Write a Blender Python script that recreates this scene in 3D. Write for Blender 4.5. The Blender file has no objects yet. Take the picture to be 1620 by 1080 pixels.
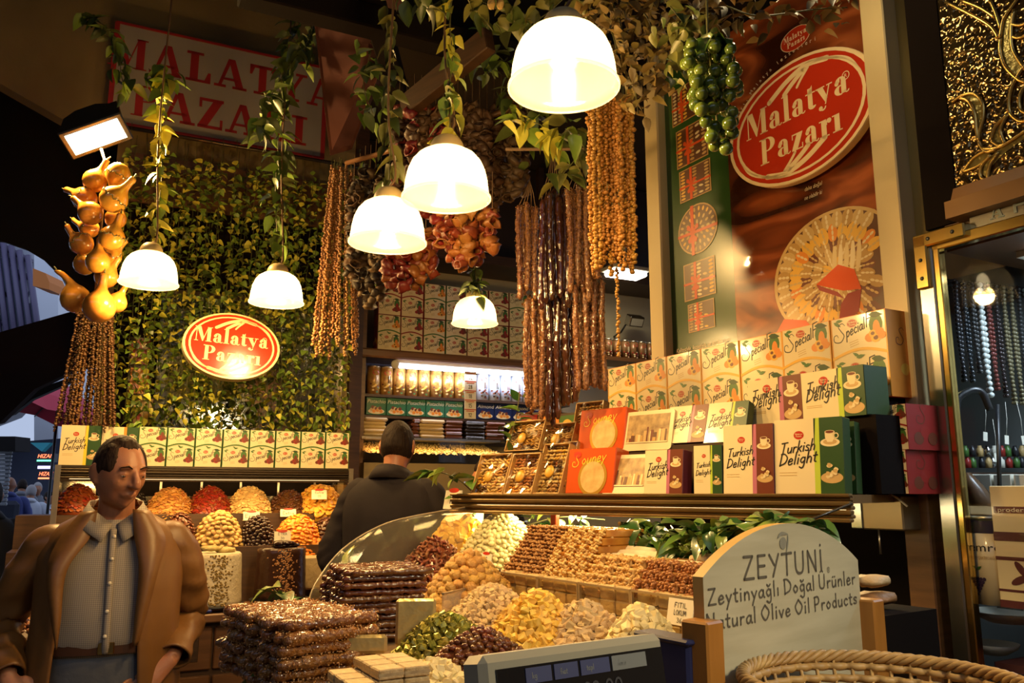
import bpy, math, random
from mathutils import Matrix, Vector, noise
random.seed(7)
PI = math.pi
R = math.radians
sc = bpy.context.scene
COL = sc.collection
# ------------------------------------------------------------------ camera
TH, F, CAM = R(10.4), 1308.0, Vector((0, 0, 1.58))
cam_d = bpy.data.cameras.new('camera')
cam = bpy.data.objects.new('camera', cam_d)
COL.objects.link(cam)
cam.location = CAM
cam.rotation_euler = (PI / 2 + TH, 0, 0)
cam_d.sensor_width = 36
cam_d.lens = F / 1620 * 36
cam_d.clip_start = .05
sc.camera = cam
sc.view_settings.view_transform = 'Standard'
sc.view_settings.look = 'None'
sc.view_settings.gamma = 1
sc.view_settings.use_curve_mapping = False
sc.view_settings.exposure = -0.3
sc.cycles.max_bounces = 8
sc.cycles.transparent_max_bounces = 16
sc.cycles.sample_clamp_indirect = 4
sc.cycles.caustics_reflective = False
sc.cycles.caustics_refractive = False
w = bpy.data.worlds.new('sky')
sc.world = w
w.use_nodes = True
bg = w.node_tree.nodes['Background']
bg.inputs[0].default_value = (.60, .72, 1.0, 1)
bg.inputs[1].default_value = 0.9
def ray(px, py):
 u, v = (px - 810) / F, (540 - py) / F
 return Vector((u, math.cos(TH) - v * math.sin(TH), math.sin(TH) + v * math.cos(TH)))
def at(px, py, Y):
 d = ray(px, py)
 return CAM + d * (Y / d.y)
def onp(px, py, P, k):
 """where the sight line of a pixel meets the upright plane through P with direction k in plan"""
 d = ray(px, py)
 n = Vector((-k[1], k[0], 0))
 return CAM + d * ((P - CAM).dot(n) / d.dot(n))
def onz(px, py, z):
 d = ray(px, py)
 return CAM + d * ((z - CAM.z) / d.z)
kR = Vector((-.487, .873, 0)).normalized()
kS = Vector((-.689, .725, 0)).normalized()
kT = Vector((-.561, .828, 0)).normalized()
kL = Vector((.899, .438, 0)).normalized()
PR = at(1395, 500, 2.55)
PS = at(1345, 790, 2.15)
PT = at(1108, 948, 2.0)
PL = at(92, 740, 4.0)
PB = at(580, 560, 5.5)
def into(k):   # horizontal normal pointing away from the camera side
 n = Vector((-k[1], k[0], 0))
 return n if n.y > 0 else -n
nR = Vector((kR.y, -kR.x, 0))      # behind the right wall
nS = Vector((kS.y, -kS.x, 0))
nT = Vector((kT.y, -kT.x, 0))
nL = Vector((-kL.y, kL.x, 0))
rzR = math.atan2(-kR.y, -kR.x)      # turn that makes local +x run along the wall towards the camera
rzS = math.atan2(-kS.y, -kS.x)
rzT = math.atan2(-kT.y, -kT.x)
rzL = math.atan2(kL.y, kL.x)
WARM = (1.0, .60, .20)
def lamp(kind, name, loc, power, color, size=.05, rot=None, sy=None, spread=None):
 l = bpy.data.lights.new(name, kind)
 l.energy = power
 l.color = color
 if kind == 'AREA':
  l.size = size
  if sy:
   l.shape = 'RECTANGLE'
   l.size_y = sy
  if spread:
   l.spread = spread
 else:
  l.shadow_soft_size = size
 o = bpy.data.objects.new(name, l)
 COL.objects.link(o)
 o.location = loc
 if rot:
  o.rotation_euler = rot
 return o
# ------------------------------------------------------------------ helpers
def T(x=0, y=0, z=0):
 return Matrix.Translation((x, y, z))
def RX(a):
 return Matrix.Rotation(a, 4, 'X')
def RY(a):
 return Matrix.Rotation(a, 4, 'Y')
def RZ(a):
 return Matrix.Rotation(a, 4, 'Z')
def SC(x, y=None, z=None):
 return Matrix.Diagonal((x, x if y is None else y, x if z is None else z, 1))
def align(n, spin=0.0):
 q = Vector((0, 0, 1)).rotation_difference(Vector(n).normalized())
 return q.to_matrix().to_4x4() @ RZ(spin)
rnd = random.uniform
MATS = {}
def mat(key, col, rough=.5, metal=0., var=0., col2=None, scale=20., bump=0., bscale=60., coat=0., spec=.5,
  emit=None, es=1., trans=0., alpha=1., objvar=0., sss=0., stretch=None, wave=None, coord='Object', contrast=.5):
 if key in MATS:
  return MATS[key]
 m = bpy.data.materials.new(key)
 MATS[key] = m
 m.use_nodes = True
 nt = m.node_tree
 N, L = nt.nodes, nt.links
 p = N['Principled BSDF']
 c = tuple(col) + (1,)
 p.inputs['Base Color'].default_value = c
 p.inputs['Roughness'].default_value = rough
 p.inputs['Metallic'].default_value = metal
 p.inputs['Coat Weight'].default_value = coat
 p.inputs['Coat Roughness'].default_value = .08
 p.inputs['Specular IOR Level'].default_value = spec
 p.inputs['Transmission Weight'].default_value = trans
 p.inputs['Alpha'].default_value = alpha
 if sss:
  p.inputs['Subsurface Weight'].default_value = sss
  p.inputs['Subsurface Radius'].default_value = (.02, .008, .003)
  p.inputs['Subsurface Scale'].default_value = .3
 if emit:
  p.inputs['Emission Color'].default_value = tuple(emit) + (1,)
  p.inputs['Emission Strength'].default_value = es
 tc = N.new('ShaderNodeTexCoord')
 src = tc.outputs[coord]
 if stretch:
  mp = N.new('ShaderNodeMapping')
  mp.inputs['Scale'].default_value = stretch
  L.new(src, mp.inputs['Vector'])
  src = mp.outputs[0]
 out = None
 if col2 is not None:
  if wave:
   nz = N.new('ShaderNodeTexWave')
   nz.inputs['Scale'].default_value = wave
   nz.inputs['Distortion'].default_value = 3
   nz.inputs['Detail'].default_value = 3
  else:
   nz = N.new('ShaderNodeTexNoise')
   nz.inputs['Scale'].default_value = scale
   nz.inputs['Detail'].default_value = 4
  L.new(src, nz.inputs['Vector'])
  rp = N.new('ShaderNodeValToRGB')
  rp.color_ramp.elements[0].position = .5 - contrast * .4
  rp.color_ramp.elements[1].position = .5 + contrast * .4
  rp.color_ramp.elements[0].color = c
  rp.color_ramp.elements[1].color = tuple(col2) + (1,)
  L.new(nz.outputs['Fac'], rp.inputs[0])
  out = rp.outputs[0]
 if objvar:
  oi = N.new('ShaderNodeObjectInfo')
  hs = N.new('ShaderNodeHueSaturation')
  mr = N.new('ShaderNodeMapRange')
  mr.inputs['To Min'].default_value = 1 - objvar
  mr.inputs['To Max'].default_value = 1 + objvar
  L.new(oi.outputs['Random'], mr.inputs['Value'])
  L.new(mr.outputs[0], hs.inputs['Value'])
  mh = N.new('ShaderNodeMapRange')
  mh.inputs['To Min'].default_value = .5 - objvar * .05
  mh.inputs['To Max'].default_value = .5 + objvar * .05
  mm = N.new('ShaderNodeMath')
  mm.operation = 'FRACT'
  mu = N.new('ShaderNodeMath')
  mu.operation = 'MULTIPLY'
  mu.inputs[1].default_value = 7.31
  L.new(oi.outputs['Random'], mu.inputs[0])
  L.new(mu.outputs[0], mm.inputs[0])
  L.new(mm.outputs[0], mh.inputs['Value'])
  L.new(mh.outputs[0], hs.inputs['Hue'])
  if out is not None:
   L.new(out, hs.inputs['Color'])
  else:
   hs.inputs['Color'].default_value = c
  out = hs.outputs[0]
 if out is not None:
  L.new(out, p.inputs['Base Color'])
 if bump:
  nb = N.new('ShaderNodeTexNoise')
  nb.inputs['Scale'].default_value = bscale
  nb.inputs['Detail'].default_value = 3
  L.new(src, nb.inputs['Vector'])
  bn = N.new('ShaderNodeBump')
  bn.inputs['Strength'].default_value = bump
  bn.inputs['Distance'].default_value = .01
  L.new(nb.outputs['Fac'], bn.inputs['Height'])
  L.new(bn.outputs[0], p.inputs['Normal'])
 return m
def glass_mat(key, tint=(1, 1, 1), gloss=.015, rough=.02, density=0.):
 """thin clear pane: see-through with a glossy reflection"""
 if key in MATS:
  return MATS[key]
 m = bpy.data.materials.new(key)
 MATS[key] = m
 m.use_nodes = True
 nt = m.node_tree
 N, L = nt.nodes, nt.links
 N.remove(N['Principled BSDF'])
 tr = N.new('ShaderNodeBsdfTransparent')
 tr.inputs[0].default_value = tuple(tint) + (1,)
 gl = N.new('ShaderNodeBsdfGlossy')
 gl.inputs['Roughness'].default_value = rough
 fr = N.new('ShaderNodeLayerWeight')
 fr.inputs[0].default_value = .5
 pw = N.new('ShaderNodeMath')
 pw.operation = 'POWER'
 pw.inputs[1].default_value = 4
 L.new(fr.outputs['Facing'], pw.inputs[0])
 ad = N.new('ShaderNodeMath')
 ad.operation = 'MULTIPLY_ADD'
 ad.inputs[1].default_value = .45
 ad.inputs[2].default_value = gloss
 L.new(pw.outputs[0], ad.inputs[0])
 mx = N.new('ShaderNodeMixShader')
 L.new(ad.outputs[0], mx.inputs[0])
 L.new(tr.outputs[0], mx.inputs[1])
 L.new(gl.outputs[0], mx.inputs[2])
 last = mx.outputs[0]
 if density:
  df = N.new('ShaderNodeBsdfDiffuse')
  df.inputs[0].default_value = (.8, .75, .6, 1)
  m2 = N.new('ShaderNodeMixShader')
  m2.inputs[0].default_value = density
  L.new(last, m2.inputs[1])
  L.new(df.outputs[0], m2.inputs[2])
  last = m2.outputs[0]
 L.new(last, N['Material Output'].inputs[0])
 return m
class MB:
 """collects shapes into one mesh with several material slots"""
 def __init__(s):
  s.v, s.f, s.mi, s.sm, s.mats = [], [], [], [], []
 def add(s, vs, fs, m, M=None, smooth=False):
  if m not in s.mats:
   s.mats.append(m)
  i = s.mats.index(m)
  b = len(s.v)
  if M is not None:
   vs = [M @ Vector(v) for v in vs]
  s.v += [tuple(v) for v in vs]
  for f in fs:
   s.f.append([b + q for q in f])
   s.mi.append(i)
   s.sm.append(smooth)
  return s
 def box(s, size, c, m, M=None, bev=0.):
  hx, hy, hz = [q / 2 for q in size]
  b = min(bev, hx * .9, hy * .9, hz * .9)
  cx, cy, cz = c
  if b <= 0:
   vs = [(cx + x * hx, cy + y * hy, cz + z * hz) for z in (-1, 1) for y in (-1, 1) for x in (-1, 1)]
   fs = [(0, 2, 3, 1), (4, 5, 7, 6), (0, 1, 5, 4), (2, 6, 7, 3), (0, 4, 6, 2), (1, 3, 7, 5)]
   return s.add(vs, fs, m, M)
  vs, idx = [], {}
  for x in (-1, 1):
   for y in (-1, 1):
    for z in (-1, 1):
     for a in range(3):
      p = [x * (hx - b), y * (hy - b), z * (hz - b)]
      p[a] += (x, y, z)[a] * b
      idx[(x, y, z, a)] = len(vs)
      vs.append((cx + p[0], cy + p[1], cz + p[2]))
  fs = []
  for a in range(3):
   o = [q for q in range(3) if q != a]
   for sg in (-1, 1):
    q = []
    for (u, v) in ((-1, -1), (1, -1), (1, 1), (-1, 1)):
     k = [0, 0, 0]
     k[a], k[o[0]], k[o[1]] = sg, u, v
     q.append(idx[(k[0], k[1], k[2], a)])
    fs.append(q if (sg > 0) == (a != 1) else q[::-1])
   for u in (-1, 1):          # edges running along axis a
    for v in (-1, 1):
     q = []
     for (sg, ax) in ((-1, o[0]), (1, o[0]), (1, o[1]), (-1, o[1])):
      k = [0, 0, 0]
      k[a], k[o[0]], k[o[1]] = sg, u, v
      q.append(idx[(k[0], k[1], k[2], ax)])
     fs.append(q)
  for x in (-1, 1):
   for y in (-1, 1):
    for z in (-1, 1):
     fs.append([idx[(x, y, z, a)] for a in range(3)])
  return s.add(vs, fs, m, M)
 def poly(s, pts, m, M=None, z=0.):
  return s.add([(p[0], p[1], z) for p in pts], [list(range(len(pts)))], m, M)
 def prism(s, pts, d, m, M=None, m2=None):
  n = len(pts)
  vs = [(p[0], p[1], 0) for p in pts] + [(p[0], p[1], d) for p in pts]
  sd = [(i, (i + 1) % n, n + (i + 1) % n, n + i) for i in range(n)]
  s.add(vs, [list(range(n))[::-1], list(range(n, 2 * n))] + ([] if m2 else sd), m, M)
  if m2:
   s.add(vs, sd, m2, M)
  return s
 def tube(s, path, r, m, n=8, M=None, caps=True, smooth=True):
  path = [Vector(p) for p in path]
  k = len(path)
  rr = r if hasattr(r, '__len__') else [r] * k
  vs, fs = [], []
  nrm = None
  for i in range(k):
   t = (path[min(i + 1, k - 1)] - path[max(i - 1, 0)])
   if t.length < 1e-9:
    t = Vector((0, 0, 1))
   t.normalize()
   if nrm is None:
    a = Vector((0, 0, 1)) if abs(t.z) < .9 else Vector((1, 0, 0))
    nrm = t.cross(a).normalized()
   else:
    nrm = (nrm - t * nrm.dot(t))
    nrm = nrm.normalized() if nrm.length > 1e-6 else t.orthogonal().normalized()
   bn = t.cross(nrm)
   for j in range(n):
    a = 2 * PI * j / n
    vs.append(path[i] + (nrm * math.cos(a) + bn * math.sin(a)) * rr[i])
  for i in range(k - 1):
   for j in range(n):
    fs.append((i * n + j, i * n + (j + 1) % n, (i + 1) * n + (j + 1) % n, (i + 1) * n + j))
  if caps:
   fs.append(list(range(n))[::-1])
   fs.append(list(range((k - 1) * n, k * n)))
  return s.add(vs, fs, m, M, smooth)
 def lathe(s, prof, m, n=24, M=None, smooth=True, rib=0.):
  vs, fs = [], []
  for (r, z) in prof:
   for j in range(n):
    a = 2 * PI * j / n
    q = r * (1 + (rib if j % 2 else 0))
    vs.append((q * math.cos(a), q * math.sin(a), z))
  for i in range(len(prof) - 1):
   for j in range(n):
    fs.append((i * n + j, i * n + (j + 1) % n, (i + 1) * n + (j + 1) % n, (i + 1) * n + j))
  return s.add(vs, fs, m, M, smooth)
 def ball(s, rad, m, M=None, nu=12, nv=8, fn=None, smooth=True):
  vs = [(0, 0, -1)]
  for i in range(1, nv):
   a = -PI / 2 + PI * i / nv
   for j in range(nu):
    b = 2 * PI * j / nu
    vs.append((math.cos(a) * math.cos(b), math.cos(a) * math.sin(b), math.sin(a)))
  vs.append((0, 0, 1))
  fs = [(0, 1 + (j + 1) % nu, 1 + j) for j in range(nu)]
  for i in range(nv - 2):
   for j in range(nu):
    a, b = 1 + i * nu, 1 + (i + 1) * nu
    fs.append((a + j, a + (j + 1) % nu, b + (j + 1) % nu, b + j))
  a, t = 1 + (nv - 2) * nu, len(vs) - 1
  fs += [(a + j, a + (j + 1) % nu, t) for j in range(nu)]
  rx = rad if hasattr(rad, '__len__') else (rad,) * 3
  out = []
  for v in vs:
   q = Vector(v)
   if fn:
    q = fn(q)
   out.append((q.x * rx[0], q.y * rx[1], q.z * rx[2]))
  return s.add(out, fs, m, M, smooth)
 def loft(s, rings, m, M=None, closed=True, cap0=True, cap1=True, smooth=True):
  n = len(rings[0])
  vs = [p for r_ in rings for p in r_]
  fs = []
  for i in range(len(rings) - 1):
   for j in range(n if closed else n - 1):
    fs.append((i * n + j, i * n + (j + 1) % n, (i + 1) * n + (j + 1) % n, (i + 1) * n + j))
  if closed and cap0:
   fs.append(list(range(n))[::-1])
  if closed and cap1:
   fs.append(list(range((len(rings) - 1) * n, len(rings) * n)))
  return s.add(vs, fs, m, M, smooth)
 def leaf(s, ln, wd, m, M=None, fold=.25, curl=.2, seg=4):
  """a pointed leaf, folded along its rib and curling down, base at the origin, growing along +x"""
  vs, fs = [], []
  for i in range(seg + 1):
   t = i / seg
   ww = wd * math.sin(PI * min(1, t * .86 + .14) ** .8) * .5 if i < seg else 0
   if i == 0:
    ww = wd * .12
   x, z = ln * t, -curl * ln * t * t
   vs += [(x, -ww, z + ww * fold * 2), (x, 0, z), (x, ww, z + ww * fold * 2)]
  for i in range(seg):
   a, b = i * 3, i * 3 + 3
   fs += [(a, a + 1, b + 1, b), (a + 1, a + 2, b + 2, b + 1)]
  return s.add(vs, fs, m, M, True)
 def build(s, name, parent=None, world=False, loc=None):
  me = bpy.data.meshes.new(name)
  me.from_pydata(s.v, [], s.f)
  for m in s.mats:
   me.materials.append(m)
  me.polygons.foreach_set('material_index', s.mi)
  me.polygons.foreach_set('use_smooth', s.sm)
  me.update()
  o = bpy.data.objects.new(name, me)
  COL.objects.link(o)
  if parent is not None:
   o.parent = parent
   if world:
    o.matrix_parent_inverse = parent.matrix_basis.inverted()
  if loc is not None:
   o.location = loc
  return o
def tag(o, label, cat, group=None, kind=None):
 if label:
  o['label'] = label
 if cat:
  o['category'] = cat
 if group:
  o['group'] = group
 if kind:
  o['kind'] = kind
 return o
def thing(name, label, cat, loc=(0, 0, 0), rz=0., group=None):
 o = bpy.data.objects.new(name, None)
 o.empty_display_size = .05
 COL.objects.link(o)
 o.location = loc
 o.rotation_euler = (0, 0, rz)
 o.matrix_basis = Matrix.Translation(loc) @ RZ(rz)
 return tag(o, label, cat, group)
def struct(o):
 o['kind'] = 'structure'
 return o
KIDS = {}
def kids(o):
 if o.name not in KIDS:
  KIDS[o.name] = [c for c in COL.objects if c.parent == o]
 return KIDS[o.name]
def dup(root, M, label=None, group=None):
 """a copy of a thing with copies of its parts and sub-parts"""
 r_ = root.copy()
 COL.objects.link(r_)
 r_.matrix_basis = M
 if label:
  r_['label'] = label
 if group:
  r_['group'] = group
 for ch in kids(root):
  c = ch.copy()
  COL.objects.link(c)
  c.parent = r_
  for g in kids(ch):
   d = g.copy()
   COL.objects.link(d)
   d.parent = c
 return r_
def ell(rx, ry, n=32, cx=0., cy=0., a0=0., a1=2 * PI):
 return [(cx + rx * math.cos(a0 + (a1 - a0) * i / n), cy + ry * math.sin(a0 + (a1 - a0) * i / n)) for i in range(n)]
def ringpoly(mb, r0, r1, m, M, n=48, cx=0., cy=0.):
 """flat elliptical ring between ellipses r0 and r1"""
 vs, fs = [], []
 for i in range(n):
  a = 2 * PI * i / n
  c, s_ = math.cos(a), math.sin(a)
  vs += [(cx + r0[0] * c, cy + r0[1] * s_, 0), (cx + r1[0] * c, cy + r1[1] * s_, 0)]
 for i in range(n):
  j = (i + 1) % n
  fs.append((2 * i, 2 * i + 1, 2 * j + 1, 2 * j))
 mb.add(vs, fs, m, M)
def smooth_path(pts, n=6):
 """Catmull-Rom through the points"""
 P = [Vector(p) if len(p) == 3 else Vector((p[0], p[1], 0)) for p in pts]
 if len(P) < 3:
  return P
 P = [P[0] * 2 - P[1]] + P + [P[-1] * 2 - P[-2]]
 out = []
 for i in range(1, len(P) - 2):
  a, b, c, d = P[i - 1], P[i], P[i + 1], P[i + 2]
  for j in range(n):
   t = j / n
   out.append(.5 * ((2 * b) + (c - a) * t + (2 * a - 5 * b + 4 * c - d) * t * t + (3 * b - a - 3 * c + d) * t ** 3))
 out.append(P[-2])
 return out
def ribbon(mb, pts, w, m, M=None, n=6, taper=0.):
 """flat brush stroke through the 2-D points"""
 P = smooth_path(pts, n)
 k = len(P)
 vs, fs = [], []
 for i in range(k):
  t = P[min(i + 1, k - 1)] - P[max(i - 1, 0)]
  t = t.normalized() if t.length > 1e-9 else Vector((1, 0, 0))
  q = Vector((-t.y, t.x, 0))
  u = i / max(1, k - 1)
  ww = w * .5 * (1 - taper * abs(2 * u - 1) ** 2)
  vs += [P[i] + q * ww, P[i] - q * ww]
 for i in range(k - 1):
  fs.append((2 * i, 2 * i + 1, 2 * i + 3, 2 * i + 2))
 mb.add(vs, fs, m, M)
 if taper == 0:
  for e in (P[0], P[-1]):
   mb.add([(e.x + w * .5 * math.cos(a * PI / 4), e.y + w * .5 * math.sin(a * PI / 4), 0) for a in range(8)],
    [list(range(8))], m, M)
# ------------------------------------------------------------------ lettering
_bf = {}
def bfont(text):
 if text not in _bf:
  cu = bpy.data.curves.new('t', 'FONT')
  cu.body = text
  cu.resolution_u = 3
  o = bpy.data.objects.new('t', cu)
  COL.objects.link(o)
  dg = bpy.context.evaluated_depsgraph_get()
  me = bpy.data.meshes.new_from_object(o.evaluated_get(dg))
  vs = [tuple(v.co) for v in me.vertices]
  fs = [list(p.vertices) for p in me.polygons]
  bpy.data.objects.remove(o)
  bpy.data.curves.remove(cu)
  bpy.data.meshes.remove(me)
  xs = [v[0] for v in vs] or [0]
  _bf[text] = ([(v[0] - min(xs), v[1], 0) for v in vs], fs, max(xs) - min(xs))
 return _bf[text]
def sans(mb, text, size, m, M, align='C', width=None, shear=0.):
 vs, fs, wd = bfont(text)
 s_ = size / .72
 sx = s_ if width is None else width / wd
 off = {'C': -wd * sx / 2, 'L': 0, 'R': -wd * sx}[align]
 mb.add([(v[0] * sx + off + v[1] * s_ * shear, v[1] * s_, 0) for v in vs], fs, m, M)
def _arc(cx, cy, rx, ry, a0, a1, tx, ty, n=12):
 """curved stroke: tx thick at the sides, ty thick at top and bottom"""
 o_, i_ = [], []
 for k in range(n + 1):
  a = R(a0 + (a1 - a0) * k / n)
  c, s_ = math.cos(a), math.sin(a)
  o_.append((cx + rx * c, cy + ry * s_))
  i_.append((cx + (rx - tx) * c, cy + (ry - ty) * s_))
 return [[o_[k], o_[k + 1], i_[k + 1], i_[k]] for k in range(n)]
def _rc(x0, y0, x1, y1):
 return [[(x0, y0), (x1, y0), (x1, y1), (x0, y1)]]
def _disc(cx, cy, r_):
 return [[(cx + r_ * math.cos(R(30 * k)), cy + r_ * math.sin(R(30 * k))) for k in range(12)]]
H_ = .045
FAT = {
 'M': (1.12, _rc(.02, 0, .26, H_) + _rc(.02, 1 - H_, .30, 1) + _rc(.11, 0, .16, 1) + [[(.10, 1), (.38, 1), (.62, .22), (.52, 0)]] +
  [[(.52, 0), (.56, 0), (.86, 1), (.82, 1)]] + _rc(.80, 0, 1.02, 1) + _rc(.72, 0, 1.10, H_) + _rc(.78, 1 - H_, 1.10, 1)),
 'P': (.80, _rc(.02, 0, .44, H_) + _rc(.02, 1 - H_, .42, 1) + _rc(.12, 0, .34, 1) + _arc(.40, .73, .36, .27, -90, 90, .22, .05) + _rc(.33, .46, .41, .51) + _rc(.33, .95, .41, 1)),
 'a': (.64, _rc(.32, .06, .52, .46) + _arc(.30, .44, .22, .20, 0, 175, .19, .05) + _disc(.15, .44, .085) +
  _arc(.28, .17, .24, .18, 70, 290, .19, .05) + [[(.34, .30), (.34, .35), (.27, .35), (.27, .30)]] + _arc(.54, .09, .10, .10, 180, 350, .05, .04) + _rc(.32, .02, .50, .10)),
 'l': (.38, _rc(.09, 0, .30, 1) + _rc(0, 0, .38, H_) + _rc(0, 1 - H_, .2, 1)),
 't': (.44, _rc(.10, .08, .30, .80) + [[(.10, .62), (.30, .88), (.30, .62)]] + _rc(0, .575, .42, .62) + _arc(.27, .12, .17, .13, 180, 350, .17, .05)),
 'y': (.68, [[(.03, .60), (.28, .60), (.46, .16), (.36, 0)]] + [[(.33, -.06), (.38, -.06), (.58, .60), (.53, .60)]] +
  _rc(-.02, .575, .36, .62) + _rc(.44, .575, .68, .62) + _arc(.24, -.12, .14, .14, 200, 360, .05, .06) + _disc(.15, -.15, .085)),
 'z': (.56, [[(.03, .04), (.29, .04), (.53, .58), (.27, .58)]] + _rc(.03, 0, .53, .05) + _rc(.05, .57, .53, .62) + _rc(.05, .42, .09, .6) + _rc(.49, .02, .53, .20)),
 'r': (.52, _rc(.09, 0, .30, .62) + _rc(0, 0, .40, H_) + _rc(0, .575, .2, .62) + _arc(.40, .40, .13, .22, 60, 180, .06, .06) + _disc(.43, .53, .09)),
 'i': (.40, _rc(.09, 0, .30, .62) + _rc(0, 0, .39, H_) + _rc(0, .575, .2, .62)),
 # slab capitals for the board
 'A': (1.0, [[(.10, 0), (.20, 0), (.52, 1), (.40, 1)], [(.40, 1), (.60, 1), (.92, 0), (.68, 0)]] + _rc(.22, .26, .75, .34) + _rc(0, 0, .36, .09) + _rc(.56, 0, 1.0, .09)),
 'L': (.80, _rc(.12, 0, .36, 1) + _rc(0, .91, .50, 1) + _rc(0, 0, .74, .09) + [[(.74, 0), (.74, .36), (.66, .36), (.56, .09)]]),
 'T': (.86, _rc(.31, 0, .55, 1) + _rc(.17, 0, .69, .09) + _rc(.02, .90, .84, 1) + [[(.02, 1), (.02, .66), (.09, .66), (.18, .92)], [(.84, 1), (.84, .66), (.77, .66), (.68, .92)]]),
 'Y': (.92, [[(.06, .95), (.32, .95), (.56, .46), (.36, .40)], [(.72, .95), (.84, .95), (.56, .40), (.48, .46)]] + _rc(.36, 0, .58, .46) + _rc(.22, 0, .72, .09) + _rc(0, .91, .42, 1) + _rc(.58, .91, .95, 1)),
 'Z': (.80, [[(.02, .06), (.30, .06), (.74, .94), (.46, .94)]] + _rc(.02, 0, .76, .10) + _rc(.04, .90, .76, 1) + _rc(.04, .68, .12, .95) + _rc(.68, .02, .76, .34)),
 'R': (.95, _rc(.12, 0, .36, 1) + _rc(0, 0, .48, .09) + _rc(0, .91, .45, 1) + _arc(.42, .74, .36, .26, -90, 90, .22, .09) + _rc(.34, .48, .43, .57) + _rc(.34, .91, .43, 1) +
  [[(.38, .52), (.60, .52), (.92, .04), (.68, .04)]] + _rc(.62, 0, .98, .09)),
 'I': (.50, _rc(.13, 0, .37, 1) + _rc(0, 0, .5, .09) + _rc(0, .91, .5, 1)),
}
def fat(mb, text, size, m, M, gap=.03, align='C', shear=0.):
 tot = sum((FAT[c][0] + gap) if c in FAT else .3 for c in text) - gap
 x = {'C': -tot / 2, 'L': 0}[align]
 for c in text:
  if c not in FAT:
   x += .3
   continue
  wd, polys = FAT[c]
  for p in polys:
   mb.add([((x + q[0] + q[1] * shear) * size, q[1] * size, 0) for q in p], [list(range(len(p)))], m, M)
  x += wd + gap
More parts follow.
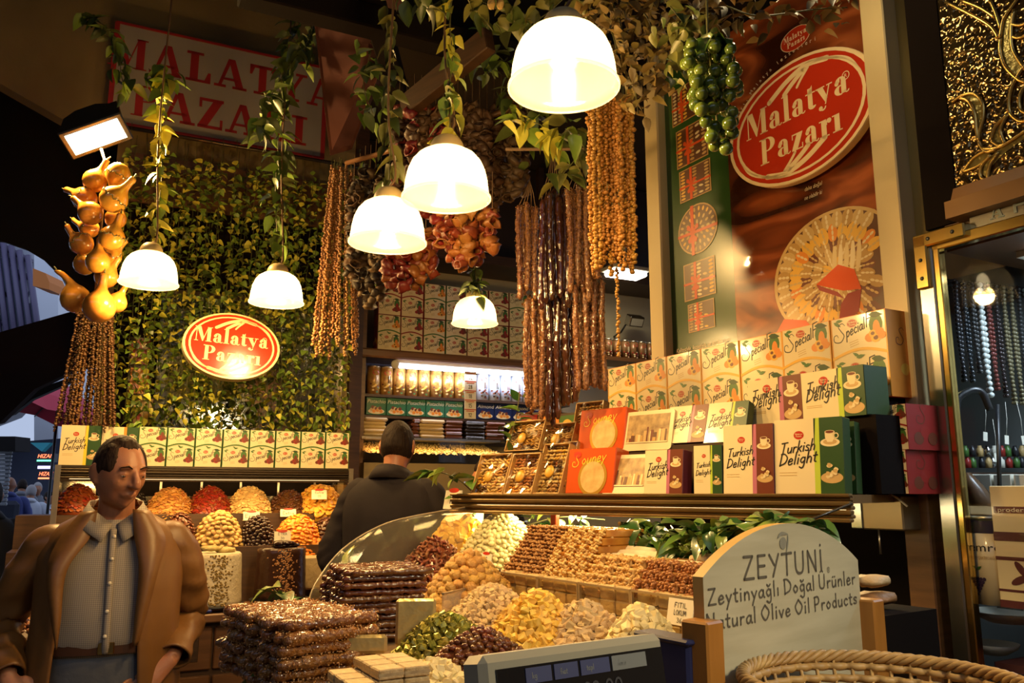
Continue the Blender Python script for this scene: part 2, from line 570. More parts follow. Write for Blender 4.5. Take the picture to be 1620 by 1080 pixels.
# brush / marker letters as strokes on x-height .5, cap height 1
STR = {
 'a': (.5, [[(.42, .42), (.25, .5), (.06, .3), (.1, .05), (.28, .03), (.42, .3)], [(.43, .48), (.43, .1), (.52, 0)]]),
 'b': (.5, [[(.08, 1), (.08, 0)], [(.08, .35), (.28, .5), (.45, .25), (.28, 0), (.08, .06)]]),
 'c': (.44, [[(.40, .42), (.22, .5), (.05, .25), (.2, .01), (.40, .08)]]),
 'd': (.5, [[(.42, .35), (.24, .5), (.06, .25), (.22, 0), (.42, .14)], [(.43, 1), (.43, 0)]]),
 'e': (.46, [[(.06, .25), (.38, .3), (.34, .46), (.2, .5), (.06, .3), (.1, .04), (.25, 0), (.42, .1)]]),
 'f': (.36, [[(.36, .92), (.22, 1), (.15, .75), (.15, 0)], [(.02, .5), (.32, .5)]]),
 'g': (.5, [[(.42, .4), (.24, .5), (.06, .28), (.22, .04), (.42, .2)], [(.43, .48), (.43, -.2), (.28, -.4), (.06, -.28)]]),
 'h': (.5, [[(.08, 1), (.08, 0)], [(.08, .3), (.26, .5), (.42, .36), (.43, 0)]]),
 'i': (.2, [[(.1, .48), (.1, 0)], [(.1, .72), (.11, .74)]]),
 'ı': (.2, [[(.1, .48), (.1, 0)]]),
 'k': (.48, [[(.08, 1), (.08, 0)], [(.42, .5), (.1, .22)], [(.18, .28), (.45, 0)]]),
 'l': (.2, [[(.1, 1), (.1, 0)]]),
 'm': (.76, [[(.08, .48), (.08, 0)], [(.08, .3), (.24, .5), (.38, .36), (.38, 0)], [(.38, .3), (.54, .5), (.68, .36), (.68, 0)]]),
 'n': (.5, [[(.08, .48), (.08, 0)], [(.08, .3), (.26, .5), (.42, .36), (.43, 0)]]),
 'o': (.5, [[(.24, .5), (.06, .25), (.24, 0), (.44, .25), (.24, .5)]]),
 'p': (.5, [[(.08, .48), (.08, -.42)], [(.08, .32), (.28, .5), (.45, .25), (.28, 0), (.08, .08)]]),
 'r': (.38, [[(.08, .48), (.08, 0)], [(.08, .28), (.2, .46), (.36, .46)]]),
 's': (.42, [[(.38, .44), (.2, .5), (.08, .38), (.34, .18), (.28, .02), (.04, .06)]]),
 't': (.36, [[(.18, .8), (.17, .1), (.32, 0)], [(.02, .52), (.34, .54)]]),
 'u': (.5, [[(.06, .48), (.08, .08), (.24, 0), (.42, .2)], [(.43, .48), (.43, 0)]]),
 'ü': (.5, [[(.06, .48), (.08, .08), (.24, 0), (.42, .2)], [(.43, .48), (.43, 0)], [(.15, .72), (.16, .74)], [(.34, .72), (.35, .74)]]),
 'ğ': (.5, [[(.42, .4), (.24, .5), (.06, .28), (.22, .04), (.42, .2)], [(.43, .48), (.43, -.2), (.28, -.4), (.06, -.28)], [(.12, .8), (.25, .68), (.4, .8)]]),
 'v': (.46, [[(.04, .48), (.22, 0)], [(.22, 0), (.42, .48)]]),
 'x': (.46, [[(.04, .48), (.42, 0)], [(.42, .48), (.04, 0)]]),
 'y': (.46, [[(.04, .48), (.22, .06)], [(.44, .48), (.22, 0), (.06, -.4)]]),
 'z': (.44, [[(.04, .48), (.38, .48)], [(.38, .48), (.04, .02)], [(.04, .02), (.42, .02)]]),
 'A': (.7, [[(.02, 0), (.32, 1)], [(.32, 1), (.64, 0)], [(.14, .35), (.54, .35)]]),
 'D': (.72, [[(.1, 1), (.1, 0)], [(.04, .98), (.36, .96), (.66, .62), (.54, .2), (.08, .02)]]),
 'E': (.6, [[(.1, .98), (.08, .02)], [(.1, .98), (.52, .98)], [(.1, .52), (.48, .52)], [(.08, .02), (.54, .02)]]),
 'F': (.56, [[(.1, .98), (.08, 0)], [(.1, .98), (.52, .98)], [(.1, .52), (.44, .52)]]),
 'İ': (.24, [[(.12, .98), (.12, 0)], [(.12, 1.22), (.13, 1.24)]]),
 'K': (.6, [[(.08, 1), (.08, 0)], [(.54, .98), (.1, .46)], [(.2, .54), (.56, 0)]]),
 'L': (.54, [[(.1, 1), (.08, .02)], [(.08, .02), (.5, .02)]]),
 'M': (.8, [[(.06, 0), (.14, 1)], [(.14, 1), (.38, .3)], [(.38, .3), (.64, 1)], [(.64, 1), (.74, 0)]]),
 'N': (.7, [[(.08, 0), (.08, 1)], [(.08, 1), (.58, .02)], [(.58, .02), (.6, 1)]]),
 'O': (.78, [[(.38, 1), (.06, .5), (.38, 0), (.72, .5), (.38, 1)]]),
 'P': (.6, [[(.1, .98), (.1, 0)], [(.06, .96), (.4, .98), (.52, .72), (.38, .48), (.1, .44)]]),
 'S': (.56, [[(.5, .88), (.28, 1), (.08, .76), (.46, .34), (.34, .02), (.04, .12)]]),
 'T': (.66, [[(.02, .96), (.64, .98)], [(.33, .96), (.31, 0)]]),
 'U': (.7, [[(.08, 1), (.1, .2), (.34, 0), (.56, .2), (.6, 1)]]),
 'Ü': (.7, [[(.08, 1), (.1, .2), (.34, 0), (.56, .2), (.6, 1)], [(.22, 1.2), (.23, 1.22)], [(.46, 1.2), (.47, 1.22)]]),
 'I': (.24, [[(.12, .98), (.12, 0)]]),
 'R': (.62, [[(.1, .98), (.1, 0)], [(.06, .96), (.4, .98), (.52, .74), (.38, .5), (.1, .46)], [(.26, .48), (.56, 0)]]),
 'H': (.64, [[(.08, 1), (.08, 0)], [(.54, 1), (.54, 0)], [(.08, .5), (.54, .5)]]),
 'Y': (.64, [[(.04, .98), (.32, .5)], [(.6, .98), (.22, 0)]]),
 'Z': (.66, [[(.08, .98), (.58, .98)], [(.58, .98), (.06, .02)], [(.06, .02), (.62, .02)]]),
 '0': (.5, [[(.24, .9), (.06, .45), (.24, 0), (.44, .45), (.24, .9)]]),
 '2': (.5, [[(.06, .7), (.24, .92), (.42, .7), (.06, .02)], [(.06, .02), (.46, .02)]]),
 '3': (.5, [[(.06, .84), (.28, .92), (.38, .7), (.2, .5)], [(.2, .5), (.44, .3), (.26, 0), (.04, .1)]]),
 '6': (.5, [[(.38, .9), (.1, .5), (.12, .1), (.3, .02), (.42, .25), (.26, .44), (.1, .3)]]),
 '1': (.3, [[(.04, .7), (.18, .92)], [(.18, .92), (.18, 0)]]),
 '5': (.5, [[(.42, .9), (.12, .9), (.1, .52)], [(.1, .52), (.36, .5), (.4, .14), (.2, 0), (.04, .08)]]),
 '8': (.5, [[(.24, .48), (.08, .7), (.25, .92), (.4, .7), (.24, .48), (.06, .22), (.25, 0), (.44, .22), (.24, .48)]]),
}
def brush(mb, text, size, m, M, wt=.09, align='C', shear=0., gap=.08, width=None, n=4, taper=0.):
 tot = sum((STR[c][0] + gap) if c in STR else .3 for c in text) - gap
 sx = size if width is None else width / tot
 x = {'C': -tot / 2, 'L': 0}[align]
 for c in text:
  if c not in STR:
   x += .3
   continue
  wd, sts = STR[c]
  for st in sts:
   ribbon(mb, [((x + p[0]) * sx + p[1] * shear * size, p[1] * size) for p in st], wt * size, m, M, n=n, taper=taper)
  x += wd + gap
UP = RX(PI / 2)      # turns a flat x-y drawing into an upright one facing local -y
def frame(P, rz):
 return T(P.x, P.y, 0) @ RZ(rz)
MR, MS, MT, ML, MBK = frame(PR, rzR), frame(PS, rzS), frame(PT, rzT), frame(PL, rzL), frame(PB, rzL)
_inv = {}
def loc(px, py, which, off=0.):
 """a pixel's point on one of the upright planes (moved back by off), in that plane's own x (along) y (into) z"""
 P, k, n, M = {'R': (PR, kR, nR, MR), 'S': (PS, kS, nS, MS), 'T': (PT, kT, nT, MT), 'L': (PL, kL, nL, ML), 'B': (PB, kL, nL, MBK)}[which]
 return M.inverted() @ onp(px, py, P + n * off, k)
M_beige = mat('beige_plaster', (.25, .19, .09), .9, col2=(.17, .125, .06), scale=1.3, bump=.2, bscale=30)
M_cream = mat('cream_paint', (.55, .47, .30), .7, col2=(.48, .40, .25), scale=1.0)
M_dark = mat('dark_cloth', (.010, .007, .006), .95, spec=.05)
M_darkwood = mat('dark_wood', (.040, .020, .010), .45, col2=(.075, .036, .016), scale=6, stretch=(1, 1, 12))
M_wood = mat('brown_wood', (.11, .048, .018), .42, col2=(.18, .08, .03), scale=5, stretch=(1, 1, 10))
M_stone = mat('stone_paving', (.10, .09, .085), .6, col2=(.15, .14, .13), scale=4, bump=.2)
M_metal = mat('dark_bronze_metal', (.10, .075, .05), .35, .9)
M_alu = mat('aluminium', (.62, .58, .50), .3, .95, col2=(.50, .46, .38), scale=8)
M_trim = mat('bronze_profile', (.40, .27, .13), .34, .9, col2=(.30, .20, .09), scale=6)
M_steel = mat('brushed_steel', (.55, .55, .54), .22, 1., col2=(.42, .41, .40), scale=3, stretch=(1, 1, .1))
M_brass = mat('polished_brass', (.80, .56, .18), .16, 1.)
M_white = mat('white_paint', (.78, .74, .62), .5)
M_black = mat('black_plastic', (.015, .015, .017), .35)
M_glass = glass_mat('clear_glass')
# floor, ceiling and walls
struct(MB().box((40, 44, .1), (-6, 14, -.05), M_stone).build('floor'))
struct(MB().box((13, 8.4, .15), (-2.6, 2.8, 5.3), mat('dark_ceiling', (.06, .045, .03), .9)).build('ceiling'))  # ceiling in one even dark colour
struct(MB().box((14, .15, 5.4), (-2, -6, 2.6), M_beige).build('wall_front'))
struct(MB().box((.15, 13.2, 5.4), (-7.2, .4, 2.6), M_beige).build('wall_far_left'))
struct(MB().box((.15, 4.5, 5.4), (3.6, 4.6, 2.6), M_beige).build('wall_rear_right'))
struct(MB().box((.15, 8.4, 5.4), (2.9, -1.8, 2.6), M_beige).build('wall_far_right'))
# the beige wall over the left counter, open towards the street on its left
off = .62
q = [loc(*p, 'L', off) for p in ((-420, -110), (0, 132), (112, 196), (188, 215))]
x0, x1 = q[0].x, loc(566, 500, 'L', off).x
pts = [(q[0].x, 5.25), (q[0].x, q[0].z), (q[1].x, q[1].z), (q[2].x, q[2].z), (q[3].x, q[3].z), (q[3].x, 0), (x1, 0), (x1, 5.25)]
struct(MB().prism(pts, .12, M_beige, ML @ T(0, off + .12, 0) @ UP).build('wall_left'))
# inner shop: back wall, its side walls, its ceiling
xb0, xb1 = loc(556, 500, 'B').x, loc(1150, 500, 'B').x
struct(MB().box((xb1 - xb0 + 2.6, .1, 5.3), ((xb0 + xb1) / 2 + .8, .55, 2.6), M_cream, MBK).build('wall_back'))
a = ML @ Vector((x1, off, 0))
b = MBK @ Vector((xb0 - .35, .6, 0))
dv = (b - a)
struct(MB().box((dv.length, .1, 5.3), (dv.length / 2, 0, 2.6), M_darkwood, T(*a) @ RZ(math.atan2(dv.y, dv.x))).build('wall_inner'))
c0 = MBK @ Vector(((xb0 + xb1) / 2 + .2, -.15, 4.3))
struct(MB().box((4.2, 1.5, .08), (0, 0, 0), mat('inner_ceiling_paint', (.05, .035, .02), .8), T(*c0) @ RZ(rzL)).build('ceiling_inner'))
# the right wall: panel behind the poster
xe = loc(1024, 400, 'R').x
xr = loc(1438, 400, 'R').x
struct(MB().box((xr - xe, .10, 5.2), ((xe + xr) / 2, .08, 2.6), M_dark, MR).build('wall_right'))
struct(MB().box((2.6, .1, 5.2), (xr + 1.3, .95, 2.6), M_darkwood, MR).build('wall_right_rear'))
# frame strips of the poster wall
M_cream_strip = mat('cream_painted_wood', (.62, .50, .26), .38, col2=(.55, .43, .22), scale=3, bump=.05)
xa, xb = loc(1023, 300, 'R', -.03).x, loc(1048, 400, 'R', -.03).x
struct(MB().box((xb - xa, .06, 2.3), ((xa + xb) / 2, -.005, 2.75), M_cream_strip, MR, bev=.006).build('trim_1'))
xa, xb = loc(1398, 400, 'R', -.05).x, loc(1437, 400, 'R', -.05).x
zl = loc(1440, 668, 'R', -.05).z
struct(MB().box((xb - xa, .10, 5.0 - zl), ((xa + xb) / 2, -.02, (5.0 + zl) / 2), M_cream_strip, MR, bev=.004).build('trim_2'))
struct(MB().box((xb - xa, .09, zl), ((xa + xb) / 2, -.02, zl / 2), M_wood, MR, bev=.004).build('trim_6'))  # wood below the ledge, browner to carry the shade there
xa, xb2 = xb, loc(1452, 300, 'R', -.05).x
struct(MB().box((xb2 - xa + .004, .05, 4.0), ((xa + xb2) / 2, .02, 3.2 - .45), M_brass, MR).build('trim_3'))
# ------------------------------------------------------------------ pendant lamps
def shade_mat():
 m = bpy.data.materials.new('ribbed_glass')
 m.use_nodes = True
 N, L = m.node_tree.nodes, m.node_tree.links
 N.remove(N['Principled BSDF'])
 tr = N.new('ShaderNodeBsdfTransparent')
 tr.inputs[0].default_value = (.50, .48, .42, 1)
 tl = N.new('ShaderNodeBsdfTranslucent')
 tl.inputs[0].default_value = (.86, .93, 1, 1)  # glass tinted blue to whiten the warm bulb glow
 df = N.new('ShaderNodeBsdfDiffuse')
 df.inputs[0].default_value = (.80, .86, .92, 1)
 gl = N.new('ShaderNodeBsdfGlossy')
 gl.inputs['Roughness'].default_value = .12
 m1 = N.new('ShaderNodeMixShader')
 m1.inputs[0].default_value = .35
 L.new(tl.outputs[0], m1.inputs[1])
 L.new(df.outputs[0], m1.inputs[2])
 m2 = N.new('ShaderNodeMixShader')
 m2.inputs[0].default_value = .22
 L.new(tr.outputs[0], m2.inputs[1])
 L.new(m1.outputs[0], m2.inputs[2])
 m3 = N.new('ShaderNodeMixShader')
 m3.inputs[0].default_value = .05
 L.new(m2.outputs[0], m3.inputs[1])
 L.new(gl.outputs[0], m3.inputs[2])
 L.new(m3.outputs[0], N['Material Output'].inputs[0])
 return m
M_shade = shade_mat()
M_cap = mat('beige_enamel', (.55, .42, .20), .4)
M_bulb = mat('glowing_bulb', (1, .9, .7), .4, emit=(1, .80, .50), es=45)
M_cord = mat('brown_cord', (.16, .09, .04), .7)
def pendant(px, py, Y, rad, power, label, ztop):
 c = at(px, py, Y)
 t = thing('pendant_lamp', label, 'lamp', c, 0, 'ribbed glass pendant lamps')
 prof = [(.985, .0), (1.0, .01), (1.0, .05), (.965, .07), (.95, .22), (.925, .45), (.875, .68), (.79, .88), (.66, 1.04), (.50, 1.14), (.35, 1.18)]
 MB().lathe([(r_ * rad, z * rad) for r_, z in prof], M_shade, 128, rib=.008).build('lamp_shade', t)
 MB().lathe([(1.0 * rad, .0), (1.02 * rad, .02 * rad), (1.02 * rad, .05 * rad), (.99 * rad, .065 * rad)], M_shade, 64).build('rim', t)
 cp = [(.37, 1.15), (.40, 1.17), (.40, 1.22), (.37, 1.34), (.31, 1.44), (.22, 1.51), (.10, 1.54), (.0, 1.545)]
 MB().lathe([(r_ * rad, z * rad) for r_, z in cp], M_cap, 32).build('lamp_cap', t)
 MB().ball((.20 * rad, .20 * rad, .34 * rad), M_bulb, T(0, 0, .62 * rad), 16, 10).build('bulb', t)
 h = ztop - c.z
 MB().tube(smooth_path([(0, 0, 1.53 * rad), (.02, 0, 1.6 * rad + .05), (-.012, .005, .5 * h), (0, 0, h)], 5), .004, M_cord, 6).build('cord', t)
 lamp('POINT', 'pendant_light', c + Vector((0, 0, .16 * rad)), power, WARM, .04)
 return t
PW = 34
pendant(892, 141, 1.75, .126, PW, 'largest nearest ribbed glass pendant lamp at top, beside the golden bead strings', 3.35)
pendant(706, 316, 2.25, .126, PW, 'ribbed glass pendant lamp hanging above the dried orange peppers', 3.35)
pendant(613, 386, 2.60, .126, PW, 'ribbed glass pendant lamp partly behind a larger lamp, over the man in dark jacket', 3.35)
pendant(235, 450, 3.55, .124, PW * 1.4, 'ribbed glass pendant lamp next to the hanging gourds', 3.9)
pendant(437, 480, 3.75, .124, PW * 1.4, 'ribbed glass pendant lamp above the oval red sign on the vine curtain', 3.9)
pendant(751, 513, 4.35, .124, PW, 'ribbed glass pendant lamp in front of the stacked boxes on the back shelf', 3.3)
# floodlight on the left
c = at(152, 214, 3.75)
t = thing('floodlight', 'black floodlight with bright rectangular glass above the hanging gourds', 'lamp', c)
Mf = T(*c) @ RY(R(-26)) @ RZ(R(8)) @ RX(R(-30))
MB().prism([(-.14, 0), (.14, 0), (.135, .05), (.11, .13), (.05, .17), (-.05, .17), (-.11, .13), (-.135, .05)], .13, M_black,
  Mf @ T(0, .065, 0) @ UP).build('housing', t, True)
MB().box((.30, .15, .02), (0, 0, -.005), M_black, Mf, bev=.006).build('bezel', t, True)
MB().box((.25, .105, .006), (0, -.002, -.018), mat('flood_glass', (1, .9, .7), .3, emit=(1, .83, .55), es=14), Mf).build('lens', t, True)
MB().box((.05, .03, .34), (.10, .08, .22), M_black, Mf).build('bracket', t, True)
d = (Mf.to_3x3() @ Vector((0, 0, -1)))
lamp('AREA', 'floodlight_light', Mf @ Vector((0, 0, -.03)), 85, WARM, .24, d.to_track_quat('-Z', 'Y').to_euler(), .1)
# ------------------------------------------------------------------ the oval logo sign
M_red = mat('sign_red', (.46, .030, .009), .18, coat=.6)
M_signcream = mat('sign_cream', (.80, .62, .34), .3)
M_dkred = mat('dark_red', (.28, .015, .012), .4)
def swoosh(mb, rx, ry, m, M, flip=1, z=0.):
 """the three fingers sweeping along the rim of the oval"""
 MM = M @ SC(flip, flip, 1) @ T(0, 0, z)
 arc = [(-.36 * rx, .50 * ry), (-.10 * rx, .70 * ry), (.18 * rx, .80 * ry), (.45 * rx, .73 * ry), (.70 * rx, .55 * ry), (.84 * rx, .28 * ry)]
 ribbon(mb, arc[:4], .09 * ry, m, MM, 6, .0)
 ribbon(mb, arc[2:], .05 * ry, m, MM, 6, .95)
 ribbon(mb, [(-.14 * rx, .50 * ry), (-.02 * rx, .62 * ry), (.14 * rx, .75 * ry)], .085 * ry, m, MM, 5)
 ribbon(mb, [(.04 * rx, .52 * ry), (.10 * rx, .62 * ry), (.20 * rx, .75 * ry)], .05 * ry, m, MM, 5)
def logo(mb, rx, ry, M, mred, mcr, full=True, dz=.0006):
 """flat oval print: red field, cream rings, two words"""
 mb.poly(ell(rx, ry, 40), mred, M)
 ringpoly(mb, (rx * .955, ry * .955), (rx * 1.0, ry * 1.0), mcr, M @ T(0, 0, dz), 40)
 if full:
  ringpoly(mb, (rx * .845, ry * .845), (rx * .885, ry * .885), mcr, M @ T(0, 0, dz), 40)
 fat(mb, 'Malatya', ry * (.44 if full else .52), mcr, M @ T(-.02 * rx, .04 * ry, dz))
 fat(mb, 'Pazari', ry * (.44 if full else .52), mcr, M @ T(.02 * rx, -.50 * ry if full else -.56 * ry, dz))
 if full:
  swoosh(mb, rx, ry, mcr, M, 1, dz)
  swoosh(mb, rx, ry, mcr, M, -1, dz)
  ringpoly(mb, (ry * .055, ry * .055), (ry * .068, ry * .068), mcr, M @ T(.66 * rx, .30 * ry, dz), 16)
  sans(mb, 'R', ry * .06, mcr, M @ T(.66 * rx, .27 * ry, dz))
def oval_sign(name, label, M, rx, ry, depth):
 t = thing(name, label, 'sign', M @ Vector((0, 0, 0)))
 MB().prism(ell(rx, ry, 64), depth, M_signcream, M @ T(0, 0, -depth)).build('sign_body', t, True)
 mb = MB()
 logo(mb, rx * .995, ry * .995, M @ T(0, 0, .0015), M_red, M_signcream, True, .0012)
 mb.build('printed_logo', t, True)
 return t
# small one on the vine curtain: the plane turned a little towards the camera
o_ = -.12
cl = loc(366, 547, 'L', o_)
e1, e2 = loc(288, 547, 'L', o_), loc(443, 547, 'L', o_)
z1, z2 = loc(366, 493, 'L', o_), loc(366, 601, 'L', o_)
Msg = ML @ T((e1.x + e2.x) / 2, o_, cl.z) @ RX(R(-8)) @ UP @ RZ(R(-3))
oval_sign('oval_sign', 'small orange-red oval shop sign hanging on the vine curtain', Msg, (e2.x - e1.x) / 2, (z1.z - z2.z) / 2, .05)
# large one on the poster
e1, e2 = loc(1155, 240, 'R', -.04), loc(1388, 130, 'R', -.04)
cc = loc(1272, 180, 'R', -.04)
z1, z2 = loc(1330, 52, 'R', -.04), loc(1218, 305, 'R', -.04)
BIGO = ((e1.x + e2.x) / 2, (z1.z + z2.z) / 2, (e2.x - e1.x) / 2, (z1.z - z2.z) / 2)
oval_sign('oval_sign', 'large dark red oval shop sign mounted on the poster wall', MR @ T(BIGO[0], -.04, BIGO[1]) @ UP, BIGO[2], BIGO[3], .025)
# white board with red capitals on the beige wall
o_ = .50
p0, p1 = loc(186, 40, 'L', o_), loc(516, 104, 'L', o_)
p2, p3 = loc(186, 193, 'L', o_), loc(516, 252, 'L', o_)
zt, zb = (p0.z + p1.z) / 2, (p2.z + p3.z) / 2
Mb = ML @ T((p0.x + p1.x) / 2, o_, (zt + zb) / 2) @ UP
wd, ht = p1.x - p0.x, zt - zb
t = thing('shop_board', 'white board with dark red capital letters on the beige upper wall', 'sign', Mb @ Vector((0, 0, 0)))
MB().box((wd, ht, .04), (0, 0, -.02), mat('dimmed_white_board', (.30, .28, .26), .6, col2=(.23, .21, .19), scale=2), Mb).build('board', t, True)  # white board greyed, the dim light put into its colour
mb = MB()
for (sx, sy, cx, cy) in ((wd, .015, 0, ht / 2), (wd, .015, 0, -ht / 2), (.015, ht, -wd / 2, 0), (.015, ht, wd / 2, 0)):
 mb.box((sx + .012, sy, .05), (cx, cy, -.02), M_dkred, Mb)
mb.build('board_frame', t, True)
mb = MB()
fat(mb, 'MALATYA', ht * .31, M_dkred, Mb @ T(.02, ht * .06, .002), gap=.05)
fat(mb, 'PAZARI', ht * .31, M_dkred, Mb @ T(.0, -ht * .40, .002), gap=.05)
mb.build('lettering', t, True)
# added lamp out of view that brightens the wooden sign
t = thing('fill_lamp', 'plain white lamp added out of view to brighten the wooden sign', 'lamp', (1.25, .15, 2.45))
MB().lathe([(.0, .12), (.05, .12), (.20, .02), (.20, .0), (.0, .02)], M_white, 24).build('reflector', t)
MB().ball(.05, M_bulb, T(0, 0, .03), 12, 8).build('bulb', t)
MB().tube([(0, 0, .12), (0, 0, 2.5)], .005, M_cord, 6).build('cord', t)
lamp('AREA', 'fill_lamp_light', (1.25, .15, 2.42), 8, (1, .84, .56), .3, (Vector((.45, 1.25, 1.35)) - Vector((1.25, .15, 2.42))).to_track_quat('-Z', 'Y').to_euler(), .3, R(75))
t = thing('fill_globe', 'round white globe lamp added above the view to brighten the leaded glass panel', 'lamp', (.80, 2.2, 3.12))  # added globe out of view, brightens the panel and pillar
MB().ball(.07, mat('globe_glass', (1, .9, .7), .4, emit=(1, .80, .45), es=28), None, 20, 14).build('globe', t)
MB().tube([(0, 0, .1), (0, 0, 2.12)], .006, M_cord, 6).build('cord', t)
# ------------------------------------------------------------------ printed cartons
M_card = mat('cream_card', (.80, .67, .40), .28, coat=.5)
M_ink = mat('black_ink', (.02, .015, .01), .4)
M_pg = mat('print_green', (.06, .16, .03), .35)
M_pdg = mat('print_dark_green', (.025, .07, .018), .35)
M_por = mat('print_orange', (.75, .26, .03), .35)
M_pam = mat('print_amber', (.80, .46, .06), .35)
M_pbr = mat('print_brown', (.15, .035, .015), .35)
M_pch = mat('print_cherry', (.30, .02, .015), .35)
M_lime = mat('print_lime', (.48, .60, .06), .3)
M_pink = mat('print_pink', (.50, .16, .24), .3)
M_purple = mat('print_purple', (.16, .03, .06), .3)
M_pyl = mat('print_yellow', (.80, .60, .05), .3)
M_tan = mat('print_tan', (.55, .36, .14), .4)
M_lump = mat('print_lump', (.72, .56, .28), .4)
M_logo = mat('logo_red', (.50, .03, .01), .3)
def leafprint(mb, x, y, ln, ang, m, M):
 P = [(0, 0), (.25, .16), (.55, .18), (1, 0), (.55, -.18), (.25, -.16)]
 mb.poly([(p[0] * ln, p[1] * ln) for p in P], m, M @ T(x, y, 0) @ RZ(ang))
def special_s(mb, x, y, s_, m, M):
 ribbon(mb, [(x + a * s_, y + b * s_) for a, b in ((.62, .92), (.40, 1.1), (.10, .92), (.30, .58), (.50, .25), (.22, -.12), (-.25, -.05), (-.28, .3), (-.05, .38), (.05, .2))],
  .07 * s_, m, M, 5, .5)
def fruit_panel(mb, w, y0, hh, accent, fruit, M):
 """one printed panel: logo, script words and fruit"""
 Z = M @ T(0, y0, 0)
 mb.poly(ell(.095 * w, .06 * w * 1.1, 20, -.10 * w, hh * .80), M_logo, Z @ T(0, 0, .0004))
 ringpoly(mb, (.085 * w, .056 * w), (.09 * w, .06 * w), M_card, Z @ T(-.10 * w, hh * .80, .0007), 20)
 fat(mb, 'Malatya', .032 * w, M_card, Z @ T(-.10 * w, hh * .80 + .003 * w, .0007))
 fat(mb, 'Pazari', .032 * w, M_card, Z @ T(-.10 * w, hh * .80 - .036 * w, .0007))
 special_s(mb, -.38 * w, hh * .36, .24 * w, M_ink, Z @ T(0, 0, .0004))
 brush(mb, 'pecial', .17 * w, M_ink, Z @ T(-.22 * w, hh * .42, .0004) @ RZ(.25), wt=.12, align='L', shear=.3, width=.36 * w, n=3)
 brush(mb, 'Fr', .22 * w, M_ink, Z @ T(.14 * w, hh * .60, .0004) @ RZ(.25), wt=.09, align='L', shear=.3, n=3)
 for k in range(3):
  mb.box((.17 * w, .010 * w, .0002), (-.06 * w, hh * .30 - k * .035 * w, .0004), M_tan, Z @ RZ(.2))
 leafprint(mb, -.44 * w, hh * .92, .16 * w, -.6, M_pg, Z @ T(0, 0, .0004))
 leafprint(mb, -.40 * w, hh * .93, .14 * w, .0, M_pg, Z @ T(0, 0, .0005))
 mb.poly(ell(.12 * w, .16 * w, 14, .32 * w, hh * .66), M_pg, Z @ T(0, 0, .0005))
 leafprint(mb, .20 * w, hh * .95, .26 * w, -.15, M_pdg, Z @ T(0, 0, .0006))
 mb.poly(ell(.065 * w, .13 * w, 14, .33 * w, hh * .52), fruit[0], Z @ T(0, 0, .0008))
 for k, (x, y, r_) in enumerate(((.20, .20, .085), (.31, .17, .09), (.41, .22, .075), (.26, .30, .07), (.38, .33, .07))):
  mb.poly(ell(r_ * w, r_ * w * .8, 14, x * w, hh * y + .01), fruit[k % 2], Z @ T(0, 0, .0009 + k * .0001))
  if k % 2:
   mb.poly(ell(r_ * w * .5, r_ * w * .4, 10, x * w, hh * y + .01), M_pbr, Z @ T(0, 0, .0010 + k * .0001))
def fruit_carton(w, h, d, edge, arch, fruit, label, group, name='fruit_carton'):
 t = thing(name, label, 'box', (0, 0, 0), 0, group)
 MB().box((w, d, h), (0, d / 2, h / 2), edge).build('box_body', t)
 mb = MB()
 M = UP
 mb.box((w * .955, .0004, h * .985), (0, 0, h / 2), M_card)
 y1 = h * .56
 fruit_panel(mb, w, y1 + h * .02, h * .41, arch, fruit, M)
 fruit_panel(mb, w, h * .02, h * .46, arch, fruit, M)
 n = 14
 pts = []
 for k in range(n + 1):
  x = -w / 2 + w * k / n
  yy = y1 - h * .07 + h * .08 * math.sin(PI * k / n)
  pts.append((x, yy))
 vs = [(x, y, .0014) for x, y in pts] + [(x, y + h * .035, .0014) for x, y in pts]
 mb.add(vs, [(k, k + 1, n + 2 + k, n + 1 + k) for k in range(n)], arch, M)
 leafprint(mb, -.06 * w, y1 - h * .07, .16 * w, .2, M_pg, M @ T(0, 0, .0016))
 leafprint(mb, .0, y1 - h * .06, .14 * w, 2.6, M_pg, M @ T(0, 0, .0017))
 for s_ in (-1, 1):
  mb.box((.012 * w, .96 * h, .0004), (s_ * .494 * w, h / 2, .0006), arch, M)
 mb.build('front_print', t)
 mb = MB()     # swirl on the two end faces
 for s_ in (-1, 1):
  Ms = T(s_ * (w / 2 + .0006), d / 2, 0) @ RZ(s_ * PI / 2) @ UP
  special_s(mb, -.02, h * .62, .30 * d if d < .2 else .06, M_pbr, Ms)
  fruit_w = min(d * .3, .03)
  for k in range(3):
   mb.poly(ell(fruit_w * .7, fruit_w * .6, 12, (k - 1) * fruit_w, h * .25 + (k % 2) * fruit_w * .6), fruit[k % 2], Ms @ T(0, 0, k * .0002))
 mb.build('side_print', t)
 return t
def cup_print(mb, x, y, s_, M, m1, m2):
 mb.poly(ell(.62 * s_, .26 * s_, 24, x, y - .34 * s_), m1, M)
 mb.poly(ell(.44 * s_, .17 * s_, 24, x, y - .31 * s_), M_tan, M @ T(0, 0, .0002))
 P = [(-.32, .30), (-.30, -.05), (-.16, -.32), (.16, -.32), (.30, -.05), (.32, .30)]
 mb.poly([(x + a * s_, y + b * s_) for a, b in P], m1, M @ T(0, 0, .0004))
 ringpoly(mb, (.11 * s_, .12 * s_), (.17 * s_, .18 * s_), m1, M @ T(x + .40 * s_, y + .06 * s_, .0004), 16)
 mb.poly(ell(.32 * s_, .11 * s_, 20, x, y + .30 * s_), m1, M @ T(0, 0, .0006))
 mb.poly(ell(.27 * s_, .085 * s_, 20, x, y + .30 * s_), M_pbr, M @ T(0, 0, .0008))
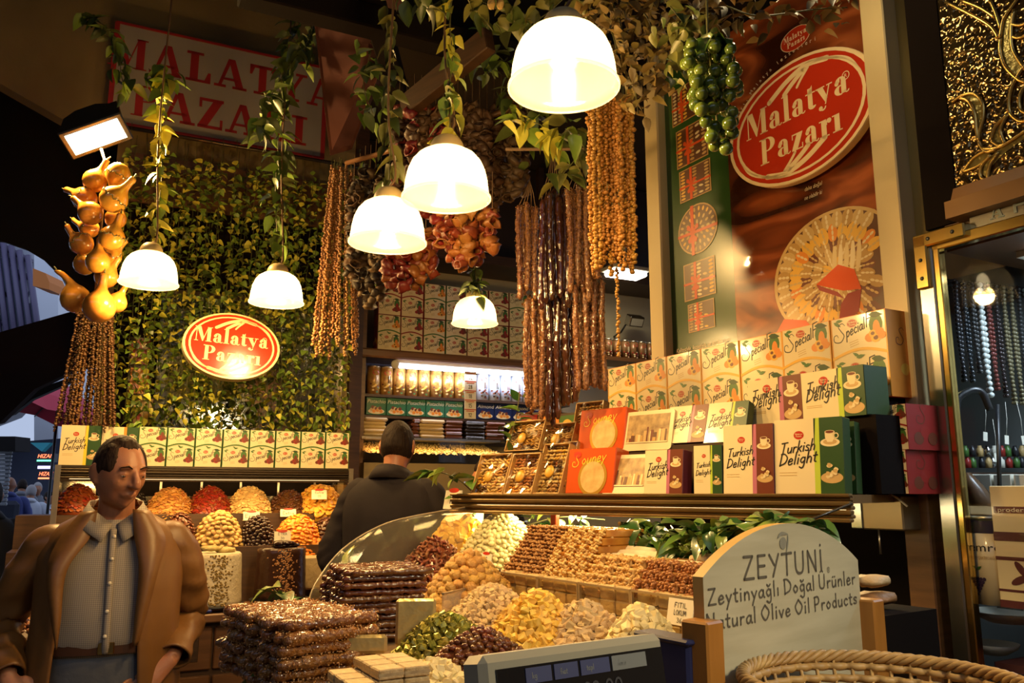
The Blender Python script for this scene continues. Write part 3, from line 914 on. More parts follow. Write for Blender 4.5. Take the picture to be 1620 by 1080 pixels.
def lumps_print(mb, x, y, s_, M):
 mb.poly(ell(.62 * s_, .30 * s_, 24, x, y - .30 * s_), M_tan, M)
 rr = random.Random(4)
 for k in range(12):
  a, b = rr.uniform(-.38, .38), rr.uniform(-.32, .38)
  p = [(.13 * math.cos(q) * rr.uniform(.8, 1.2), .12 * math.sin(q) * rr.uniform(.8, 1.2)) for q in [i * PI / 3 for i in range(6)]]
  mb.poly([(x + (a * (1 - max(0, b)) + u) * s_, y + (b + v) * s_) for u, v in p], (M_lump, M_card, M_tan)[k % 3], M @ T(0, 0, .0002 * (k + 1)))
def delight_carton(w, h, d, side, band, label, group, name='sweet_box'):
 t = thing(name, label, 'box', (0, 0, 0), 0, group)
 MB().box((w, d, h), (0, d / 2, h / 2), side, bev=.002).build('box_body', t)
 mb = MB()
 M = UP @ T(0, 0, .0012)
 sp = .17 * w       # where the photo strip starts
 mb.add([(-w / 2, 0, 0), (sp - .08 * w, 0, 0), (sp - .08 * w, h, 0), (-w / 2, h, 0)], [(0, 1, 2, 3)], M_card, M)
 mb.add([(sp - .08 * w, 0, 0), (sp, 0, 0), (sp, h, 0), (sp - .05 * w, h, 0), (sp - .08 * w, h * .5, 0)], [(0, 1, 2, 3, 4)], band, M)
 mb.add([(sp, 0, 0), (w / 2, 0, 0), (w / 2, h, 0), (sp, h, 0)], [(0, 1, 2, 3)], M_pbr if band is M_pink else M_pdg, M)
 mb.poly(ell(.075 * w, .058 * w, 20, -.13 * w, h * .78), M_logo, M @ T(0, 0, .0004))
 fat(mb, 'Malatya', .024 * w, M_card, M @ T(-.13 * w, h * .78 + .004 * w, .0007))
 fat(mb, 'Pazari', .024 * w, M_card, M @ T(-.13 * w, h * .78 - .026 * w, .0007))
 brush(mb, 'Turkish', .15 * w, M_ink, M @ T(-.42 * w, h * .53, .0006) @ RZ(.10), wt=.13, align='L', shear=.35, width=.52 * w, n=3)
 brush(mb, 'Delight', .16 * w, M_ink, M @ T(-.44 * w, h * .37, .0006) @ RZ(.10), wt=.13, align='L', shear=.35, width=.56 * w, n=3)
 for k in range(2):
  mb.box((.26 * w, .008 * w, .0002), (-.30 * w, h * (.28 - .035 * k), .0004), M_tan, M)
 cup_print(mb, sp + .15 * w, h * .74, .22 * w, M @ T(0, 0, .0004), M_card, M_tan)
 lumps_print(mb, sp + .16 * w, h * .28, .25 * w, M @ T(0, 0, .0004))
 mb.build('front_print', t)
 return t
X1 = loc(555, 740, 'L').x
zTop = loc(320, 738, 'L').z
t = thing('display_counter', 'long wooden counter with glass case and dark metal top shelf under the vine curtain', 'counter', PL.xy.to_3d(), rzL)
mb = MB()
mb.box((X1 + .02, .34, .012), (X1 / 2, .17, zTop - .006), M_metal)
for k in range(5):
 mb.box((X1 + .02, .012 + .004 * (k % 2), .010), (X1 / 2, -.004, zTop - .020 - k * .013), M_metal, bev=.003)
mb.box((X1, .30, .05), (X1 / 2, .16, zTop - .038), M_darkwood)
mb.build('top_shelf', t)
zW = loc(330, 968, 'L', -.30).z           # worktop
MB().box((X1 + .5, .62, .04), (X1 / 2 - .2, -.06, zW - .02), M_wood, bev=.006).build('worktop', t)
for x in (-.0, X1):
 MB().box((.025, .025, zTop - zW), (x, .0, (zTop + zW) / 2), M_alu).build('post', t)
for x in (0.0, X1):
 MB().box((.006, .5, zTop - zW - .06), (x, .28, (zTop + zW) / 2 - .02), M_glass).build('side_pane', t)
mb = MB()
zr, zf = loc(360, 815, 'L', .32).z, loc(360, 868, 'L', .05).z
mb.box((X1 + .2, .30, zr - zW + .02), (X1 / 2 - .08, .47, (zr + zW) / 2), M_darkwood)
mb.box((X1 + .2, .30, zf - zW + .02), (X1 / 2 - .08, .19, (zf + zW) / 2), M_darkwood)
mb.build('stepped_base', t)
MB().box((X1 + .02, .01, zTop - zr - .05), (X1 / 2, .61, (zTop + zr) / 2), mat('case_mirror', (.50, .46, .36), .12, 1.)).build('mirror_back', t)
MB().box((X1 + .45, .52, zW - .04), (X1 / 2 - .2, -.03, (zW - .04) / 2), M_darkwood).build('cabinet', t)
for k in range(5):
 x0_ = -.40 + k * .375
 for j in range(2):
  dz = .19 if j == 0 else .32
  zc = zW - .16 if j == 0 else zW - .44
  dd = MB().box((.365, .02, dz), (x0_ + .18, -.30, zc), M_wood, bev=.006).build('drawer', t)
  MB().box((.25, .004, dz * .6), (x0_ + .18, -.311, zc), M_darkwood, bev=.002).build('inset_panel', dd)
for k in range(7):
 x = .06 + k * (X1 - .12) / 6
 MB().box((.012, .006, .14), (x, .60, zTop - .12), M_alu).build('mirror_clip', t)
# warm strip lamp under the top shelf of the case
MB().tube([(.05, .05, zTop - .069), (X1 - .05, .05, zTop - .069)], .006, mat('warm_tube', (1, .9, .6), .4, emit=(1, .72, .35), es=2), 10).build('strip_lamp', t)
lamp('AREA', 'case_light', ML @ Vector((X1 / 2, .12, zTop - .09)), 11, WARM, X1 * .95, (ML.to_3x3() @ Vector((0, .25, -1))).to_track_quat('-Z', 'Y').to_euler(), .06)
# cartons in a row on top of the case
W47, HB = X1 / 10.55, loc(400, 680, 'L', .03).z - zTop
g = 'fruit cartons in a row on the left counter'
proto = fruit_carton(W47 * .97, HB, .09, M_pg, M_pg, (M_pbr, M_pch), 'cream fruit carton with green arch in the row on top of the left counter', g)
proto.matrix_basis = ML @ T(X1 - .5 * W47 - .004, .03, zTop)
for k in range(1, 8):
 dup(proto, ML @ T(X1 - (.5 + k) * W47 - .004, .03 + rnd(0, .006), zTop))
tl = delight_carton(W47 * 1.30, HB * .98, .05, M_tan, M_pyl, 'cream sweet box with yellow ribbon and cup, left end of the left counter', None)
tl.matrix_basis = ML @ T(.085, .03, zTop)
tl = delight_carton(W47 * 1.22, HB * .97, .05, M_por, M_por, 'cream and orange sweet box behind the head of the man in tan jacket', None)
tl.matrix_basis = ML @ T(.085 + W47 * 1.28, .03, zTop)
def nz(v, s_, seed=0.):
 return noise.noise(Vector((v[0] * s_ + seed, v[1] * s_ + seed * 1.7, v[2] * s_ - seed)))
def f_apricot(v):
 r2 = v.x * v.x + v.y * v.y
 z = v.z * .46 - (.22 * math.exp(-r2 * 6) if v.z > 0 else 0)
 q = 1 + .16 * nz(v, 1.6, 3)
 return Vector((v.x * q, v.y * q, z + .08 * nz(v, 2.5)))
def f_fig(v):
 a = math.atan2(v.y, v.x)
 q = 1 + .05 * math.sin(9 * a) + .15 * nz(v, 1.5, 5)
 return Vector((v.x * q, v.y * q * .86, v.z * .55 + .12 * (v.x > .6) * (v.x - .6)))
def f_date(v):
 q = 1 + .12 * nz(v, 3.5, 2)
 return Vector((v.x * 1.0, v.y * .5 * q, v.z * .42 * q))
def f_nut(v):
 a = math.atan2(v.y, v.z)
 q = 1 + .10 * math.sin(5 * a + 3 * v.x) + .2 * nz(v, 3, 1)
 return Vector((v.x, v.y * .62 * q, v.z * .42 * q))
def f_chip(v):
 q = 1 + .25 * nz(v, 2, 8)
 return Vector((v.x * q, v.y * .75 * q, v.z * .22 + .35 * v.x * v.x - .15))
def f_walnut(v):
 a = math.atan2(v.y, v.x)
 q = 1 + .08 * math.sin(8 * a + 5 * v.z) + .26 * nz(v, 3.0, 6)
 return Vector((v.x * q, v.y * q, v.z * .86 * q))
def f_lump(v):
 q = 1 + .3 * nz(v, 1.7, 4) + .08 * nz(v, 5, 4)
 return Vector((v.x * q, v.y * .85 * q, v.z * .7 * q))
def f_ball(v):
 return v
def piece_ball(fn, m, nu=10, nv=7):
 return lambda mb: mb.ball(1, m, None, nu, nv, fn)
def piece_cube(m, jit=.12, sx=1., seed=1, m2=None):
 def go(mb):
  rr = random.Random(seed)
  b = MB().box((1.6 * sx, 1.6, 1.5), (0, 0, 0), m, None, .22)
  vs = [Vector(v) + Vector((rr.uniform(-jit, jit), rr.uniform(-jit, jit), rr.uniform(-jit, jit))) for v in b.v]
  mb.add(vs, b.f, m)
  if m2:
   for i in range(7):
    mb.box((.5, .5, .3), (rr.uniform(-.6, .6), rr.uniform(-.6, .6), rr.choice((-.72, .72))), m2, RZ(i) @ RX(rr.choice((0, 1.57))))
 return go
def piece_curl(m):
 def go(mb):
  pts = [(math.cos(a) * (1 - .06 * k), math.sin(a) * (1 - .06 * k) * .8, .12 * k - .4) for k, a in enumerate([i * .75 for i in range(8)])]
  mb.tube(pts, [.28, .36, .4, .36, .4, .36, .3, .2], m, 5)
 return go
def heap(name, label, cat, group, M, c, a, b, h, r_, piece, core, n=140, p=2.0, up=.5, tilt=.5, variants=2, stuff='bulk', back=-.15, shape=1.0, rows=False):
 """separate pieces packed over a dome standing at c in frame M; what they hide is one core"""
 protos = []
 for k in range(variants):
  mb = MB()
  (piece[k % len(piece)] if isinstance(piece, (list, tuple)) else piece)(mb)
  o = mb.build(name)
  o.location = (0, 0, -50)
  tag(o, label, cat, group)
  protos.append(o)
 cw = M @ Vector(c)
 view = (M.inverted() @ CAM - Vector(c)).normalized()
 prof = [(max(.02, 1 - i / 8.) if i < 8 else 0, 0) for i in range(9)]
 mb = MB()
 rings = []
 for i in range(9):
  q = 1 - i / 8. * .999
  rings.append([(a * .96 * q * math.cos(2 * PI * j / 24), b * .96 * q * math.sin(2 * PI * j / 24), max(-.0, h * (1 - q ** p)) - r_ * .15) for j in range(24)])
 rings = [[(x, y, -.02 - r_) for x, y, z in rings[0]]] + rings
 mb.loft(rings, core, M @ T(*c))
 tag(mb.build(stuff, None), 'unbroken bulk hidden under the loose ' + label.split(' in ')[0].split(' on ')[0] + ' pieces', 'bulk food', None, 'stuff')
 rr = random.Random(len(label) * 7 + int(a * 1000))
 placed, cnt, used = [], 0, [False] * variants
 cell = {}
 s2 = (r_ * 1.22) ** 2
 for tr in range(n * 40):
  if cnt >= n:
   break
  q, t_ = math.sqrt(rr.random()), rr.random() * 2 * PI
  x, y = a * q * math.cos(t_), b * q * math.sin(t_)
  z = h * (1 - q ** p)
  g_ = h * p * q ** (p - 1) if q > 1e-4 else 0
  nn = Vector((g_ * math.cos(t_) / a, g_ * math.sin(t_) / b, 1)).normalized()
  if nn.dot(view) < back:
   continue
  pos = Vector((x, y, z))
  key = (int(x / r_ / 2 + 500), int(y / r_ / 2 + 500), int(z / r_ / 2 + 500))
  ok = True
  for dx in (-1, 0, 1):
   for dy in (-1, 0, 1):
    for dz in (-1, 0, 1):
     for o_ in cell.get((key[0] + dx, key[1] + dy, key[2] + dz), ()):
      if (o_ - pos).length_squared < s2:
       ok = False
  if not ok:
   continue
  cell.setdefault(key, []).append(pos)
  k = cnt % variants
  nl = (nn * (1 - up) + Vector((0, 0, 1)) * up + Vector((rr.uniform(-1, 1), rr.uniform(-1, 1), rr.uniform(-1, 1))) * tilt).normalized()
  sc_ = r_ * rr.uniform(.86, 1.12)
  Mx = M @ T(c[0] + x, c[1] + y, c[2] + z) @ align(nl, rr.uniform(0, 6.28)) @ SC(sc_)
  if not used[k]:
   o = protos[k]
   used[k] = True
  else:
   o = protos[k].copy()
   COL.objects.link(o)
  o.matrix_basis = Mx
  cnt += 1
 for k in range(variants):
  if not used[k]:
   bpy.data.objects.remove(protos[k])
 return cnt
M_apr = mat('dried_apricot', (.80, .30, .03), .35, objvar=.25, sss=0, bump=.3, bscale=3, col2=(.72, .22, .015), scale=2)
M_apr2 = mat('pale_dried_apricot', (.78, .40, .06), .35, objvar=.25, bump=.3, bscale=3)
M_fig = mat('dried_fig', (.55, .36, .12), .5, objvar=.25, col2=(.40, .24, .07), scale=2.5, bump=.3, bscale=4)
M_datem = mat('brown_date', (.10, .032, .012), .22, objvar=.35, bump=.3, bscale=4)
M_redf = mat('red_brown_fruit', (.26, .045, .012), .35, objvar=.35, bump=.3, bscale=4)
M_nutm = mat('roasted_nut', (.50, .22, .06), .4, objvar=.3, bump=.3, bscale=4)
M_pale = mat('pale_almond', (.74, .50, .20), .45, objvar=.2)
M_choc = mat('dark_chocolate', (.022, .009, .006), .15, objvar=.2)
M_brn = mat('brown_prune', (.09, .030, .012), .3, objvar=.3, bump=.3, bscale=4)
M_blk = mat('black_prune', (.015, .010, .010), .25, objvar=.3)
def lheap(nm, lab, cat, grp, cx, pb, pt, wpx, off, r_, piece, core, n, **k):
 base, top = loc(cx, pb, 'L', off), loc(cx, pt, 'L', off)
 a = (loc(cx + wpx / 2, pb, 'L', off).x - loc(cx - wpx / 2, pb, 'L', off).x) / 2
 k['p'] = k.get('p', 2) + .5
 return heap(nm, lab, cat, grp, ML, (base.x, off, base.z - .02), a * 1.12, min(a, .145), top.z - base.z + .01, r_ * .86, piece, core, int(n * 1.9), **k)
NP = 0
R_, Fo = .45, .18
NP += lheap('dried_fruit_slice', 'orange-brown dried fruit slice in the back heap behind the shoulder in tan leather', 'dried fruit', 'orange-brown dried fruit slices', 268, 814, 768, 84, R_, .016, piece_ball(f_chip, M_nutm, 8, 6), M_nutm, 120, p=1.7, stuff='dried_fruit_bulk')
NP += lheap('dried_pepper_slice', 'dark red dried fruit slice in the peaked heap at the back of the left counter', 'dried fruit', 'dark red dried fruit slices', 331, 812, 766, 76, R_, .015, piece_ball(f_chip, M_redf, 8, 6), M_redf, 120, p=1.6, stuff='dried_fruit_bulk')
NP += lheap('almond_flake', 'pale yellow nut flake in the back heap between dark red and dark brown heaps', 'nut', 'pale yellow nut flakes', 393, 816, 767, 76, R_, .014, piece_ball(f_chip, M_pale, 8, 6), M_pale, 150, p=1.9, stuff='nut_bulk')
NP += lheap('dried_date', 'dark brown dried date in the back heap beside the bright orange apricots', 'dried fruit', 'dark brown dates at the back', 456, 814, 773, 70, R_, .017, piece_ball(f_date, M_brn, 8, 6), M_brn, 90, p=1.7, stuff='date_bulk')
NP += lheap('dried_apricot', 'pale orange dried apricot in the back heap next to the man in dark jacket', 'dried fruit', 'pale orange apricots at the back', 505, 808, 765, 78, R_, .021, piece_ball(f_apricot, M_apr2), M_apr2, 80, p=1.9, stuff='apricot_bulk')
NP += lheap('dried_tomato_slice', 'shiny red-brown dried fruit slice in the heap at the left end of the glass case', 'dried fruit', 'red-brown slices at the left end', 122, 800, 763, 70, R_, .016, piece_ball(f_chip, M_redf, 8, 6), M_redf, 70, p=1.7, stuff='dried_fruit_bulk')
NP += lheap('dried_prune', 'black prune in the small heap beside the chin of the man in tan jacket', 'dried fruit', 'black prunes', 214, 800, 773, 40, R_, .016, piece_ball(f_date, M_blk, 8, 6), M_blk, 40, p=1.7, stuff='prune_bulk')
NP += lheap('dried_date', 'glossy brown date in the front heap next to the tan leather sleeve', 'dried fruit', 'glossy brown dates in front', 283, 868, 808, 62, Fo, .019, piece_ball(f_date, M_datem, 8, 6), M_datem, 90, p=1.6, stuff='date_bulk')
NP += lheap('dried_fig', 'tan dried fig in the front heap above the white nougat drum', 'dried fruit', 'tan dried figs', 344, 866, 807, 80, Fo, .021, piece_ball(f_fig, M_fig), M_fig, 110, p=1.9, stuff='fig_bulk')
NP += lheap('chocolate_ball', 'dark chocolate ball in the front heap between figs and orange apricots', 'sweet', 'dark chocolate balls', 406, 866, 815, 60, Fo, .0155, piece_ball(f_ball, M_choc), M_choc, 100, p=2.2, tilt=.1, stuff='chocolate_bulk')
NP += lheap('dried_apricot', 'bright orange dried apricot in the front heap behind the dark nougat drum', 'dried fruit', 'bright orange apricots in front', 470, 870, 812, 84, Fo, .018, piece_ball(f_apricot, M_apr), M_apr, 130, p=1.8, stuff='apricot_bulk')
NP += lheap('dried_date', 'brown dried date in the front heap at the right end of the glass case', 'dried fruit', 'brown dates at the right end', 515, 864, 816, 54, Fo, .018, piece_ball(f_date, M_brn, 8, 6), M_brn, 70, p=1.7, stuff='date_bulk')
def price_card(px, py, which, off, wpx, hpx, lines, label, rz=0., red=True, M=None):
 c = loc(px, py, which, off)
 M0 = {'L': ML, 'T': MT, 'S': MS}[which]
 a, b = loc(px - wpx / 2, py, which, off), loc(px + wpx / 2, py, which, off)
 w_, h_ = abs(b.x - a.x), loc(px, py - hpx / 2, which, off).z - loc(px, py + hpx / 2, which, off).z
 Mc = M0 @ T(c.x, off, c.z) @ RX(R(-12)) @ RZ(rz) @ UP
 t_ = thing('price_card', label, 'price card', Mc @ Vector((0, 0, 0)))
 MB().box((w_, h_, .002), (0, 0, -.001), mat('paper', (.78, .72, .56), .6), Mc).build('card', t_, True)
 mb = MB()
 if red:
  mb.poly(ell(w_ * .30, h_ * .13, 20, 0, h_ * .5), M_logo, Mc @ T(0, 0, .0006))
 for i, s_ in enumerate(lines):
  z_ = h_ * (.42, .26, .19)[len(lines) - 1]
  brush(mb, s_, z_, M_ink, Mc @ T(0, h_ * (-.2, .10, .16)[len(lines) - 1] - i * h_ * (.4, .4, .28)[len(lines) - 1], .0008), wt=.12, width=min(w_ * .8, len(s_) * z_ * .7), n=3)
 mb.build('lettering', t_, True)
price_card(505, 782, 'L', .28, 24, 15, ['Extra', '20'], 'white price card reading 20 under the pale orange apricots')
price_card(456, 811, 'L', .28, 25, 12, ['Extra'], 'white price card with red oval in front of the dark brown dates')
price_card(398, 816, 'L', .30, 26, 14, ['Ezine'], 'white price card with red oval below the pale nut flakes')
price_card(447, 848, 'L', -.02, 26, 16, ['EXTRA', '30'], 'white price card standing on the dark nougat drum')
price_card(286, 880, 'L', .0, 16, 18, ['0'], 'white price card by the sleeve of the man in tan jacket')
# the two nougat drums and a bar tray
def drum(px, pt, pb, w0, w1, off, mside, mnut, label, top):
 b = loc(px, pb, 'L', off)
 h = loc(px, pt, 'L', off).z - b.z
 r1 = (loc(px + w1 / 2, pb, 'L', off).x - loc(px - w1 / 2, pb, 'L', off).x) / 2
 r0 = r1 * w0 / w1
 t_ = thing('nougat_drum', label, 'sweet', ML @ Vector((b.x, off, b.z)), rzL)
 n = 40
 rings = []
 for i in range(13):
  f = i / 12
  rr_ = r1 + (r0 - r1) * f
  rings.append([((rr_ * (1 + .012 * nz((math.cos(2 * PI * j / n) * 3, math.sin(2 * PI * j / n) * 3, f * 5), 1.5))) * math.cos(2 * PI * j / n),
     rr_ * math.sin(2 * PI * j / n), h * f) for j in range(n)])
 rings.append([(x * .93, y * .93, z + .008) for x, y, z in rings[-1]])
 MB().loft(rings, mside).build('nougat_block', t_)
 mb = MB()
 rq = random.Random(px)
 for k in range(230):
  a_ = -PI / 2 + rq.gauss(0, .22)
  f = rq.random()
  rr_ = (r1 + (r0 - r1) * f) * 1.0
  mb.ball((.006, .003, .004), mnut, T(rr_ * math.cos(a_), rr_ * math.sin(a_), h * f) @ RZ(a_ + PI / 2) @ RY(rq.uniform(0, 3)), 5, 4)
 mb.build('nut_band', t_)
 mb = MB()
 for k in range(top[0]):
  mb.ball((r0 * rq.uniform(.3, .45), r0 * .3, .02), top[1], T(rq.uniform(-.45, .45) * r0, rq.uniform(-.4, .3) * r0, h + .018 + .012 * (k % 2)) @ RZ(k), 10, 7, f_lump)
 mb.build('top_lumps', t_)
 MB().lathe([(0, -.012), (r1 * 1.10, -.012), (r1 * 1.16, .0), (r1 * 1.14, .0), (0, -.004)], M_black, 32).build('tray', t_)
drum(339, 876, 955, 78, 86, -.22, mat('white_nougat', (.72, .62, .42), .6, col2=(.60, .50, .32), scale=20, bump=.5, bscale=60), mat('pistachio_bits', (.22, .14, .03), .5),
 'white nougat drum with a pistachio band on the left counter', (5, mat('nougat_lumps', (.62, .50, .22), .6, col2=(.40, .30, .08), scale=60)))
drum(442, 868, 946, 76, 82, -.16, mat('dark_nougat', (.035, .014, .008), .25, bump=.3, bscale=40), mat('nut_bits', (.30, .13, .04), .4),
 'dark chocolate nougat drum with a nut band right of the white one', (6, M_choc))
b = loc(500, 905, 'L', -.02)
MB_ = MB().box((.15, .12, .17), (0, 0, .0), mat('pale_nougat', (.45, .34, .18), .6, bump=.3), ML @ T(b.x, .02, b.z), bev=.01)
tag(MB_.build('nougat_block'), 'pale nougat block between the dark drum and the glass guard', 'sweet')
b = loc(533, 875, 'L', -.02)
MB_ = MB().box((.06, .10, .22), (0, 0, .0), mat('nut_bar', (.30, .15, .06), .5, col2=(.5, .3, .12), scale=60, bump=.6, bscale=90), ML @ T(b.x, .02, b.z), bev=.01)
tag(MB_.build('nut_block'), 'upright nut covered block beside the elbow of the man in dark jacket', 'sweet')
# cutting knife with a wooden handle and blue blade guard in front of the drum
c = loc(330, 976, 'L', -.36)
Mk = ML @ T(c.x, -.34, zW + .012) @ RZ(R(8))
t = thing('slicing_knife', 'knife with blue guard and brown handle in front of the white drum', 'knife', Mk @ Vector((0, 0, 0)))
MB().box((.16, .05, .014), (-.07, 0, 0), mat('blue_plastic', (.02, .035, .22), .4), Mk, bev=.004).build('blade_guard', t, True)
MB().tube([(.01, 0, .004), (.05, 0, .008), (.12, .0, .012)], [.008, .011, .009], mat('red_wood_handle', (.32, .12, .05), .5), 8, Mk).build('handle', t, True)
c = loc(305, 957, 'L', -.36)
tag(MB().ball(.02, M_lump, ML @ T(c.x, -.33, zW + .016), 12, 8, f_lump).build('nougat_crumb'), 'small broken nougat lump at the foot of the white drum', 'sweet')
# ------------------------------------------------------------------ vine curtain
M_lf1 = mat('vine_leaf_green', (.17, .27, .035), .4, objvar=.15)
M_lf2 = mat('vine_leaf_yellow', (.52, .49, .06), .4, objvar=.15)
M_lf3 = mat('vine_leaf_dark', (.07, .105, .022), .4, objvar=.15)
M_stem = mat('vine_stem', (.10, .10, .03), .6)
MB_LEN = loc(360, 262, 'L', .42).z - loc(360, 688, 'L', .42).z
vprot = []
for k in range(5):
 rr = random.Random(k + 20)
 t = thing('vine_strand', 'leafy green vine strand of the hanging curtain behind the oval sign', 'vine', (0, 0, 0), 0, 'vine strands of the curtain')
 pts = [(rr.uniform(-.008, .008), rr.uniform(-.008, .008), -MB_LEN * i / 14) for i in range(15)]
 MB().tube([(0, 0, .14)] + pts, .0016, M_stem, 4).build('stem', t)
 mb = MB()
 z = -.02
 while z > -MB_LEN:
  i = min(13, int(-z / MB_LEN * 14))
  for q in range(2):
   a_ = rr.uniform(0, 2 * PI)
   ln = rr.uniform(.028, .050)
   mm = rr.choice((M_lf1, M_lf1, M_lf2, M_lf2, M_lf3))
   mb.leaf(ln, ln * .82, mm, T(pts[i][0], pts[i][1], z) @ RZ(a_) @ RY(rr.uniform(-.5, .9)) @ T(.006, 0, 0) @ RX(rr.uniform(-.8, .8)), rr.uniform(.1, .4), rr.uniform(.1, .5), 4)
  z -= rr.uniform(.022, .040)
 mb.build('foliage', t)
 vprot.append(t)
xv0, xv1 = loc(178, 480, 'L', .42).x, loc(556, 480, 'L', .42).x
zv = loc(360, 262, 'L', .42).z
NV = 38
for k in range(NV):
 x = xv0 + (xv1 - xv0) * (k + .5) / NV + rnd(-.015, .015)
 M = ML @ T(x, .44 + rnd(-.09, .07), zv + rnd(-.03, .05)) @ RZ(rnd(0, 6.28)) @ SC(1, 1, 1.0 + rnd(-.04, .02))
 if k < 5:
  vprot[k].matrix_basis = M
 else:
  dup(vprot[k % 5], M)
# rod the strands hang from, old planks behind it, mirror and pictures behind the strands
tag(MB().tube([(xv0 - .05, .44, zv + .14), (xv1 + .03, .44, zv + .14)], .012, M_metal, 8, ML).build('curtain_rod'), 'thin dark rod the vine strands hang from', 'rod')
struct(MB().box((xv1 - xv0, .03, .30), ((xv0 + xv1) / 2, .595, zv - .10), M_wood, ML).build('trim_4'))
struct(MB().box((xv1 - xv0, .012, 2.0), ((xv0 + xv1) / 2, .608, zv - .95), M_dark, ML).build('shade_sheet'))  # added dark sheet standing in for shade between the strands
zm0, zm1 = loc(360, 692, 'L', .58).z, loc(360, 470, 'L', .58).z
xm0 = loc(246, 600, 'L', .58).x
t = thing('wall_mirror', 'tall mirror panel glimpsed behind the vine strands', 'mirror', ML @ Vector((xm0, .583, zm0)), rzL)
MB().box((xv1 - xm0, .012, zm1 - zm0), ((xv1 - xm0) / 2, 0, (zm1 - zm0) / 2), mat('mirror_glass', (.72, .74, .70), .10, 1.)).build('mirror_glass', t)
MB().box((xv1 - xm0, .02, .03), ((xv1 - xm0) / 2, -.004, zm1 - zm0), M_darkwood).build('mirror_frame', t)
for (px, p0_, p1_, mm, lab) in ((222, 535, 578, M_dkred, 'small dark red framed picture behind the vine strands, topmost of three'), (220, 580, 625, M_por, 'picture with red and blue discs behind the vine strands, middle of three'),
        (226, 628, 672, M_tan, 'amber framed picture behind the vine strands, lowest of three')):
 c0_, c1_ = loc(px - 19, p1_, 'L', .56), loc(px + 19, p0_, 'L', .56)
 w_, h_ = c1_.x - c0_.x, c1_.z - c0_.z
 t = thing('framed_picture', lab, 'picture', ML @ Vector((c0_.x, .57, c0_.z)), rzL)
 MB().box((w_, .02, h_), (w_ / 2, 0, h_ / 2), M_darkwood).build('frame', t)
 mb = MB().box((w_ * .86, .004, h_ * .86), (w_ / 2, -.011, h_ / 2), mm)
 for k in range(4):
  mb.poly(ell(w_ * .16, w_ * .16, 16, w_ * (.3 + .4 * (k % 2)), h_ * (.3 + .4 * (k // 2))), (M_pch, M_pam, M_pg, M_card)[k], T(0, -.0135, 0) @ UP)
 mb.build('print', t)
# ------------------------------------------------------------------ gourds
M_gourd = mat('varnished_gourd', (.62, .30, .05), .22, coat=.6, objvar=.18, col2=(.45, .18, .02), scale=1.5)
M_gpaint = mat('gourd_paint', (.10, .13, .05), .4)
def gourd_proto(bend, paint):
 t_ = thing('gourd', 'varnished yellow gourd', 'gourd', (0, 0, 0), 0, 'gourds in the hanging cluster')
 prof = [(0, -1.0), (.35, -.95), (.68, -.74), (.92, -.40), (1.0, 0), (.93, .36), (.72, .68), (.48, .92), (.34, 1.12), (.28, 1.35), (.25, 1.7), (.27, 1.95), (.22, 2.1), (0, 2.15)]
 n, rings = 20, []
 for r_, z in prof:
  off_ = bend * max(0, z - .6) ** 2
  rings.append([(max(r_, .01) * math.cos(2 * PI * j / n) + off_, max(r_, .01) * math.sin(2 * PI * j / n), z) for j in range(n)])
 MB().loft(rings, M_gourd).build('gourd_body', t_)
 mb = MB()
 off_ = bend * 1.55 ** 2
 mb.tube([(off_, 0, 2.12), (off_ + .05, .02, 2.3), (off_ + .12, 0, 2.45)], [.09, .06, .05], M_stem, 6)
 mb.build('stalk', t_)
 if paint:
  mb = MB()
  for k in range(10):
   a0 = 2 * PI * k / 10
   pts = [Vector((math.cos(a0 + q * .09) * 1.0, math.sin(a0 + q * .09) * 1.0, .12 + .1 * math.sin(q * 1.2))) * 1.01 for q in range(7)]
   mb.tube(pts, .03, M_gpaint, 4)
  mb.build('painted_motif', t_)
 return t_
GP = [gourd_proto(0, True), gourd_proto(.35, False), gourd_proto(0, False), gourd_proto(.15, True)]
GL = [(150, 286, 35, 2, 25, 'upper left'), (187, 276, 36, 0, 200, 'topmost right'), (134, 314, 36, 3, -60, ''), (180, 315, 41, 0, 40, ''), (143, 337, 36, 2, -50, ''),
 (177, 376, 37, 0, 15, ''), (129, 385, 34, 3, -50, ''), (155, 414, 35, 2, 0, ''), (134, 418, 32, 2, -20, ''), (168, 438, 33, 2, 30, ''), (119, 472, 42, 1, -15, ''),
 (157, 485, 47, 2, 4, ''), (184, 479, 30, 2, 25, ''), (141, 361, 29, 3, -70, ''), (183, 346, 31, 2, 20, ''), (176, 405, 30, 0, 40, '')]
GLAB = ['small dull gourd at the upper left of the hanging cluster', 'yellow gourd with inked smile at the very top right of the cluster', 'green-streaked gourd on the left of the cluster near its top',
  'large bright yellow gourd near the vine curtain, third from the top', 'bright gourd in the middle left with its neck pointing up to the right', 'yellow gourd with painted purple flower and upright neck',
  'gourd painted with orange rings on the left of the cluster', 'yellow gourd with tall straight neck at the centre of the cluster', 'plain gourd half hidden behind the tall-necked one', 'orange gourd low on the right of the cluster, above the bottom three',
  'gourd with long curved neck at the lower left end of the cluster', 'biggest brown gourd at the bottom of the cluster', 'small gourd at the lower right of the cluster by the vines', 'dark shaded gourd behind the ringed one', 'shaded gourd behind the flower-painted one', 'red-tinted gourd in shade by the vine curtain']
seen = set()
for k, (px, py, d_, kind, ang, _) in enumerate(GL):
 Y = 3.72 - (.06 if k in (3, 4, 5, 7, 11) else 0) + (.10 if k >= 13 or k == 8 else 0)
 c = at(px, py, Y)
 s_ = d_ / 1.8 / F * Y
 M = T(*c) @ RY(R(ang)) @ RZ(k) @ SC(s_)
 if kind in seen:
  dup(GP[kind], M, GLAB[k])
 else:
  seen.add(kind)
  GP[kind].matrix_basis = M
  GP[kind]['label'] = GLAB[k]
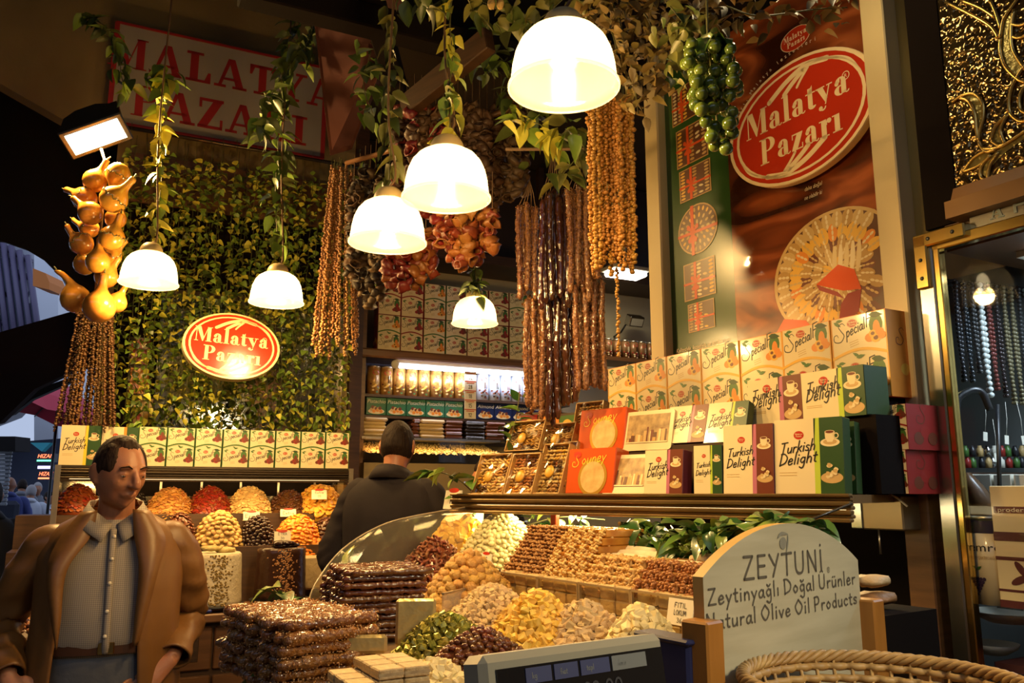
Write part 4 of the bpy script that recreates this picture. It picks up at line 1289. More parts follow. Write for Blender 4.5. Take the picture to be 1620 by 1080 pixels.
cA, cB = at(168, 262, 3.76), at(150, 478, 3.76)
tag(MB().tube([at(160, 235, 3.76), cA, at(160, 360, 3.78), cB], .006, M_cord, 6).build('gourd_rope'), 'twisted rope holding the gourd cluster below the floodlight', 'rope')
def bead_string(L, r_, m, seed, name, label, group, cat='bead string', cord=.05, knobs=.5):
 rr = random.Random(seed)
 mb = MB()
 z = 0
 mb.tube([(0, 0, cord), (0, 0, -L)], r_ * .25, M_stem, 4)
 while z > -L:
  q = r_ * rr.uniform(1 - knobs, 1 + knobs)
  mb.ball((q, q, q * .9), m, T(rr.uniform(-.6, .6) * r_, rr.uniform(-.6, .6) * r_, z) @ RZ(rr.random() * 6), 6, 4)
  z -= q * 1.25
 o = mb.build(name)
 return tag(o, label, cat, group)
def bundle(cxt, pyt, pyb, wpx, Y, n, r_, m, name, label, group, spread=1.3, depth=.05, jit=.12, cat='bead string'):
 """strings hung side by side, a little fanned"""
 c0_, c1_ = at(cxt, pyt, Y), at(cxt, pyb, Y)
 L = c0_.z - c1_.z
 W_ = wpx / F * Y
 pr = [bead_string(L, r_, m, 50 + k + cxt, name, label, group, cat) for k in range(3)]
 for k in range(n):
  u = (k + .5) / n * 2 - 1
  M = T(c0_.x + u * W_ / 2 + rnd(-.3, .3) * W_ / n, Y + rnd(-depth, depth), c0_.z + rnd(-.02, .01)) @ RY(-u * (spread - 1) * .12) @ RZ(rnd(0, 6)) @ SC(1, 1, 1 + rnd(-jit, .02))
  o = pr[k] if k < 3 else pr[k % 3].copy()
  if k >= 3:
   COL.objects.link(o)
  o.matrix_basis = M
M_bead1 = mat('brown_seed', (.13, .06, .018), .45, objvar=.2)
M_bead2 = mat('tan_seed', (.22, .10, .03), .45, objvar=.2)
M_bead3 = mat('golden_seed', (.36, .17, .03), .35, objvar=.2)
bundle(152, 494, 690, 60, 4.12, 36, .0065, M_bead1, 'seed_string', 'brown seed string hanging under the gourd cluster', 'brown seed strings under the gourds', 2.0)
bundle(540, 268, 560, 34, 4.0, 18, .007, M_bead2, 'seed_string', 'tan seed string hanging at the right edge of the vine curtain', 'tan seed strings by the vine curtain', 1.6)
M_pgreen = mat('poster_green', (.030, .085, .018), .22, coat=.5)
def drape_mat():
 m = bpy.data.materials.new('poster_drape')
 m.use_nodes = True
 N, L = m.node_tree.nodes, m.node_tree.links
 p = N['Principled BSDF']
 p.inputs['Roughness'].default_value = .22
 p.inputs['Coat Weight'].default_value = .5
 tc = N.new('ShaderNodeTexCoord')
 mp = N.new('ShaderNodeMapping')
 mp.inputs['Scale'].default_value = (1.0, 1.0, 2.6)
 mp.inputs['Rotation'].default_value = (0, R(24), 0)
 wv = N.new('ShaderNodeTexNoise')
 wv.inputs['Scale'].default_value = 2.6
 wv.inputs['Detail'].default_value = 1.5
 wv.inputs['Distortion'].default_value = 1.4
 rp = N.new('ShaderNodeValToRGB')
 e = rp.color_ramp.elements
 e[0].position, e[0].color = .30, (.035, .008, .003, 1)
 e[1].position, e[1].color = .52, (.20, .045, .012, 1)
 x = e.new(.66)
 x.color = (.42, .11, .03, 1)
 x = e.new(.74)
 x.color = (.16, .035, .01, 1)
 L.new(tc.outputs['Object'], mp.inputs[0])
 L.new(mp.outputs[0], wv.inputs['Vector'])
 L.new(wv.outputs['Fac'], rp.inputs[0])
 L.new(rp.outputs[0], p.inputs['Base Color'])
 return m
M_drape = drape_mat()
g0, g1 = loc(1047, 450, 'R').x, loc(1160, 470, 'R').x
g2 = loc(1399, 450, 'R', -.0).x
zb_, zt_ = loc(1100, 590, 'R').z - .05, 3.42
t = thing('wall_poster', 'tall glossy poster, green strip with gift trays beside a brown strip with a fruit plate', 'poster', MR @ Vector((g0, -.01, zb_)), rzR)
MP_ = MR
MB().box((g1 - g0, .02, zt_ - zb_), ((g0 + g1) / 2, .02, (zb_ + zt_) / 2), M_pgreen, MR).build('green_strip', t, True)
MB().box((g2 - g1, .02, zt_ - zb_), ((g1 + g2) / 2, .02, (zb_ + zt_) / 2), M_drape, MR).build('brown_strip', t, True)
PM = MR @ T(0, .008, 0) @ UP        # drawing plane of the poster: x along, y up
M_ppaper = mat('print_cream_text', (.72, .62, .42), .4)
M_prib = mat('print_ribbon', (.72, .10, .02), .25, coat=.5)
M_pfig = mat('print_fig', (.50, .30, .09), .3)
M_pdate = mat('print_date', (.12, .045, .02), .3)
M_pnut = mat('print_nut', (.62, .42, .16), .3)
def gift_print(px, py, w_, h_, roundp):
 c = loc(px, py, 'R')
 k = (loc(px + 10, py, 'R').x - loc(px - 10, py, 'R').x) / 20
 kz = (loc(px, py - 10, 'R').z - loc(px, py + 10, 'R').z) / 20
 w_, h_ = w_ * k, h_ * kz
 mb = MB()
 M = PM @ T(c.x, c.z, .0004)
 rr = random.Random(px)
 if roundp:
  mb.poly(ell(w_ / 2, h_ / 2, 32), M_pfig, M)
  mb.poly(ell(w_ * .47, h_ * .47, 32), M_pdate, M @ T(0, 0, .0003))
  for ring, cnt in ((.40, 22), (.27, 14), (.14, 8)):
   for i in range(cnt):
    a = 2 * PI * i / cnt
    mb.poly(ell(w_ * .045, h_ * .028, 8), (M_pnut, M_pam, M_pfig)[(i // 3) % 3], M @ T(ring * w_ * math.cos(a), ring * h_ * math.sin(a), .0006) @ RZ(a))
 else:
  mb.poly([(-w_ / 2, -h_ / 2), (w_ / 2, -h_ / 2), (w_ / 2, h_ / 2), (-w_ / 2, h_ / 2)], M_pfig, M)
  mb.poly([(-w_ * .47, -h_ * .47), (w_ * .47, -h_ * .47), (w_ * .47, h_ * .47), (-w_ * .47, h_ * .47)], M_pdate, M @ T(0, 0, .0003))
  for i in range(5):
   for j in range(9):
    if i == 3 and rr.random() < .6:
     continue
    mb.poly(ell(w_ * .075, h_ * .035, 8), (M_pnut, M_pam, M_pdate, M_pfig, M_card)[(i + (px // 7)) % 5],
      M @ T((-.38 + .19 * i) * w_, (-.40 + .10 * j) * h_, .0006) @ RZ(rr.uniform(-.2, .2)))
 mb.box((w_ * .08, h_, .0002), (-.12 * w_, 0, .0012), M_prib, M)
 mb.box((w_, h_ * .06, .0002), (0, -.05 * h_, .0013), M_prib, M)
 for a in (.7, 2.3, 4.2, 5.2):
  mb.poly([(p[0] * .17 * w_ - .12 * w_, p[1] * .17 * w_ - .05 * h_) for p in ((0, 0), (math.cos(a - .3), math.sin(a - .3)), (1.2 * math.cos(a), 1.2 * math.sin(a)), (math.cos(a + .3), math.sin(a + .3)))],
    M_prib, M @ T(0, 0, .0016))
 mb.build('gift_tray_print', t, True)
for a in ((1081, 162, 42, 58, 0), (1092, 226, 50, 62, 0), (1097, 286, 50, 52, 0), (1101, 361, 63, 80, 1), (1104, 441, 50, 60, 0), (1107, 499, 42, 46, 0)):
 gift_print(*a)
# the plate of dried fruit
mb = MB()
c0_ = loc(1318, 432, 'R')
rx = (loc(1419, 440, 'R').x - loc(1209, 440, 'R').x) / 2
rz_ = c0_.z - 0
rz_ = (loc(1318, 330, 'R').z - c0_.z)
Mq = PM @ T(c0_.x + .004, c0_.z, .0004)
lim = (g2 - c0_.x - .006) / rx
def cl_(pts):
 return [(min(p[0], g2 - c0_.x - .006), p[1]) for p in pts]
mb.poly(cl_(ell(rx, rz_, 56)), M_pnut, Mq)
mb.poly(cl_(ell(rx * .95, rz_ * .95, 56)), M_pdate, Mq @ T(0, 0, .0003))
rr = random.Random(3)
for ring, cnt, l_, w_, ms in ((.84, 34, .115, .085, (M_pnut, M_pfig, M_pnut)), (.64, 28, .12, .075, (M_pam, M_pam, M_pam, M_por)), (.47, 24, .11, .062, (M_pbr, M_pfig, M_pfig)),
       (.31, 17, .10, .058, (M_pfig, M_pnut)), (.15, 10, .09, .05, (M_pam, M_pnut))):
 for i in range(cnt):
  a = 2 * PI * i / cnt
  x, y = ring * math.cos(a), ring * math.sin(a)
  if x > lim - .06:
   continue
  mm = ms[i % len(ms)]
  if ring > .6 and -1.0 < a - 6.28 < -.1 or (ring > .6 and a < .1):
   mm = M_pbr if i % 2 else M_pfig
  S_ = Mq @ T(x * rx, y * rz_, .0006 + .0001 * (i % 3)) @ RZ(math.atan2(y * rz_, x * rx))
  mb.poly(ell(l_ * rx, w_ * rx, 12), mm, S_)
  for q in range(3):
   mb.poly(ell(l_ * rx * .28, w_ * rx * .22, 8), M_pnut if mm in (M_pam, M_pbr, M_pdate) else M_card, S_ @ T((q - 1) * l_ * rx * .55, 0, .0004))
for i in range(5):
 ribbon(mb, [((-.02 + .085 * i) * rx, -.06 * rz_), ((.0 + .09 * i) * rx, .18 * rz_), ((.02 + .09 * i) * rx, .42 * rz_)], .07 * rx, M_card if i % 2 else M_lump, Mq @ T(0, 0, .0014), 4, .5)
for pts, m_ in (([(-.30, -.10), (.05, .12), (.28, -.02), (.36, -.34), (.10, -.30)], M_prib), ([(.36, -.34), (.30, -.66), (-.02, -.88), (.05, -.50), (.16, -.36)], M_dkred),
    ([(.02, -.30), (-.30, -.10), (-.26, -.2), (.10, -.42)], M_dkred), ([(-1.05, -.78), (-.86, -.52), (-.50, -.62), (-.30, -.92), (-.72, -.80), (-.82, -1.02)], M_prib),
    ([(-.30, -.92), (.0, -.84), (.30, -.70), (.42, -.95), (.02, -1.0), (-.36, -1.04)], M_prib)):
 mb.poly(cl_([(x * rx, y * rz_) for x, y in pts]), m_, Mq @ T(0, 0, .0022))
mb.build('fruit_plate_print', t, True)
# small texts and the little logo of the poster
mb = MB()
a, b = loc(1068, 552, 'R'), loc(1153, 543, 'R')
sans(mb, 'Kalitesiyle, lezzetiyle ve doğallığıyla', .018, M_ppaper, PM @ T((a.x + b.x) / 2, (a.z + b.z) / 2 - .004, .0006), 'C', b.x - a.x, .2)
mb.build('slogan_lettering', t, True)
mb = MB()
for i, s_ in enumerate(('daha doğal', 'ne olabilir ki')):
 a = loc(1284, 297 + 14 * i, 'R')
 sans(mb, s_, .015, M_ppaper, PM @ T(a.x, a.z, .0006), 'C', .075, .2)
s_ = 'armağanları, Malatya lezzetleri'
for i, ch in enumerate(s_):
 if ch == ' ':
  continue
 f = i / len(s_)
 a_ = PI * (.93 - .50 * f)
 sans(mb, ch, .016, M_ppaper, PM @ T(BIGO[0] + BIGO[2] * 1.16 * math.cos(a_), BIGO[1] + BIGO[3] * 1.28 * math.sin(a_), .0006) @ RZ(a_ - PI / 2 + .15), 'C')
mb.build('poster_lettering', t, True)
mb = MB()
a = loc(1256, 60, 'R')
k = (loc(1281, 60, 'R').x - loc(1232, 60, 'R').x) / 2
logo(mb, k, k * .62, PM @ T(a.x, a.z, .0006), M_red, M_signcream, False)
mb.build('small_logo', t, True)
s0, s1 = loc(716, 792, 'S'), loc(1349, 792, 'S')
zs = loc(1345, 781, 'S').z
zs0 = loc(1345, 826, 'S').z
th = zs - zs0
fr0, fr1 = MS @ Vector((s0.x, 0, 0)), MS @ Vector((s1.x, 0, 0))
bk1 = MR @ Vector((loc(1432, 700, 'R').x, -.01, 0))
bk0 = MR @ Vector((loc(1030, 700, 'R').x, -.01, 0))
bk00 = fr0 + nS * .30
M_shelf = mat('brown_shelf_board', (.16, .085, .03), .4)
t = thing('display_shelf', 'long metal-edged shelf carrying the sweet boxes above the nougat trays', 'shelf', Vector((fr1.x, fr1.y, zs0)), rzS)
MB().prism([(p.x, p.y) for p in (fr0, fr1, bk1, bk0, bk00)], .022, M_shelf, T(0, 0, zs - .024)).build('shelf_board', t, True)
mb = MB()
L_ = s1.x - s0.x
for k, (y_, hh_, z_) in enumerate(((-.006, .009, -.004), (.004, .010, -.014), (-.004, .012, -.026), (.004, .010, -.037), (-.004, .012, -.049), (.003, .010, -.060), (-.008, .010, -.070))):
 mb.box((L_, .022, hh_), ((s0.x + s1.x) / 2, y_, zs + z_ * th / .075), M_trim, MS, bev=.003)
mb.build('edge_profile', t, True)
tl = MB().tube([Vector((fr0 + nS * .10).to_tuple()[:2] + (zs - .05,)), Vector((fr1 + nS * .10 + kS * .07).to_tuple()[:2] + (zs - .05,))], .013,
   mat('cool_warm_tube', (1, .9, .7), .4, emit=(1, .80, .42), es=9), 10).build('tube_lamp', t, True)
cm = (fr0 + fr1) / 2 + nS * .10
lamp('AREA', 'shelf_tube_light', (cm.x, cm.y, zs - .068), 16, (1, .70, .28), L_ * .95, (Matrix.Rotation(rzS, 3, 'Z') @ Matrix.Rotation(-.35, 3, 'X')).to_euler(), .05)
# dark risers the rear rows stand on
t = thing('display_riser', 'dark stepped riser under the upper rows of boxes on the shelf', 'riser', Vector((bk1.x, bk1.y, zs)), rzR)
rz0, rz1 = loc(962, 600, 'R', -.16).x, loc(1398, 600, 'R', -.16).x
zR = loc(1360, 632, 'R', -.16).z
MB().box((rz1 - rz0, .15, zR - zs), ((rz0 + rz1) / 2, -.085, (zR + zs) / 2), M_dark, MR).build('rear_step', t, True)
zU = loc(1270, 664, 'R', -.33).z
ru0, ru1 = loc(1176, 640, 'R', -.30).x, loc(1384, 640, 'R', -.30).x
MB().box((ru1 - ru0, .12, zU - zs), ((ru0 + ru1) / 2, -.24, (zU + zs) / 2), M_dark, MR).build('front_step', t, True)
# rear row of orange-edged fruit cartons
cx0, cx1 = loc(960, 588, 'R', -.16).x, loc(1401, 500, 'R', -.16).x
NW = 7
wd = (cx1 - cx0) / NW
zt7 = loc(1360, 496, 'R', -.16).z
g = 'orange fruit cartons on the right shelf'
rear_names = ['nearest right end of the rear row, brown side showing', 'second from the right in the rear row, behind the lime sweet box', 'third from the right in the rear row, behind the purple sweet box',
   'middle of the rear row, above the leaning lime box', 'third from the left in the rear row, above the leaning pink box', 'second from the left in the rear row, above the cream tin', 'leftmost in the rear row, above the orange gift box']
pr = fruit_carton(wd * .985, zt7 - zR, .14, M_por, M_pam, (M_por, M_pam), 'orange fruit carton ' + rear_names[0], g)
for k in range(NW):
 M = MR @ T(cx1 - (k + .5) * wd, -.16 + rnd(0, .006), zR)
 if k == 0:
  pr.matrix_basis = M
 else:
  dup(pr, M, 'orange fruit carton ' + rear_names[k], g)
def place(which, off, pxl, pxr, yt, yb, lean=0., zbot=None):
 """frame and size of an upright box whose front shows between the pixels"""
 pc = (pxl + pxr) / 2
 a, b = loc(pxl, (yt + yb) / 2, which, off), loc(pxr, (yt + yb) / 2, which, off)
 z1_, z0_ = loc(pc, yt, which, off).z, loc(pc, yb, which, off).z
 if zbot is not None:
  z0_ = zbot
 M0 = {'R': MR, 'S': MS, 'T': MT}[which]
 return M0 @ T((a.x + b.x) / 2, off, z0_) @ RX(-lean), b.x - a.x, (z1_ - z0_) / math.cos(lean)
def td(which, off, pxl, pxr, yt, yb, d, side, band, label, lean=0., zbot=None):
 M, w_, h_ = place(which, off, pxl, pxr, yt, yb, lean, zbot)
 o = delight_carton(w_, h_, d, side, band, label, 'sweet boxes on the right shelf')
 o.matrix_basis = M
 return o
M_pur_s = mat('purple_card', (.17, .03, .05), .35)
M_grn_s = mat('green_card', (.035, .07, .02), .35)
td('R', -.31, 1184, 1269, 597, 664, .10, M_pur_s, M_pink, 'purple sweet box standing on the upper step behind the front row', 0, zU)
td('R', -.31, 1269, 1369, 583, 664, .10, M_grn_s, M_lime, 'lime sweet box on the upper step at the right, cup printed top right', 0, zU)
td('S', .035, 1224, 1333, 661, 781, .045, M_grn_s, M_lime, 'large lime sweet box at the right end of the front row', R(4), zs)
td('S', .105, 1262, 1352, 668, 781, .035, M_grn_s, M_lime, 'lime sweet box tucked behind the large lime box, only its side showing', R(4), zs)
td('S', .03, 1143, 1222, 671, 782, .06, M_pur_s, M_pink, 'large pink-banded sweet box left of the large lime box in front', R(4), zs)
td('S', .03, 1097, 1141, 704, 782, .06, M_grn_s, M_lime, 'narrow lime sweet box in the middle of the front row', R(3), zs)
td('S', .02, 1018, 1078, 711, 783, .05, M_pur_s, M_pink, 'pink-banded sweet box in front, right of the lower cream tin', R(6), zs)
td('S', .17, 1050, 1112, 640, 700, .035, M_pur_s, M_pink, 'leaning pink sweet box on the middle step beside the upper cream tin', R(18))
td('S', .17, 1112, 1176, 634, 699, .035, M_grn_s, M_lime, 'leaning lime sweet box on the middle step below the orange cartons', R(18))
# middle step under the leaning boxes
ms0, ms1 = loc(915, 700, 'S', .16).x, loc(1180, 700, 'S', .16).x
zM = loc(1080, 703, 'S', .17).z
t = thing('display_riser', 'plain brown riser under the leaning boxes in the middle of the shelf', 'riser', MS @ Vector((ms0, .2, zs)), rzS)
MB().box((ms1 - ms0, .12, zM - zs), ((ms0 + ms1) / 2, .225, (zM + zs) / 2), M_darkwood, MS).build('step_block', t, True)
# orange gift boxes with a round window
M_orbox = mat('orange_card', (.56, .08, .010), .25, coat=.5)
def gift_box(pxl, pxr, yt, yb, off, label, lean, zbot):
 M, w_, h_ = place('S', off, pxl, pxr, yt, yb, lean, zbot)
 t_ = thing('gift_box', label, 'box', (0, 0, 0), 0, 'orange gift boxes')
 MB().box((w_, .07, h_), (0, .035, h_ / 2), M_orbox, None, .003).build('box_body', t_)
 mb = MB()
 Z = UP @ T(0, 0, .001)
 ringpoly(mb, (.25 * w_, .25 * w_), (.30 * w_, .30 * w_), mat('gold_print', (.75, .42, .06), .25, .6), Z @ T(.06 * w_, h_ * .36, .0003), 32)
 special_s(mb, -.34 * w_, h_ * .62, .16 * w_, M_pyl, Z @ T(0, 0, .0004))
 brush(mb, 'ouney', .18 * w_, M_pyl, Z @ T(-.20 * w_, h_ * .64, .0004) @ RZ(.1), wt=.07, align='L', shear=.3, width=.5 * w_, n=3)
 mb.poly(ell(.08 * w_, .055 * w_, 16, -.3 * w_, h_ * .86), M_logo, Z @ T(0, 0, .0004))
 mb.build('gold_lettering', t_)
 MB().poly(ell(.25 * w_, .25 * w_, 28, .06 * w_, h_ * .36), mat('window_sweets', (.72, .52, .22), .3, col2=(.5, .3, .1), scale=30, coat=.8), Z @ T(0, 0, .0005)).build('round_window', t_)
 t_.matrix_basis = M
 return t_
gift_box(912, 985, 645, 712, .16, 'upper orange gift box with a round gold window', R(10), None)
gift_box(893, 968, 708, 779, .03, 'lower orange gift box with a round gold window, standing on the shelf edge', R(10), zs)
def tin(pxl, pxr, yt, yb, off, label, lean, zbot):
 M, w_, h_ = place('S', off, pxl, pxr, yt, yb, lean, zbot)
 t_ = thing('sweet_tin', label, 'tin', (0, 0, 0), 0, 'cream picture tins')
 r_ = .012
 P = []
 for cx, cy, a0 in ((w_ / 2 - r_, r_, -90), (w_ / 2 - r_, h_ - r_, 0), (-w_ / 2 + r_, h_ - r_, 90), (-w_ / 2 + r_, r_, 180)):
  P += [(cx + r_ * math.cos(R(a0 + 30 * k)), cy + r_ * math.sin(R(a0 + 30 * k))) for k in range(4)]
 MB().prism(P, .03, M_card, UP @ T(0, 0, -.03)).build('tin_body', t_)
 mb = MB()
 Z = UP @ T(0, 0, .0008)
 mb.box((w_ * .84, h_ * .72, .0008), (0, h_ * .54, 0), mat('sepia_picture', (.55, .38, .16), .4, col2=(.20, .11, .04), scale=32), Z)
 rr_ = random.Random(pxl)
 for k in range(26):
  x = rr_.uniform(-.38, .38) * w_
  hh = rr_.uniform(.04, .30) * h_ * (1 if k % 3 else 1.4)
  mb.box((rr_.uniform(.03, .07) * w_, hh, .0004), (x, h_ * .22 + hh / 2, .0006 + k * .00003), (M_pbr, M_pfig, M_lump, M_pdate, M_tan)[k % 5], Z)
 mb.box((w_ * .84, h_ * .03, .0004), (0, h_ * .20, .0016), M_card, Z)
 mb.build('picture_print', t_)
 MB().prism([(x * 1.02, h_ / 2 + (y - h_ / 2) * 1.02) for x, y in P], .006, M_card, UP @ T(0, 0, -.030)).build('tin_rim', t_)
 t_.matrix_basis = M
 return t_
tin(982, 1060, 648, 712, .16, 'upper cream tin printed with a town view', R(14), None)
tin(950, 1020, 718, 782, .03, 'lower cream tin printed with a town view, on the shelf edge', R(22), zs)
# film-wrapped trays of nuts and chocolate
M_kraft = mat('kraft_card', (.50, .30, .10), .6)
M_film = glass_mat('wrap_film', (1, .98, .93), .16, .06)
def nut_tray(pxl, pxr, yt, yb, off, label, lean, zbot, seed):
 M, w_, h_ = place('S', off, pxl, pxr, yt, yb, lean, zbot)
 t_ = thing('nut_tray', label, 'tray', (0, 0, 0), 0, 'film-wrapped nut trays')
 mb = MB()
 Z = UP
 mb.box((w_, h_, .004), (0, h_ / 2, -.028), M_kraft, Z)
 for (sx, sy, cx, cy) in ((w_, .004, 0, 0.002), (w_, .004, 0, h_ - .002), (.004, h_, -w_ / 2 + .002, h_ / 2), (.004, h_, w_ / 2 - .002, h_ / 2)):
  mb.box((sx, sy, .034), (cx, cy, -.014), M_kraft, Z)
 mb.build('cardboard_tray', t_)
 rr_ = random.Random(seed)
 cols = (M_pale, M_datem, M_apr2, M_fig, M_pale, M_nutm)
 mb = MB()
 nr, nc = 13, 8
 for i in range(nr):
  for j in range(nc):
   mm = cols[(i // 3 + (j // 3) * 2 + seed) % 6]
   mb.ball((w_ / nc * .62, h_ / nr * .60, .009), mm, Z @ T(-w_ / 2 + (j + .5) * w_ / nc + rr_.uniform(-.003, .003), (i + .5) * h_ / nr, -.016 + rr_.uniform(-.003, .003)) @ RZ(rr_.uniform(-.6, .6)), 7, 5, f_nut)
 mb.ball((.024, .024, .006), M_pam, Z @ T(-w_ * .12, h_ * .45, -.006), 12, 6)
 tag(mb.build('nut_rows', t_), None, None, None, 'stuff')
 n, vs, fs = 8, [], []
 for i in range(n + 1):
  for j in range(n + 1):
   vs.append((-w_ / 2 + w_ * i / n, h_ * j / n, .003 + rr_.uniform(-.0035, .0035)))
 for i in range(n):
  for j in range(n):
   a = i * (n + 1) + j
   fs.append((a, a + n + 1, a + n + 2, a + 1))
 MB().add(vs, fs, M_film, Z, False).build('wrapping_film', t_)
 t_.matrix_basis = M
 return t_
nut_tray(745, 795, 717, 778, .02, 'film-wrapped nut tray at the left end of the front row', R(20), zs, 1)
nut_tray(797, 841, 716, 778, .02, 'film-wrapped nut tray second from the left end of the front row', R(20), zs, 2)
nut_tray(843, 884, 700, 778, .03, 'film-wrapped nut tray in front with its brown cardboard edge showing', R(20), zs, 3)
nut_tray(872, 896, 697, 778, .09, 'film-wrapped nut tray squeezed against the lower orange gift box', R(20), zs, 4)
nut_tray(798, 852, 664, 713, .17, 'film-wrapped nut tray in the upper row above the leftmost trays', R(20), None, 5)
nut_tray(854, 902, 668, 712, .18, 'film-wrapped nut tray in the upper row, left of the upper orange gift box', R(20), None, 2)
nut_tray(904, 948, 634, 690, .26, 'film-wrapped nut tray peeping out above the upper orange gift box', R(14), None, 3)
t = thing('display_riser', 'low brown riser under the upper nut trays at the left end', 'riser', MS @ Vector((loc(800, 715, 'S', .2).x, .2, zs)), rzS)
a, b = loc(800, 713, 'S', .17), loc(915, 713, 'S', .17)
MB().box((b.x - a.x, .12, a.z - zs - .005), ((a.x + b.x) / 2, .235, (a.z + zs) / 2 - .003), M_darkwood, MS).build('step_block', t, True)
a = loc(935, 632, 'S', .34)
tag(MB().ball((.10, .07, .085), mat('yellow_bag', (.62, .45, .10), .35, bump=.5, bscale=12), MS @ T(a.x, .40, zs + .26), 16, 12, f_lump).build('snack_bag'), 'yellow paper bag bulging behind the upper nut tray', 'bag')
a = loc(838, 655, 'S', .32)
for k, (px, mm, lab) in enumerate(((838, M_pch, 'small box with red fruit picture behind the upper nut trays'), (872, M_por, 'small box with orange fruit picture behind the upper nut trays'), (898, M_pg, 'small green box behind the upper nut trays, beside the snack bag'))):
 M, w_, h_ = place('S', .30, px - 14, px + 14, 655, 690, 0, None)
 t = thing('snack_box', lab, 'box', (0, 0, 0), 0)
 MB().box((w_, .05, h_ + .05), (0, .025, h_ / 2 - .02), M_darkwood).build('box_body', t)
 mb = MB().box((w_ * .9, .001, h_ * .9), (0, -.001, h_ / 2), mm)
 mb.poly(ell(w_ * .3, w_ * .3, 16, 0, h_ * .45), M_pam, T(0, -.002, 0) @ UP)
 mb.build('front_print', t)
 t.matrix_basis = M
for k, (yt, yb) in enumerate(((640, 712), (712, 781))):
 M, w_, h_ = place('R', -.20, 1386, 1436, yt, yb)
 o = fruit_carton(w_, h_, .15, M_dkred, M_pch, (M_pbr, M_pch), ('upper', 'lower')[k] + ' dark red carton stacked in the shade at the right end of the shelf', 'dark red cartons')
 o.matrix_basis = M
# switch box and bracket at the right end of the shelf
M, w_, h_ = place('R', -.14, 1362, 1428, 784, 838, 0)
t = thing('junction_box', 'metal junction box with a cable under the right end of the shelf', 'box', (0, 0, 0))
t.matrix_basis = M
MB().box((w_, .10, h_), (0, .05, h_ / 2), mat('dull_box_metal', (.30, .22, .12), .4, .7), None, .004).build('box_body', t)
MB().box((w_ * .3, .10, h_ * .98), (-w_ * .60, .045, h_ * .5), M_steel, None, .003).build('end_cap', t)
MB().tube(smooth_path([(-w_ * .3, -.01, h_), (0, -.015, h_ + .02), (w_ * .4, -.01, h_ * .98), (w_ * .62, .0, h_ * .7)], 5), .003, M_white, 6).build('cable', t)
MB().tube([(-w_ * .2, .02, 0), (-w_ * .2, .02, -.07)], .003, M_alu, 6).build('support_pin', t)
a, b = at(1348, 796, 2.12), at(1258, 832, 2.02)
tag(MB().tube([a, b], .0035, M_metal, 6).build('stay_rod'), 'thin rod slanting from the shelf end to behind the wooden sign', 'rod')
a = loc(1440, 663, 'R', -.1)
tag(MB().box((.10, .09, .022), (a.x, -.06, a.z), M_wood, MR, bev=.003).build('ledge'), 'small wooden ledge fixed to the cream pillar at the right', 'ledge')
v0, v1 = loc(1452, 420, 'R', -.06).x, loc(1477, 420, 'R', -.06).x
v2 = loc(1487, 420, 'R', -.06).x
xE = v2 + .75
zv1 = loc(1475, 372, 'R', -.06).z
t = thing('display_cabinet', 'steel and brass framed glass cabinet at the right edge', 'cabinet', MR @ Vector((v0, 0, 0)), rzR)
MB().box((v1 - v0, .05, zv1), ((v0 + v1) / 2, -.04, zv1 / 2), M_steel, MR, bev=.004).build('steel_post', t, True)
MB().box((v2 - v1, .03, zv1 - .02), ((v1 + v2) / 2, -.045, zv1 / 2), M_brass, MR, bev=.003).build('brass_post', t, True)
zz0, zz1 = loc(1540, 372, 'R', -.06).z, loc(1540, 354, 'R', -.06).z
MB().box((xE - v0, .03, .034), ((xE + v0) / 2, -.045, zv1 - .03), M_brass, MR, bev=.003).build('top_rail', t, True)
mb = MB()
mb.box((.16, .05, .042), (v0 + .08, -.052, zv1 - .012), M_brass, MR, bev=.004)
mb.box((.042, .05, .16), (v0 + .021, -.052, zv1 - .075), M_brass, MR, bev=.004)
for x, z in ((.05, -.012), (.125, -.012), (.021, -.07), (.021, -.125)):
 mb.ball((.006, .003, .006), M_black, MR @ T(v0 + x, -.078, zv1 + z), 8, 6)
mb.build('corner_plate', t, True)
MB().box((xE - v0 - .16, .02, .06), ((xE + v0 + .16) / 2, -.035, zv1 + .02), M_steel, MR).build('steel_band', t, True)
mb = MB()
a = loc(1590, 336, 'R', -.06)
fat(mb, 'A', .04, mat('pale_blue_paint', (.35, .45, .5), .4), MR @ T(a.x - .03, -.047, zv1 + .0) @ UP)
mb.box((.008, .001, .04), (a.x + .02, -.047, zv1 + .02), MATS['pale_blue_paint'], MR)
mb.box((.008, .001, .04), (a.x + .05, -.047, zv1 + .02), MATS['pale_blue_paint'], MR)
mb.box((.03, .001, .007), (a.x + .035, -.047, zv1 + .02), MATS['pale_blue_paint'], MR)
mb.build('lettering', t, True)
MB().box((xE - v2, .004, zv1 - .06), ((xE + v2) / 2, -.045, (zv1 - .06) / 2), M_glass, MR).build('glass_door', t, True)
zc = loc(1560, 395, 'R', -.0).z
MB().box((xE - v2, .5, .10), ((xE + v2) / 2, .23, zv1 + .0), M_wood, MR).build('cabinet_roof', t, True)
MB().box((xE - v2 + .4, .02, zv1), ((xE + v2 - .4) / 2, .47, zv1 / 2), mat('cabinet_back', (.16, .17, .16), .5), MR).build('back_panel', t, True)
M_shg = mat('shelf_glass', (.30, .38, .36), .1, alpha=.6)
zsh = [loc(1560, 815, 'R', .1).z, loc(1560, 955, 'R', .0).z]
for z_ in zsh:
 MB().box((xE - v2 - .02, .42, .010), ((xE + v2) / 2, .24, z_ - .006), M_shg, MR).build('glass_shelf', t, True)
MB().box((xE - v2, .44, .02), ((xE + v2) / 2, .23, loc(1560, 1045, 'R', 0).z - .01), mat('dark_red_velvet', (.06, .012, .015), .8), MR).build('base_board', t, True)
a = loc(1612, 328, 'R', .25)
